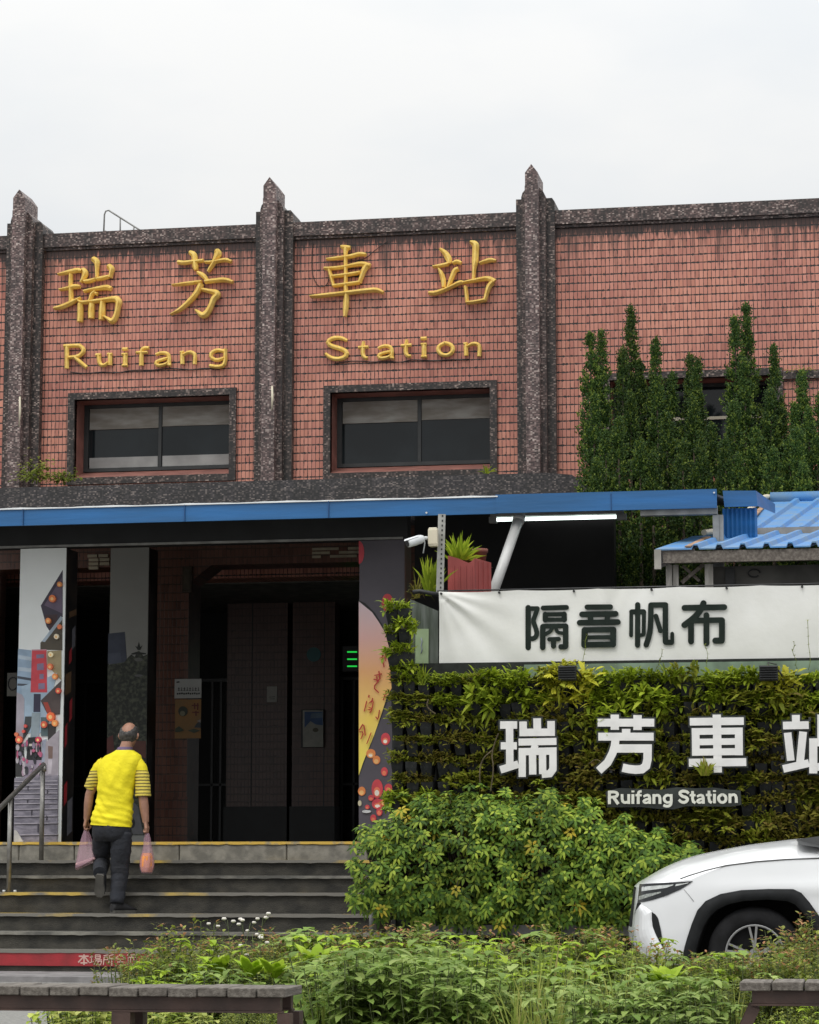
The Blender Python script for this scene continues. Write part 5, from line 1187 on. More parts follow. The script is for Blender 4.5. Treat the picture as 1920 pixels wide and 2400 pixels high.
def wheel(wx, flip=1, par=None):
    yy = YN + .045 if flip > 0 else 2 * YC - YN - .045
    o = MB(); prof = [(.205, .0), (.215, -.010), (.24, -.018), (.285, -.014), (.308, .004), (WR, .03), (WR, .18), (.30, .21), (.22, .21)]
    rows = [[(wx + r * math.cos(2 * math.pi * k / 48), yy + y * flip, WZ + r * math.sin(2 * math.pi * k / 48)) for k in range(49)] for r, y in prof]; o.grid(rows)
    whl = o.build('wheel', M_RUB, par)
    r_ = MB(); rows = [[(wx + r * math.cos(2 * math.pi * k / 48), yy + y * flip, WZ + r * math.sin(2 * math.pi * k / 48)) for k in range(49)] for r, y in ((.206, .004), (.198, -.002), (.190, .012), (.185, .07), (.0, .075))]; r_.grid(rows); r_.build('rim', M_RIMB, whl)
    s_ = MB()
    for k in range(5):
        for dd in (-.13, .13):
            a = math.pi / 2 + 2 * math.pi * k / 5 + .06; a1 = a + dd
            p = Vector((wx + .035 * math.cos(a), yy + .022 * flip, WZ + .035 * math.sin(a))); q = Vector((wx + .192 * math.cos(a1), yy + .006 * flip, WZ + .192 * math.sin(a1))); s_.bar(p, q, .015, .016, (0, 1, 0))
    s_.tube([(wx, yy + .03 * flip, WZ), (wx, yy + .012 * flip, WZ)], [.045, .040], 20)
    rows = [[(wx + r * math.cos(2 * math.pi * k / 48), yy + y * flip, WZ + r * math.sin(2 * math.pi * k / 48)) for k in range(49)] for r, y in ((.203, -.002), (.196, -.005), (.189, .008))]; s_.grid(rows)
    s_.build('spokes', M_RIM, whl)
for wx in (WX, WX + 2.62):
    wheel(wx, 1, car); wheel(wx, -1, car)
# cabin
b = MB(); rings = []
for x, z, hw in ((1.36, 1.135, .80), (1.62, 1.30, .76), (2.05, 1.53, .68), (2.5, 1.60, .65), (3.3, 1.58, .65), (3.9, 1.44, .68), (4.25, 1.12, .76)):
    rings.append([(X0 + x, YC - hw - .05 * (z > 1.2), 1.0), (X0 + x, YC - hw, max(1.02, z - .10)), (X0 + x, YC - hw + .09, z), (X0 + x, YC + hw - .09, z), (X0 + x, YC + hw, max(1.02, z - .10)), (X0 + x, YC + hw + .05 * (z > 1.2), 1.0)])
b.loft(rings, 0, False); b.build('window', M_GLASSD, car)
b = MB(); b.box(X0 + 2.05, X0 + 3.9, YC - .60, YC + .60, 1.60, 1.635); bevel(b.build('roof', M_PAINT, car), .02, 3)
b = MB()
for s_ in (-1, 1): b.bar((X0 + 1.34, YC + s_ * .83, 1.01), (X0 + 2.05, YC + s_ * .66, 1.56), .05, .06); b.bar((X0 + 2.75, YC + s_ * .85, 1.0), (X0 + 2.72, YC + s_ * .66, 1.58), .08, .03); b.bar((X0 + 2.05, YC + s_ * .62, 1.59), (X0 + 3.9, YC + s_ * .64, 1.50), .06, .05)
b.build('pillar', M_PAINT, car)
b = MB(); b.add([(X0 + 1.17, YC - .72, 1.128), (X0 + 1.17, YC + .72, 1.128), (X0 + 1.42, YC + .82, 1.160), (X0 + 1.42, YC - .82, 1.160), (X0 + 1.20, YC - .80, 1.09), (X0 + 1.42, YC - .88, 1.06)], [(0, 1, 2, 3), (0, 3, 5, 4)]); b.build('cowl', M_BLACK, car)

# ================================================================== PERSON
M_SKIN = mat('skin', (.36, .19, .13), .5, .12, 14, .05, 60, spec=.4)
M_HAIR = mat('greying_hair', (.085, .080, .075), .7, .35, 40, .3, 120, col2=(.035, .032, .03))
M_SHIRT = mat('yellow_cotton', (.84, .72, .012), .8, .06, 4, .9, 11)
M_TROU = mat('dark_grey_trousers', (.022, .025, .034), .85, .3, 6, .9, 18, col2=(.012, .013, .017))
M_SHOE = mat('black_shoe', (.016, .016, .018), .6, .3, 10)
M_SOLE = mat('grey_sole', (.09, .085, .075), .8, .2, 10)
M_COLLAR = mat('purple_collar_cloth', (.16, .11, .20), .8, .15, 9)
sv = NT('yellow_striped_sleeve', .8); SVZ = AZ(1806, 22.27, 285)
sv.color(sv.mix(sv.sstep(sv.z, SVZ - .004, SVZ + .002), sv.mix(sv.sstep(sv.math('ABSOLUTE', sv.math('SUBTRACT', sv.math('FRACT', sv.math('ADD', sv.math('DIVIDE', sv.z, .0285), sv.math('MULTIPLY', sv.noise(sv.co, 9, 2), .5))), .5)), .27, .33), (.70, .56, .09), (.15, .12, .03)), (.78, .66, .012)))
MYY = 22.2
def pp(px, py, dy=0.): return at(px, py, MYY + dy)
PX = 23.1 / FPX                                 # metres per photo pixel at the man
def ering(px, py, dy, rx, ry, n=24, p=2.3, wr=0., tilt=0.):
    c = pp(px, py, dy); o = []
    for k in range(n):
        a = 2 * math.pi * k / n; cx, sy = math.cos(a), math.sin(a)
        f = 1 / (abs(cx) ** p + abs(sy) ** p) ** (1 / p)
        q = 1 + wr * (math.sin(a * 3 + py * .11) + .6 * math.sin(a * 7 + py * .31) + .5 * math.sin(py * .45 + a * 2))
        o.append(Vector((c.x + rx * f * cx * q, c.y + ry * f * sy * q, c.z + tilt * cx * rx)))
    return o
def limb(mb, pts, rr_, n=14, flat=1.0): mb.tube(pts, rr_, n, 0, True, True, flat)
bm_ = MB()
def torso_rings(g):
    return [ering(263, 1968, .02, .15 - g, .10, 20), ering(262, 1935, .03, .165 - g, .105 - g, 20), ering(265, 1890, .04, .158 - g, .10 - g, 20), ering(273, 1840, .06, .175 - g, .105 - g, 20), ering(281, 1800, .08, .185 - g, .10 - g, 20), ering(287, 1775, .09, .14 - g, .085 - g, 20), ering(292, 1762, .095, .07, .06, 20), ering(296, 1748, .105, .054, .056, 20), ering(299, 1738, .115, .052, .058, 20)]
bm_.loft(torso_rings(.03))
HC = pp(302, 1724, .135)
def headring(t, g=0.):
    # t -1 chin .. 1 crown ; egg with jaw and forehead
    z = HC.z + t * .118; s = math.sqrt(max(0.0, 1 - t * t)); wx = .080 * s * (1 if t > -.2 else .94 - .12 * (-t - .2)); wy = .098 * s * (1 if t > -.1 else .93)
    return [Vector((HC.x + .006 * t + (wx + g) * math.cos(a), HC.y + .012 * (-t) * (t < 0) * 2 + (wy + g) * math.sin(a), z + g * t)) for a in [2 * math.pi * k / 24 for k in range(24)]]
bm_.loft([headring(t) for t in (-.985, -.93, -.8, -.6, -.4, -.2, 0, .2, .4, .6, .8, .93, .985)])
hc = HC
for sx in (-1, 1):                              # ears, brow, eyes sockets are shaped in the same skin
    bm_.tube([hc + Vector((sx * .076, .0, -.032)), hc + Vector((sx * .088, -.010, -.005)), hc + Vector((sx * .085, -.004, .022))], [.010, .013, .009], 8)
    bm_.tube([hc + Vector((sx * .015, .092, .022)), hc + Vector((sx * .05, .078, .022))], [.010, .008], 8)
bm_.tube([hc + Vector((0, .092, .010)), hc + Vector((0, .108, -.028)), hc + Vector((0, .098, -.04))], [.009, .015, .012], 8)
bm_.tube([hc + Vector((-.02, .088, -.066)), hc + Vector((0, .095, -.064)), hc + Vector((.02, .088, -.066))], [.006, .009, .006], 8)
SHL, ELL, WRL, HNL = pp(236, 1797, .08), pp(210, 1862, .10), pp(203, 1921, .13), pp(201, 1937, .135)
SHR, ELR, WRR, HNR = pp(330, 1799, .08), pp(336, 1872, .04), pp(342, 1928, .05), pp(345, 1943, .05)
limb(bm_, [SHL, SHL.lerp(ELL, .5), ELL, ELL.lerp(WRL, .35), WRL], [.052, .047, .040, .041, .027])
limb(bm_, [SHR, SHR.lerp(ELR, .5), ELR, ELR.lerp(WRR, .35), WRR], [.052, .048, .042, .043, .029])
def hand(mb, W_, K_, inn_):
    "hanging hand: palm from wrist W_ to knuckles K_, the fingers close round the bag handles towards inn_ (x sign)"
    d = (K_ - W_).normalized(); kn = K_ + d * .022
    for k in range(4):                          # palm ribs, joined by the remesh
        off = Vector((0, -.031 + .0207 * k, 0)); mb.tube([W_ + off * .45, K_ + off], [.016, .0155], 8)
        ln = (.82, .96, 1.0, .90)[k]
        b0 = K_ + off; b1 = b0 + d * .030 * ln + Vector((inn_ * .004, 0, 0)); b2 = b1 + Vector((inn_ * .024 * ln, 0, -.006)); b3 = b2 + Vector((inn_ * .006, 0, .020 * ln))
        mb.tube([b0, b1, b2, b3], [.0105, .0098, .009, .0075], 8)
    t0 = W_.lerp(K_, .45) + Vector((0, .026, 0)); t1 = t0 + Vector((inn_ * .020, .018, -.022)); t2 = t1 + Vector((inn_ * .016, -.004, -.026))
    mb.tube([t0, t1, t2], [.013, .0115, .009], 8)
hand(bm_, WRL, HNL, 1); hand(bm_, WRR, HNR, -1)
person = bm_.build('person', M_SKIN, None)
tag(person, 'man in a yellow T-shirt climbing the steps, a plastic bag in each hand', 'person')
rmod = person.modifiers.new('remesh', 'REMESH'); rmod.mode = 'VOXEL'; rmod.voxel_size = .0052; rmod.use_smooth_shade = True
smod = person.modifiers.new('smooth', 'SMOOTH'); smod.factor = .5; smod.iterations = 3
# hair: a band round the back and sides, dipping at the back below a bald crown, open at the face
def headpt(t, a, g):
    z = HC.z + t * .118; s = math.sqrt(max(0.0, 1 - t * t)); wx = .080 * s * (1 if t > -.2 else .94 - .12 * (-t - .2)); wy = .098 * s * (1 if t > -.1 else .93)
    return Vector((HC.x + .006 * t + (wx + g) * math.cos(a), HC.y + .012 * (-t) * (t < 0) * 2 + (wy + g) * math.sin(a), z + g * .6 * t))
b = MB(); cols_ = []
for k in range(33):
    a = math.pi * .90 + math.pi * 1.20 * k / 32; side = abs(math.cos(a)) if math.sin(a) < .2 else .9
    top = .26 + .48 * side ** 2.2 + .03 * math.sin(k * 2.1); bot = -.62 + .26 * side ** 3 + .02 * math.sin(k * 1.7)
    cols_.append([headpt(bot + (top - bot) * i / 9, a, .0075 * math.sin(math.pi * min(1, (i + .6) / 4.5) / 2) * (1 if i < 9 else .1) + .0015 * math.sin(k * 3.7 + i * 2)) for i in range(10)])
b.grid(cols_); hair = b.build('hair', M_HAIR, person)
b = MB(); b.tube([pp(284, 1757, .03), pp(276, 1760, .05), pp(274, 1764, .10)] , [.016, .018, .014], 8)
b.loft([ering(290, 1764, .085, .080, .072, 20), ering(292, 1758, .088, .073, .068, 20), ering(294, 1751, .092, .064, .062, 20)], 0, True, True, False); b.build('collar', M_COLLAR, person)
# T-shirt
rows = []
for (xl, xr, py, dy, ry, tl) in ((272, 314, 1758.5, .085, .07, 0), (263, 321, 1763, .08, .083, 0), (247, 331, 1771, .075, .098, 0), (236, 335, 1781, .07, .108, 0), (230, 334, 1793, .066, .116, 0), (228, 328, 1808, .06, .122, 0), (228, 320, 1826, .055, .126, 0), (228.5, 315, 1846, .05, .126, 0), (228, 313, 1866, .045, .122, 0), (224, 312, 1884, .04, .120, 0), (219, 312, 1900, .035, .122, -.02), (215, 311, 1915, .03, .126, -.04), (213, 310, 1927, .03, .130, -.06), (213, 309.5, 1936, .03, .131, -.06)):
    rows.append((py, ering((xl + xr) / 2, py, dy, (xr - xl) / 2 * PX, ry, 48, 2.2, .006 if py < 1850 else .011, tl)))
b = MB(); rg = []
for (p0, r0), (p1, r1) in zip(rows, rows[1:]):
    m = 4
    for k in range(m): rg.append((p0 + (p1 - p0) * k / m, [u.lerp(v, k / m) for u, v in zip(r0, r1)]))
rg.append(rows[-1]); out_ = []
for py, r in rg:
    c = sum((Vector(q) for q in r), Vector()) / len(r); o2 = []
    for k, q in enumerate(r):
        a = 2 * math.pi * k / 48; low = max(0, min(1, (py - 1845) / 40))
        fd = low * (.0085 * math.sin((q.z * 58) + 2.6 * math.sin(a * 1.5 + .4) + q.x * 22 + 1.5 * math.sin(q.x * 31)) * (.5 + .5 * math.sin(q.x * 19 + q.z * 9)) + .004 * math.sin(q.z * 120 + a * 4)) + (1 - low) * (.004 * math.sin(q.x * 60 - q.z * 25) + .005 * math.sin(q.x * 33 + q.z * 48 + 2 * math.sin(q.z * 20)) * max(0, min(1, (py - 1790) / 40)))
        d = (q - c); d.z = 0; o2.append(q + d.normalized() * fd)
    out_.append(o2)
b.loft(out_, 0, True, True, False); b.loft([out_[-1], [q + Vector((0, 0, .01)) + (sum((Vector(z_) for z_ in out_[-1]), Vector()) / 48 - q) * .04 for q in out_[-1]]], 0, True, True, False)
b.build('shirt', M_SHIRT, person)
for pts_, rr_ in (([(245, 1783, .07), (237, 1792, .075), (229, 1806, .08), (220, 1829, .09), (210.5, 1848.5, .10)], [.040, .054, .060, .062, .056]), ([(316, 1782, .07), (326, 1791, .07), (332, 1808, .065), (335, 1840, .055), (335.5, 1868, .045)], [.042, .056, .063, .068, .071])):
    q = chaikin([tuple(pp(*p)) + (r,) for p, r in zip(pts_, rr_)], 2)
    b = MB(); b.tube([Vector(v[:3]) for v in q], [v[3] + .0025 * math.sin(i * 1.9) for i, v in enumerate(q)], 24, 0, False)
    b.build('sleeve', sv.m, person)
# trousers
b = MB()
b.loft([ering(262, 1926, .03, .170, .118, 28), ering(262, 1942, .03, .176, .124, 28, 2.3, .006), ering(262, 1958, .03, .178, .124, 28, 2.3, .008), ering(262, 1972, .035, .150, .105, 28)], 0, True)
def leg(mb, pts, rr_, n=20):
    P = [pp(*q) for q in pts]; m = len(P); pts2, r2 = [], []
    for i in range(m - 1):
        for k in range(5): t = k / 5; pts2.append(P[i].lerp(P[i + 1], t)); r2.append(rr_[i] + (rr_[i + 1] - rr_[i]) * t + .0045 * math.sin((i * 5 + k) * 2.3))
    pts2.append(P[-1]); r2.append(rr_[-1]); mb.tube(pts2, r2, n)
leg(b, [(285, 1950, .03), (284, 1985, .03), (281, 2030, .05), (281, 2050, .04), (278, 2080, .0), (274, 2117, -.03)], [.096, .094, .084, .080, .070, .064])
leg(b, [(241, 1950, .03), (239, 1985, .12), (239, 2012, .20), (238, 2024, .16), (236, 2036, .02), (234, 2046, -.07)], [.092, .086, .075, .073, .066, .058])
b.build('trousers', M_TROU, person)
def shoe(heel, d, up, L):
    d = d.normalized(); up = up.normalized(); s = d.cross(up).normalized(); b = MB(); rings = []
    for t, w_, h0, h1 in ((0, .030, .0, .060), (.06, .040, -.0, .095), (.25, .042, 0, .105), (.45, .044, 0, .085), (.65, .050, 0, .062), (.85, .042, .004, .042), (.97, .022, .010, .030)):
        c = heel + d * (L * t); rings.append([c + s * (w_ * math.cos(a)) + up * ((h0 + h1) / 2 + (h1 - h0) / 2 * math.sin(a)) for a in [2 * math.pi * k / 14 for k in range(14)]])
    b.loft(rings); o = b.build('shoe', M_SHOE, person)
    b = MB(); rows = [[], []]
    for t, w_ in ((0, .024), (.05, .036), (.25, .037), (.45, .038), (.65, .049), (.85, .045), (.98, .022)):
        c = heel + d * (L * t) - up * .012; rows[0].append((c, w_))
    ring = [c + s * w_ for c, w_ in rows[0]] + [c - s * w_ for c, w_ in rows[0][::-1]]
    b.extr(ring, up * .026); b.build('sole', M_SOLE, o)
rf = pp(262, 2133, -.06); rf.z = SZ[2] + .014
shoe(rf, Vector((.58, .80, 0)), Vector((0, 0, 1)), .27)
lf = pp(234, 2049, -.09)
shoe(lf, Vector((-.08, .30, -.75)), Vector((.06, .85, .34)), .22)
# bags in his hands
pl = bpy.data.materials.new('pink_plastic_film'); pl.use_nodes = True
_n = pl.node_tree; _b = _n.nodes['Principled BSDF']; _b.inputs['Base Color'].default_value = (.56, .34, .42, 1); _b.inputs['Roughness'].default_value = .28
_t = _n.nodes.new('ShaderNodeBsdfTransparent'); _x = _n.nodes.new('ShaderNodeMixShader'); _x.inputs[0].default_value = .62
_n.links.new(_b.outputs[0], _x.inputs[1]); _n.links.new(_t.outputs[0], _x.inputs[2]); _n.links.new(_x.outputs[0], _n.nodes['Material Output'].inputs[0])
def bag(rows, dy, ry, lab, seed):
    o = empty('plastic_bag', pp((rows[-1][0] + rows[-1][1]) / 2, rows[-1][2], dy), lab, 'bag', 'plastic bags carried by the man')
    b = MB(); rg = []
    full = []
    for (a, c) in zip(rows, rows[1:]):
        for k in range(4): full.append(tuple(u + (v - u) * k / 4 for u, v in zip(a, c)))
    full.append(rows[-1])
    for i, (xl, xr, py, tl) in enumerate(full):
        t = i / (len(full) - 1); n = 36; c = pp((xl + xr) / 2, py, dy); rx = (xr - xl) / 2 * PX; yy = ry * (.25 + .75 * t ** .7) * (1 if t < .97 else .8); r = []
        for k in range(n):
            a = 2 * math.pi * k / n; wv_ = 1 + .085 * math.sin(a * 9 + seed + t * 2.) * (1 - t * .6) + .05 * math.sin(a * 5 + t * 7 + seed)
            r.append(Vector((c.x + rx * wv_ * math.cos(a), c.y + yy * wv_ * math.sin(a), c.z + tl * math.cos(a))))
        rg.append(r)
    b.loft(rg, 0, True); b.build('film', pl, o)
    return o
o = bag([(198, 207, 1944, 0), (194, 212, 1957, 0), (188, 219, 1978, 0), (183, 224, 1998, .01), (178, 228.5, 2014, .03), (175.5, 230, 2022, .04), (178, 228, 2027, .045)], .135, .075, 'pale pink plastic bag in the left hand of the man, holding a flat box', 1.)
b = MB(); p = pp(203, 2019, .135); b.bar(p + Vector((-.088, 0, -.028)), p + Vector((.088, 0, .030)), .09, .022); bevel(b.build('flat_box', mat('pink_carton', (.55, .34, .34), .6, .1, 9), o), .004, 1)
o = bag([(341, 350, 1953, 0), (338, 353, 1966, 0), (337, 355, 1982, 0), (333, 358, 1998, 0), (327, 361.5, 2018, 0), (328, 361.5, 2034, 0), (333, 356, 2047, 0)], .05, .07, 'pink plastic bag in the right hand of the man, glowing orange with its contents', 2.4)
b = MB(); b.loft([ering(345, 1999, .05, .036, .04, 16), ering(344.5, 2008, .05, .054, .054, 16), ering(344.5, 2030, .05, .060, .058, 16), ering(344.5, 2044, .05, .044, .046, 16)]); b.build('orange_food', mat('orange_food', (.85, .30, .06), .5, .2, 14), o)
# ================================================================== PLANTS
rp = random.Random(21)
V = Vector
LM = {
 'bright': leafmat('fern_bright_green', [(.14, .20, .012), (.22, .30, .02), (.32, .40, .03), (.42, .48, .05)]),
 'lime': leafmat('fern_lime', [(.40, .40, .03), (.58, .56, .05), (.68, .65, .09), (.26, .30, .03)]),
 'olive': leafmat('fern_olive', [(.12, .155, .014), (.21, .245, .022), (.30, .32, .035), (.19, .14, .04)]),
 'brown': leafmat('fern_dry_olive', [(.11, .12, .016), (.19, .18, .028), (.26, .23, .04), (.19, .12, .04)]),
 'deep': leafmat('umbrella_leaf', [(0.026, 0.058, 0.009), (0.064, 0.128, 0.015), (0.139, 0.220, 0.024), (0.301, 0.371, 0.046)], trans=.14),
 'yell': leafmat('yellowing_leaf', [(.52, .38, .03), (.60, .48, .06), (.46, .42, .06)]),
 'conif': leafmat('juniper_spray', [(0.015, 0.037, 0.009), (0.029, 0.064, 0.012), (0.053, 0.099, 0.015)], trans=.12),
 'conif_tip': leafmat('juniper_lit_new_tips', [(0.063, 0.110, 0.017), (0.116, 0.168, 0.025), (0.179, 0.231, 0.036)], trans=.15),  # new growth tone, lighter also to paint the lit outer edges
 'hedge': leafmat('small_hedge_leaf', [(0.107, 0.146, 0.023), (0.166, 0.214, 0.033), (0.244, 0.283, 0.049), (0.332, 0.342, 0.083)]),
 'red': leafmat('reddish_leaf', [(.34, .16, .08), (.42, .21, .10), (.28, .19, .07)]),
 'broad': leafmat('broad_pale_leaf', [(0.143, 0.234, 0.045), (0.204, 0.306, 0.067), (0.275, 0.378, 0.092), (0.378, 0.469, 0.143)]),
 'fresh': leafmat('fresh_green_leaf', [(0.254, 0.382, 0.021), (0.339, 0.477, 0.038), (0.445, 0.572, 0.064)]),
 'grass': leafmat('grass_blade', [(0.196, 0.268, 0.052), (0.268, 0.341, 0.072), (0.372, 0.413, 0.103), (0.413, 0.372, 0.144)]),
 'variegated': leafmat('variegated_leaf', [(0.220, 0.319, 0.044), (0.352, 0.440, 0.066), (0.594, 0.616, 0.176), (0.154, 0.231, 0.033)])}
M_STEM = mat('green_brown_stem', (.085, .11, .035), .8, .3, 9)
M_FLOW = mat('white_flower', (.70, .66, .60), .7, .1, 9)
def proto(mb, name, mats):
    o = mb.build(name, mats, None); return o.data, o
def unlink(o): bpy.data.objects.remove(o)
def rdir(a0=-1, a1=1, y0=-1, y1=-.2, z0=-.2, z1=1.2): return V((rp.uniform(a0, a1), rp.uniform(y0, y1), rp.uniform(z0, z1))).normalized()
# ---- planter pockets with ferns
def fern_mesh(n, L0, L1, W, droop, up=1.0, kind=0):
    b = MB()
    for i in range(n):
        base = V((rp.uniform(-.072, .072), rp.uniform(-.12, .0), rp.uniform(-.03, .055)))
        d = rdir(-1, 1, -1, .05, -.6 if rp.random() < .22 else .2, up * 1.5)
        Lf = rp.uniform(L0, L1)
        if kind and rp.random() < .6:                              # frond with little side lobes
            for k in range(3):
                t = .3 + k * .24; q = base + d * (Lf * t) - V((0, 0, droop * Lf * t * t)); s_ = d.cross(V((0, 0, 1))).normalized()
                for sg in (-1, 1): b.leaf(q, (d * .6 + s_ * sg + V((0, 0, -.2))), V((0, -.3, 1)), Lf * (.42 - .06 * k), W * .8, .2)
        b.leaf(base, d, V((0, -.4, 1)), Lf, W * rp.uniform(.7, 1.3), droop)
    return b
FV = {}
for kind, n, L0, L1, W, dr in (('bright', 150, .035, .088, .021, .3), ('lime', 150, .035, .085, .023, .3), ('olive', 150, .03, .072, .019, .35), ('brown', 140, .026, .066, .017, .35)):
    FV[kind] = []
    for v in range(3):
        d_, o_ = proto(fern_mesh(n, L0, L1, W, dr, 1.0, v % 2), 'foliage', LM[kind]); unlink(o_); FV[kind].append(d_)
b = MB()
def potring(w_, y0, y1, z): return [(-w_, y1, z), (-w_ * .82, y0, z), (w_ * .82, y0, z), (w_, y1, z)]
b.loft([potring(.045, -.055, .06, -.12), potring(.055, -.085, .06, -.05), potring(.058, -.095, .06, .0), potring(.05, -.085, .05, .0), potring(.045, -.06, .05, -.02)], 0, False)
pd_, o_ = proto(b, 'planter_pocket', M_POT); unlink(o_)
LAB = {'bright': 'black planter pocket overflowing with bright green ferns on the planted wall', 'lime': 'black planter pocket with lime yellow ferns just under a floodlight',
       'olive': 'black planter pocket with dull olive ferns on the planted wall', 'brown': 'black planter pocket with sparse brownish ferns on the planted wall'}
def pocket(px, py, kind, sc_=1.0, y=GY):
    p = at(px, py, y)
    o = bpy.data.objects.new('planter_pocket', pd_); COL.objects.link(o); o.location = p; o.rotation_euler = (rp.uniform(-.08, .08), rp.uniform(-.06, .06), rp.uniform(-.12, .12))
    tag(o, LAB[kind], 'planter', 'planter pockets of the green wall (%s)' % kind)
    f = bpy.data.objects.new('foliage', rp.choice(FV[kind])); COL.objects.link(f); f.parent = o
    sc_ *= rp.choice((.55, .8, .9, 1, 1, 1, 1.05, 1.1, 1.2, 1.35)) if px > 1000 else rp.choice((.7, .9, 1, 1.1))
    f.scale = (rp.choice((-1, 1)) * sc_ * rp.uniform(.9, 1.25), sc_ * rp.uniform(.9, 1.15), sc_ * rp.uniform(.85, 1.2)); f.rotation_euler = (rp.uniform(-.2, .2), rp.uniform(-.2, .2), rp.uniform(-.25, .25))
    return o
for r in range(10):
    for c in range(29):
        px = 932 + c * 35.6 + (r % 2) * 5 + rp.uniform(-4, 4); py = 1600 + r * 46.5 + rp.uniform(-4, 4)
        if r == 0 and px < 1040: py -= 0
        lime = (r <= 1 and abs(px - 1345) < 50) or (r <= 1 and 1795 < px < 1850)
        u = rp.random()
        if lime: k = 'lime'
        elif r <= 1: k = 'bright' if (px > 1080 or u < .4) and u < .85 else 'olive'
        elif px < 1130: k = 'olive' if u < .55 else 'brown'
        elif r <= 3: k = 'olive' if u < .55 else 'bright' if u < .72 else 'brown'
        else: k = 'brown' if u < .5 else 'olive'
        if r >= 6 and px < 1130 and u > .6: k = 'bright'
        s_ = rp.uniform(1.02, 1.28) if px > 1120 else rp.uniform(.88, 1.14)
        if r > 7 and 1480 > px: s_ *= .8
        pocket(px, py, k, s_)
for px, py in ((921, 1430), (948, 1428), (924, 1482), (950, 1478), (924, 1532), (952, 1530), (932, 1576), (964, 1580)):
    pocket(px, py, 'bright', rp.uniform(.85, 1.05))
def single(name, mb, mats, loc, lab, cat, group=None):
    o = mb.build(name, mats, None); o.location = loc; return tag(o, lab, cat, group)
def tuft(n, L0, L1, W, spread, droop=.5, z1=1.5):
    b = MB()
    for i in range(n):
        d = V((rp.gauss(0, spread), rp.gauss(0, spread), rp.uniform(.5, z1))); L = rp.uniform(L0, L1); base = V((rp.uniform(-.03, .03), rp.uniform(-.03, .03), 0))
        d.normalize(); s_ = d.cross(V((0, 1, .2))).normalized() * (W / 2); pts = [base + d * (L * t) - V((0, 0, 1)) * (droop * L * t * t * (.3 + abs(d.x) + abs(d.y))) for t in (0, .35, .7, 1)]
        b.add([pts[0] - s_ * .5, pts[0] + s_ * .5, pts[1] - s_, pts[1] + s_, pts[2] - s_ * .8, pts[2] + s_ * .8, pts[3]], [(0, 1, 3, 2), (2, 3, 5, 4), (4, 5, 6)])
    return b
single('fern', tuft(120, .16, .40, .020, .30, .35), LM['bright'], at(1075, 1330, RYP + .12), 'bright green sword fern growing out of the red planter', 'fern')
single('fern', tuft(90, .18, .42, .017, .20, .35), LM['bright'], at(1008, 1396, 20.98), 'bright green fern left of the slotted post, under the junction box', 'fern')
single('grass_tuft', tuft(34, .12, .27, .010, .40, .5), LM['bright'], at(990, 1606, 20.50), 'spiky bright grass tuft in front of the pale green notice', 'grass')
single('grass_tuft', tuft(50, .08, .22, .012, .38, .5), LM['olive'], at(1652, 1818, 20.28), 'olive grass tuft across the lower left of the white 車', 'grass')
b = tuft(22, .15, .4, .006, .35, .9)
single('dry_stalks', b, LM['brown'], at(978, 1402, 20.9), 'thin dry stalks above the plastic panel left of the banner', 'weed')
def weed(px, py, h, lab, Y=20.55):
    b = MB(); p = V((0, 0, 0)); P = [p]
    for k in range(6): P.append(P[-1] + V((rp.uniform(-.02, .02), rp.uniform(-.01, .01), h / 6)))
    b.tube(P, .0022, 4)
    for q in P[1:]:
        for _ in range(3): b.leaf(q, V((rp.uniform(-1, 1), rp.uniform(-1, .3), rp.uniform(-.1, .6))), V((0, 0, 1)), rp.uniform(.015, .035), .010, .2)
    return single('weed', b, LM['hedge'], at(px, py, Y), lab, 'weed', 'weeds rising before the banner')
weed(1372, 1580, .32, 'tall thin weed rising before the left part of the banner, under the character 音')
weed(1655, 1575, .22, 'thin weed rising below the character 布 of the banner'); weed(1895, 1570, .40, 'tallest weed before the blank right end of the banner')
weed(1870, 1570, .22, 'shorter weed beside the tallest weed at the right end of the banner'); weed(1535, 1575, .18, 'thin weed below the character 帆 of the banner')
def runner(pts, r, lab, Y=20.38):
    b = MB(); b.tube([at(x, y, Y - .02 * (i % 2)) for i, (x, y) in enumerate(chaikin(pts, 2))], r, 5); return tag(b.build('root_strand', mat('dry_strand', (.11, .085, .045), .8, .3, 9)), lab, 'root')
runner([(1126, 1850), (1124, 1800), (1134, 1775), (1155, 1758)], .006, 'dry hanging root left of the white 瑞')
runner([(1150, 1856), (1158, 1800), (1152, 1770), (1160, 1740), (1168, 1720)], .006, 'forked dry root rising to the white 瑞')
runner([(1004, 1640), (1000, 1655), (1012, 1668), (1020, 1672)], .006, 'curled pale strand on the left pockets of the planted wall')
runner([(1380, 1790), (1400, 1776), (1420, 1800), (1440, 1806)], .004, 'thin strand under the white 芳')
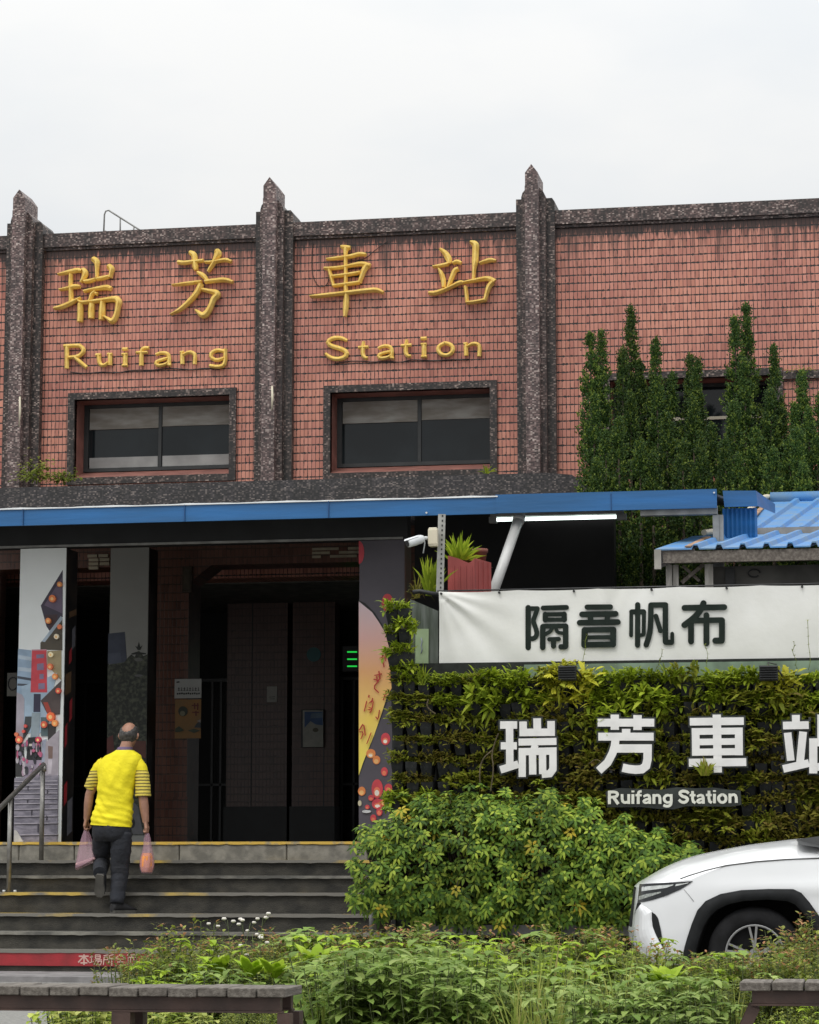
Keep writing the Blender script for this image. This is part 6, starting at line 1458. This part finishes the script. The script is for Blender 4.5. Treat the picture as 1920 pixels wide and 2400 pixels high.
# ---- umbrella shrubs at the foot of the wall
def umbrella(top, wpx, px, pybot, Y, n):
    p0 = gp(px, 20.4); zc = 20.6; k = zc / FPX
    hgt = EYE - (top - 2025) * k; zlow = EYE - (pybot - 2025) * k; rx = wpx * k
    cz, rz = (hgt + zlow) / 2, (hgt - zlow) / 2
    x0 = at(px, 2000, Y).x; b = MB(); st_b = MB()
    for i in range(int(n * 1.4)):
        while True:
            u = V((rp.uniform(-1, 1), rp.uniform(-1, .45), rp.uniform(-1, 1)))
            if .25 < u.length < 1: break
        if u.length < .66 and rp.random() < .45: u = u.normalized() * rp.uniform(.7, 1.0)
        bulge = 1 + .20 * math.sin(u.x * 7 + px) + .17 * math.sin(u.z * 9 + px * .7 + u.x * 4); u.z = math.copysign(abs(u.z) ** .8, u.z)
        c = V((x0 + u.x * rx * bulge, Y + u.y * .30 * bulge, cz + u.z * rz * (1 + .1 * math.sin(u.x * 8))))
        nn = (V((u.x * .55, u.y - .45, u.z * .5 + .55)) + V((rp.uniform(-.4, .4), rp.uniform(-.4, .4), rp.uniform(-.3, .3)))).normalized()
        e1 = nn.cross(V((.3, .2, 1))).normalized(); e2 = nn.cross(e1); m = rp.choice((6, 7, 7, 8)); ph = rp.uniform(0, 6.3); Lf = rp.uniform(.040, .072)
        mi = 1 if rp.random() < .022 else 0
        for q in range(m):
            a = ph + 2 * math.pi * q / m; d = e1 * math.cos(a) + e2 * math.sin(a) + nn * rp.uniform(-.25, .25)
            b.leaf(c + d * .010, d, nn, Lf * rp.uniform(.75, 1.1), .023, rp.uniform(.1, .38), mi)
        if i % 6 == 0: st_b.tube([(x0 + u.x * rx * .2, Y + .1, max(.1, zlow - .1)), (x0 + u.x * rx * .6, Y + .06, cz), tuple(c)], [.012, .008, .003], 5)
    return b, st_b
ul = [(892, 1930, 66, 2150, 190, 'leftmost umbrella shrub, spilling over the handrail at the step ends'), (985, 1868, 72, 2178, 250, 'second umbrella shrub from the left, below the left pockets of the planted wall'), (1085, 1848, 74, 2188, 260, 'umbrella shrub left of the white 瑞, reaching up in the middle of the row'),
      (1180, 1856, 74, 2190, 260, 'umbrella shrub straight below the white 瑞'), (1275, 1858, 72, 2186, 250, 'umbrella shrub between the white 瑞 and 芳, with yellowing leaves'), (1368, 1902, 72, 2184, 230, 'umbrella shrub below the left half of the name sign'), (1452, 1940, 60, 2184, 200, 'rightmost umbrella shrub, touching the front of the white car')]
ul[-2] = (1368, 1878, 74, 2184, 250) + ul[-2][5:]; ul[-1] = (1450, 1918, 74, 2184, 240, 'umbrella shrub touching the nose of the white car')
ul += [(1535, 1946, 72, 2184, 230, 'umbrella shrub half hidden behind the white bonnet front'), (1608, 1982, 56, 2150, 150, 'rightmost umbrella shrub, just showing above the white bonnet')]
for px, top, wpx, bot, n, lab in ul:
    Y = 20.17 + rp.uniform(-.03, .05)
    o = empty('umbrella_shrub', (at(px, 2000, Y).x, Y, 0), lab, 'shrub', 'umbrella shrubs at the foot of the planted wall')
    b, s_b = umbrella(top, wpx, px, bot, Y, n); b.build('foliage', [LM['deep'], LM['yell']], o); s_b.tube([(at(px, 2000, Y).x, Y + .12, 0), (at(px, 2000, Y).x, Y + .1, .5)], .016, 6); s_b.build('stem', M_BARK, o)
def sprout(px, py, Y, n, L, m, lab, name='sprout', sp=.5):
    b = MB()
    for i in range(n): b.leaf(V((0, 0, 0)), V((rp.gauss(0, sp), rp.gauss(-.2, sp), rp.uniform(.1, 1))), V((0, -.4, 1)), L * rp.uniform(.6, 1.1), L * .26, .5)
    return single(name, b, m, at(px, py, Y), lab, 'plant')
sprout(1262, 1836, 20.28, 26, .085, LM['bright'], 'bright umbrella sprig just below the white 瑞')
sprout(1800, 1940, 20.35, 26, .10, LM['brown'], 'pale drooping leaves above the white car bonnet'); sprout(1700, 1948, 20.35, 22, .10, LM['olive'], 'long dull leaves above the front of the white car')
sprout(1590, 1952, 20.36, 18, .07, LM['brown'], 'small dry leaves left of the white car bonnet')
# ---- plants on the ledge
def bushlet(px, py, Y, rx, rz, n, L, m, lab):
    b = MB()
    for i in range(n):
        u = V((rp.gauss(0, .5), rp.gauss(0, .35), abs(rp.gauss(.3, .4)))); b.leaf(V((u.x * rx, u.y * .15, u.z * rz)), V((u.x + rp.uniform(-.5, .5), rp.uniform(-1, .2), rp.uniform(-.4, .8))), V((0, -.5, 1)), L * rp.uniform(.6, 1.2), L * .45, .3)
    b.tube([(0, 0, -.05), (0, 0, rz * .6)], .008, 5)
    return single('ledge_plant', b, m, at(px, py, Y), lab, 'plant')
bushlet(86, 1124, 29.5, .22, .22, 330, .06, LM['hedge'], 'small leafy bush growing on the ledge at the foot of the left pilaster'); bushlet(150, 1128, 29.5, .18, .12, 190, .06, LM['hedge'], 'low creeping plant on the ledge left of the first window')
single('ledge_plant', tuft(16, .08, .20, .012, .45, .4), LM['bright'], at(1140, 1110, 29.5), 'small grassy plant at the right corner of the second window sill', 'plant')
bushlet(1880, 872, 29.93, .16, .05, 50, .04, LM['olive'], 'scraggly weed on the string course above the rightmost juniper')
# ---- junipers
def juniper(spires, lab):
    (px0, py0, w0, Y0) = spires[0]; x0 = at(px0, 1000, Y0).x
    o = empty('juniper_tree', (x0, Y0, 0), lab, 'tree', 'junipers behind the canopy'); b = MB(); tk = MB()
    k = Y0 * 1.015 / FPX
    for (px, py, wpx, Y) in spires:
        x = at(px, py, Y).x; zt_ = at(px, py, Y).z; zb_ = 2.6; R_ = wpx * k * 1.0; H = zt_ - zb_
        tk.tube([(x0 + (x - x0) * .3, Y0, 0), (x, Y, zb_), (x, Y, zt_ - .3)], [.06, .04, .008], 6)
        nclump = int(320 * min(1., H / 4.))
        for c in range(nclump):
            a0 = rp.uniform(0, 6.283); t = 1 - rp.random() ** 1.15; z = zb_ + H * (.0 + t) ; s = 1 - t
            r = R_ * min(1, (s * 2.6) ** .9) * (.70 + .95 * s) * (1 + .26 * math.sin(z * 5 + px) + .16 * math.sin(z * 11 + px * 2 + a0 * 2)); a = a0
            cx = V((x + math.cos(a) * r * rp.uniform(.55, 1), Y + math.sin(a) * r * rp.uniform(.55, 1), z - .10 * r / max(R_, .01)))
            od = V((math.cos(a), math.sin(a), 0)); L = rp.uniform(.09, .20) * (.25 + .75 * min(1, s * 4)); sd2 = (od * rp.uniform(.35, .95) + V((rp.gauss(0, .2), rp.gauss(0, .2), 1))).normalized()
            for j in range(34):                                   # upswept flame-like spray of scale leaves
                h = rp.random(); q = cx + V((rp.gauss(0, .034 * (1.1 - h)), rp.gauss(0, .034 * (1.1 - h)), rp.gauss(0, .02))) + sd2 * (h * L)
                d = sd2 + V((rp.gauss(0, .6), rp.gauss(0, .6), rp.gauss(0, .4)))
                b.leaf(q, d, V((0, -1, .2)), rp.uniform(.018, .044) * (.6 + .4 * min(1, s * 6)), .015, .0, 1 if h > .72 and rp.random() < .8 else 0)
        for j in range(40):
            b.leaf(V((x + rp.gauss(0, .010), Y + rp.gauss(0, .010), zt_ - rp.uniform(.0, .22))), V((rp.gauss(0, .35), rp.gauss(0, .35), 1)), V((0, -1, .2)), rp.uniform(.03, .06), .015, 0, 1)
    b.build('crown', [LM['conif'], LM['conif_tip']], o); tk.build('trunk', M_BARK, o)
    return o
juniper([(1384, 786, 24, 28.2), (1408, 782, 26, 28.3), (1392, 930, 40, 28.0), (1420, 1015, 40, 27.8)], 'double tipped juniper at the left end of the row beside the pilaster')
juniper([(1478, 728, 34, 28.6), (1460, 826, 36, 28.4), (1500, 855, 38, 28.5), (1478, 930, 54, 28.3)], 'tall broad juniper, the second highest of the row, left of its middle')
juniper([(1537, 803, 26, 28.5), (1540, 890, 34, 28.3), (1575, 880, 28, 28.6)], 'slim juniper close on the right of the tall broad one')
juniper([(1618, 840, 22, 28.7), (1634, 850, 18, 28.6), (1625, 940, 38, 28.4)], 'short tipped juniper before the dark window')
juniper([(1749, 720, 26, 28.6), (1723, 748, 26, 28.5), (1745, 850, 40, 28.4), (1720, 950, 46, 28.2)], 'tallest juniper of the row, with two tips close together')
juniper([(1814, 818, 24, 28.5), (1806, 920, 40, 28.3), (1830, 960, 30, 28.4)], 'narrow juniper right of the tallest one')
juniper([(1879, 876, 24, 28.3), (1862, 950, 30, 28.2), (1895, 960, 26, 28.1)], 'open branched juniper second from the right edge')
juniper([(1922, 930, 30, 28.3), (1915, 1030, 44, 28.0), (1960, 900, 30, 28.4)], 'juniper cut by the right edge of the photo')
juniper([(1450, 985, 44, 27.7), (1400, 1080, 34, 27.5), (1500, 1040, 46, 27.5)], 'low bushy juniper in front of the left pair, just above the canopy')
juniper([(1563, 975, 48, 27.8), (1530, 1070, 40, 27.5), (1600, 1040, 44, 27.6)], 'low bushy juniper in the middle, in front of the dark window')
juniper([(1668, 1000, 46, 27.8), (1640, 1020, 34, 27.6), (1700, 1040, 44, 27.6)], 'low juniper left of the foot of the tallest one'); juniper([(1770, 1010, 48, 27.8), (1730, 1070, 40, 27.6), (1810, 1060, 44, 27.6)], 'low juniper at the foot of the tallest one')
juniper([(1850, 1030, 44, 27.8), (1880, 1090, 40, 27.6), (1868, 1010, 24, 27.7)], 'low bright tipped juniper above the shed roof')

# ================================================================== PLANTING BED
M_EARTH = M_SOIL
bl_, br_ = gp(215, 11.2), gp(2300, 11.0)
b = MB(); q = [gp(260, 10.9), gp(2400, 10.2), gp(2400, 14.9), gp(225, 14.7)]
b.extr([v + V((0, 0, -.02)) for v in q], (0, 0, .10)); tag(b.build('planting_bed', M_EARTH), kind='structure')
def small_hedge(tips=True, h=.5):
    b = MB()
    for s_ in range(40):
        x, y = rp.gauss(0, .13), rp.gauss(0, .13); top = h * rp.uniform(.72, 1.08) * (1 - .8 * (x * x + y * y)); lean = V((x * .8 + rp.uniform(-.1, .1), y * .8 + rp.uniform(-.1, .1), 1)).normalized(); base = V((x * .6, y * .6, 0))
        b.tube([base, base + lean * top * .6, base + lean * top], [.004, .003, .001], 4, 2)
        for k in range(30):
            t = 1 - rp.random() ** 1.4 * .78; q = base + lean * (top * t); a = rp.uniform(0, 6.28); d = V((math.cos(a), math.sin(a), rp.uniform(-.1, .9)))
            mi = 1 if (tips and t > .92 and rp.random() < .32) or (tips and rp.random() < .02) else 0
            b.leaf(q + d * .008, d, V((0, 0, 1)), rp.uniform(.020, .042), rp.uniform(.012, .019), .15, mi)
    return b
def broad(h=.42, n=17, L=.095, Wr=.42, mi=0):
    b = MB()
    for s_ in range(n):
        x, y = rp.gauss(0, .12), rp.gauss(0, .12); top = h * rp.uniform(.6, 1.08); lean = V((x * .9, y * .9, 1)).normalized(); base = V((x * .5, y * .5, 0))
        b.tube([base, base + lean * top], [.004, .002], 4, 1)
        for k in range(5):
            t = .35 + k * .16; q = base + lean * (top * t); a = rp.uniform(0, 6.28)
            for g in range(2 if k < 4 else 4):
                aa = a + g * math.pi / (1 if k < 4 else 2); d = V((math.cos(aa), math.sin(aa), rp.uniform(.05, .6))); Lf = L * rp.uniform(.6, 1.15)
                b.leaf(q, d, V((0, 0, 1)), Lf, Lf * Wr, rp.uniform(.25, .6), mi)
    return b
def lettuce(n=16, L=.15):
    b = MB()
    for i in range(n):
        a = rp.uniform(0, 6.28); d = V((math.cos(a) * .55, math.sin(a) * .55, rp.uniform(.5, 1.1))); b.leaf(V((0, 0, .28)), d, V((0, 0, 1)), L * rp.uniform(.6, 1.1), L * .33, .25)
    b.tube([(0, 0, 0), (0, 0, .3)], .006, 5, 1); return b
def flowering(h=.62):
    b = MB()
    for s_ in range(3):
        x, y = rp.gauss(0, .05), rp.gauss(0, .06); lean = V((x * 2., y * 2., 1)).normalized(); top = h * rp.uniform(.7, 1.05); base = V((x * .4, y * .4, 0)); tip = base + lean * top
        b.tube([base, base + lean * top * .6 + V((.01, 0, 0)), tip], [.003, .0022, .0015], 4, 1)
        for k in range(9): q = base + lean * top * rp.uniform(.3, .85); a = rp.uniform(0, 6.28); b.leaf(q, V((math.cos(a), math.sin(a), .4)), V((0, 0, 1)), .05, .014, .3)
        for k in range(rp.choice((1, 2, 3))):
            c = tip + V((rp.uniform(-.03, .03), rp.uniform(-.03, .03), rp.uniform(-.01, .035))); b.tube([tip - lean * .05, c], [.0012, .001], 3, 1)
            b.tube([c - V((0, 0, .006)), c, c + V((0, 0, .008))], [.005, .013, .009], 8, 2)
    return b
def grassy(n=70, L0=.25, L1=.6, W=.006): return tuft(n, L0, L1, W, .30, .6, 1.4)
VAR = {}
def variant(key, fn, mats, k=3):
    VAR[key] = []
    for i in range(k):
        d_, o_ = proto(fn(), key, mats); unlink(o_); VAR[key].append(d_)
variant('hedge_plant', lambda: small_hedge(True, .50), [LM['hedge'], LM['red'], M_STEM], 4)
variant('green_hedge_plant', lambda: small_hedge(False, .46), [LM['hedge'], LM['red'], M_STEM], 3)
variant('broad_leaf_plant', lambda: broad(.42), [LM['broad'], M_STEM], 3)
variant('fresh_leaf_plant', lambda: broad(.46, 9, .075, .5), [LM['fresh'], M_STEM], 2)
variant('variegated_plant', lambda: broad(.30, 26, .075, .5), [LM['variegated'], M_STEM], 3)
variant('leafy_rosette', lambda: lettuce(), [LM['fresh'], M_STEM], 2)
variant('flowering_weed', lambda: flowering(), [LM['hedge'], M_STEM, M_FLOW], 3)
variant('grass_tuft', lambda: grassy(), [LM['grass']], 3)
variant('reed_grass', lambda: tuft(11, .4, .85, .014, .16, .35, 1.6), [LM['grass']], 2)
PL = {'hedge_plant': 'hedge', 'green_hedge_plant': 'hedge', 'broad_leaf_plant': 'plant', 'fresh_leaf_plant': 'plant', 'variegated_plant': 'plant', 'leafy_rosette': 'plant', 'flowering_weed': 'flower', 'grass_tuft': 'grass', 'reed_grass': 'grass'}
DESC = {'hedge_plant': 'small leaved hedge plant with reddish tips', 'green_hedge_plant': 'small leaved plain green hedge plant', 'broad_leaf_plant': 'pale green broad leaved plant', 'fresh_leaf_plant': 'fresh bright green leafy plant', 'variegated_plant': 'low plant with pale variegated leaves',
        'leafy_rosette': 'bright green lettuce like rosette', 'flowering_weed': 'tall weed with small white flower heads', 'grass_tuft': 'long thin bladed grass tuft', 'reed_grass': 'tall reed like grass with broad blades'}
def region(px):
    return ('behind the left bench' if px < 690 else 'between the left bench and the shrubs' if px < 980 else 'in the middle of the bed' if px < 1300 else 'left of the white car' if px < 1490 else 'in front of the white car')
def bed(key, px, zc, s_=1.0, where=None):
    p = gp(px, zc, .06); o = bpy.data.objects.new(key, rp.choice(VAR[key])); COL.objects.link(o); o.location = p
    o.rotation_euler = (rp.uniform(-.08, .08), rp.uniform(-.08, .08), rp.uniform(0, 6.28)); s_ *= rp.uniform(.92, 1.08) * (1.09 if where is None else 1.0); o.scale = (s_, s_, s_)
    w_ = where or region(px); return tag(o, DESC[key] + ' ' + w_, PL[key], '%ss %s' % (key.replace('_', ' '), w_))
# back row along the kerb
bed('hedge_plant', 300, 13.8, .55)
for i in range(13): bed('hedge_plant', 345 + i * 46 + rp.uniform(-10, 10), 13.9 + rp.uniform(-.2, .3), (.86 if i < 2 else 1.0) * rp.uniform(.88, 1.05))
for i in range(13): bed('hedge_plant' if rp.random() < .5 else 'green_hedge_plant', 330 + i * 48 + rp.uniform(-10, 10), 13.2 + rp.uniform(-.2, .2), .86)
for i in range(12): bed('hedge_plant' if i % 3 else 'green_hedge_plant', 930 + i * 46 + rp.uniform(-10, 10), 13.9 + rp.uniform(-.3, .3), rp.uniform(.86, .98))
for i in range(11): bed('hedge_plant', 1500 + i * 46 + rp.uniform(-8, 8), 13.6 + rp.uniform(-.2, .3), (.70 if i < 3 else .84 if i < 7 else 1.06) * rp.uniform(.92, 1.03))
for i in range(12): bed('green_hedge_plant' if i % 2 else 'hedge_plant', 1480 + i * 46 + rp.uniform(-10, 10), 12.8 + rp.uniform(-.2, .2), .84)
for i in range(10): bed('green_hedge_plant', 1450 + i * 54 + rp.uniform(-10, 10), 11.8 + rp.uniform(-.3, .2), .72)
for i in range(9): bed('green_hedge_plant', 690 + i * 50 + rp.uniform(-10, 10), 12.6 + rp.uniform(-.2, .2), .86)
# white flowers
for px, zc, s_ in ((525, 13.6, .90), (578, 13.5, .95), (622, 13.5, .86), (600, 13.7, .80)): bed('flowering_weed', px, zc, s_)
for px, zc in ((420, 13.4), (555, 13.2), (735, 13.4), (895, 13.6), (1320, 13.4)): bed('fresh_leaf_plant', px, zc, .98)
for px, zc in ((590, 12.6), (650, 12.5), (740, 12.9), (640, 13.0), (505, 12.9), (900, 13.2), (1560, 12.2), (1530, 12.6)): bed('leafy_rosette', px, zc, rp.uniform(.95, 1.2))
for i in range(17): bed('broad_leaf_plant', 780 + (i % 9) * 40 + rp.uniform(-14, 14), 11.5 + (i // 9) * .55 + rp.uniform(-.15, .15), rp.uniform(.86, 1.04))
for px, zc, s_ in ((930, 12.2, 1.05), (1010, 12.3, 1.12), (1090, 12.2, 1.05), (870, 12.0, .95)): bed('broad_leaf_plant', px, zc, s_)
for i in range(22): bed('fresh_leaf_plant' if i % 2 else 'broad_leaf_plant', 720 + i * 36 + rp.uniform(-12, 12), 13.5 + rp.uniform(-.3, .3), rp.uniform(.9, 1.08))
for px, zc in ((1140, 12.6), (1190, 12.2), (1240, 11.9), (1280, 12.6), (1330, 12.0), (1380, 11.7), (1210, 11.3), (1290, 11.3), (1150, 11.6), (1340, 12.9), (1420, 12.2), (760, 11.6), (705, 12.0), (1100, 11.3), (1000, 12.4), (1050, 12.7), (1175, 12.9), (1225, 13.1), (1270, 12.2), (1310, 12.5), (1360, 12.4), (1440, 11.6), (1110, 13.1), (850, 12.9), (1250, 11.5), (1520, 12.7)): bed('grass_tuft', px, zc, rp.uniform(.86, 1.12))
for px, zc, s_ in ((1262, 12.4, .86), (1330, 12.7, .6), (1150, 13.2, .56), (1595, 12.4, .5)): bed('reed_grass', px, zc, s_)
for px, zc in ((1400, 11.4), (1470, 11.6), (1545, 11.5), (1610, 11.8), (1500, 12.0), (1450, 12.5), (1660, 11.4), (1370, 11.0), (1480, 11.0), (1580, 11.0)): bed('broad_leaf_plant', px, zc, rp.uniform(.7, .85))
for px, zc in ((170, 12.6), (215, 12.4), (262, 12.6), (320, 12.3), (375, 12.5), (425, 12.2), (480, 12.4), (200, 12.0), (345, 11.8), (445, 11.7)): bed('variegated_plant', px, zc, rp.uniform(.8, .95), 'under the left bench')
for px, zc in ((530, 12.0), (580, 11.8), (625, 12.1), (665, 11.7), (555, 12.4)): bed('green_hedge_plant', px, zc, .55, 'under the left bench')
for px, zc in ((1740, 11.6), (1790, 11.8), (1850, 11.6), (1900, 11.9), (1820, 11.3), (1890, 11.2), (1950, 11.5)): bed('green_hedge_plant', px, zc, .55, 'under the right bench')
for px, zc in ((1770, 11.2), (1870, 11.4)): bed('fresh_leaf_plant', px, zc, .55, 'under the right bench')
for i in range(26): bed('fresh_leaf_plant' if i % 3 == 0 else 'broad_leaf_plant' if i % 3 == 1 else 'green_hedge_plant', 700 + i * 46 + rp.uniform(-14, 14), 12.9 + rp.uniform(-.35, .35), rp.uniform(.78, .95))
for i in range(16): bed('grass_tuft' if i % 2 else 'broad_leaf_plant', 1130 + i * 38 + rp.uniform(-14, 14), 11.7 + rp.uniform(-.4, .4), rp.uniform(.7, .88))
for i in range(18): bed('broad_leaf_plant' if i % 3 else 'fresh_leaf_plant', 330 + i * 22 + rp.uniform(-10, 10), 12.9 + rp.uniform(-.5, .4), rp.uniform(.66, .86))
for i in range(14): bed('grass_tuft', 320 + i * 100 + rp.uniform(-30, 30), 13.0 + rp.uniform(-.5, .5), rp.uniform(.7, .95))
for px, py, n, lab in ((905, 1900, 30, 'sprig at the upper left of the umbrella shrubs'), (945, 1866, 26, 'sprig of umbrella leaves among the left pockets'), (1130, 1846, 26, 'tall sprig left of the white 瑞'), (1320, 1872, 22, 'sprig above the umbrella shrubs, below the white 芳'), (1400, 1880, 20, 'sprig above the umbrella shrubs, left of the name sign end')):
    sprout(px, py, 20.24, n, .085, LM['deep'], lab, 'umbrella_sprig', .6)
b = MB()
for i in range(7000):
    u = rp.random(); p = gp(260 + u * 1900, rp.uniform(10.9, 14.6), .08); a = rp.uniform(0, 6.28)
    b.leaf(p, V((math.cos(a), math.sin(a), rp.uniform(.4, 1.6))), V((0, 0, 1)), rp.uniform(.05, .14), rp.uniform(.012, .03), .5)
tag(b.build('ground_cover', LM['hedge']), 'low tangle of small weeds covering the soil of the planting bed', 'ground cover', None, 'stuff')
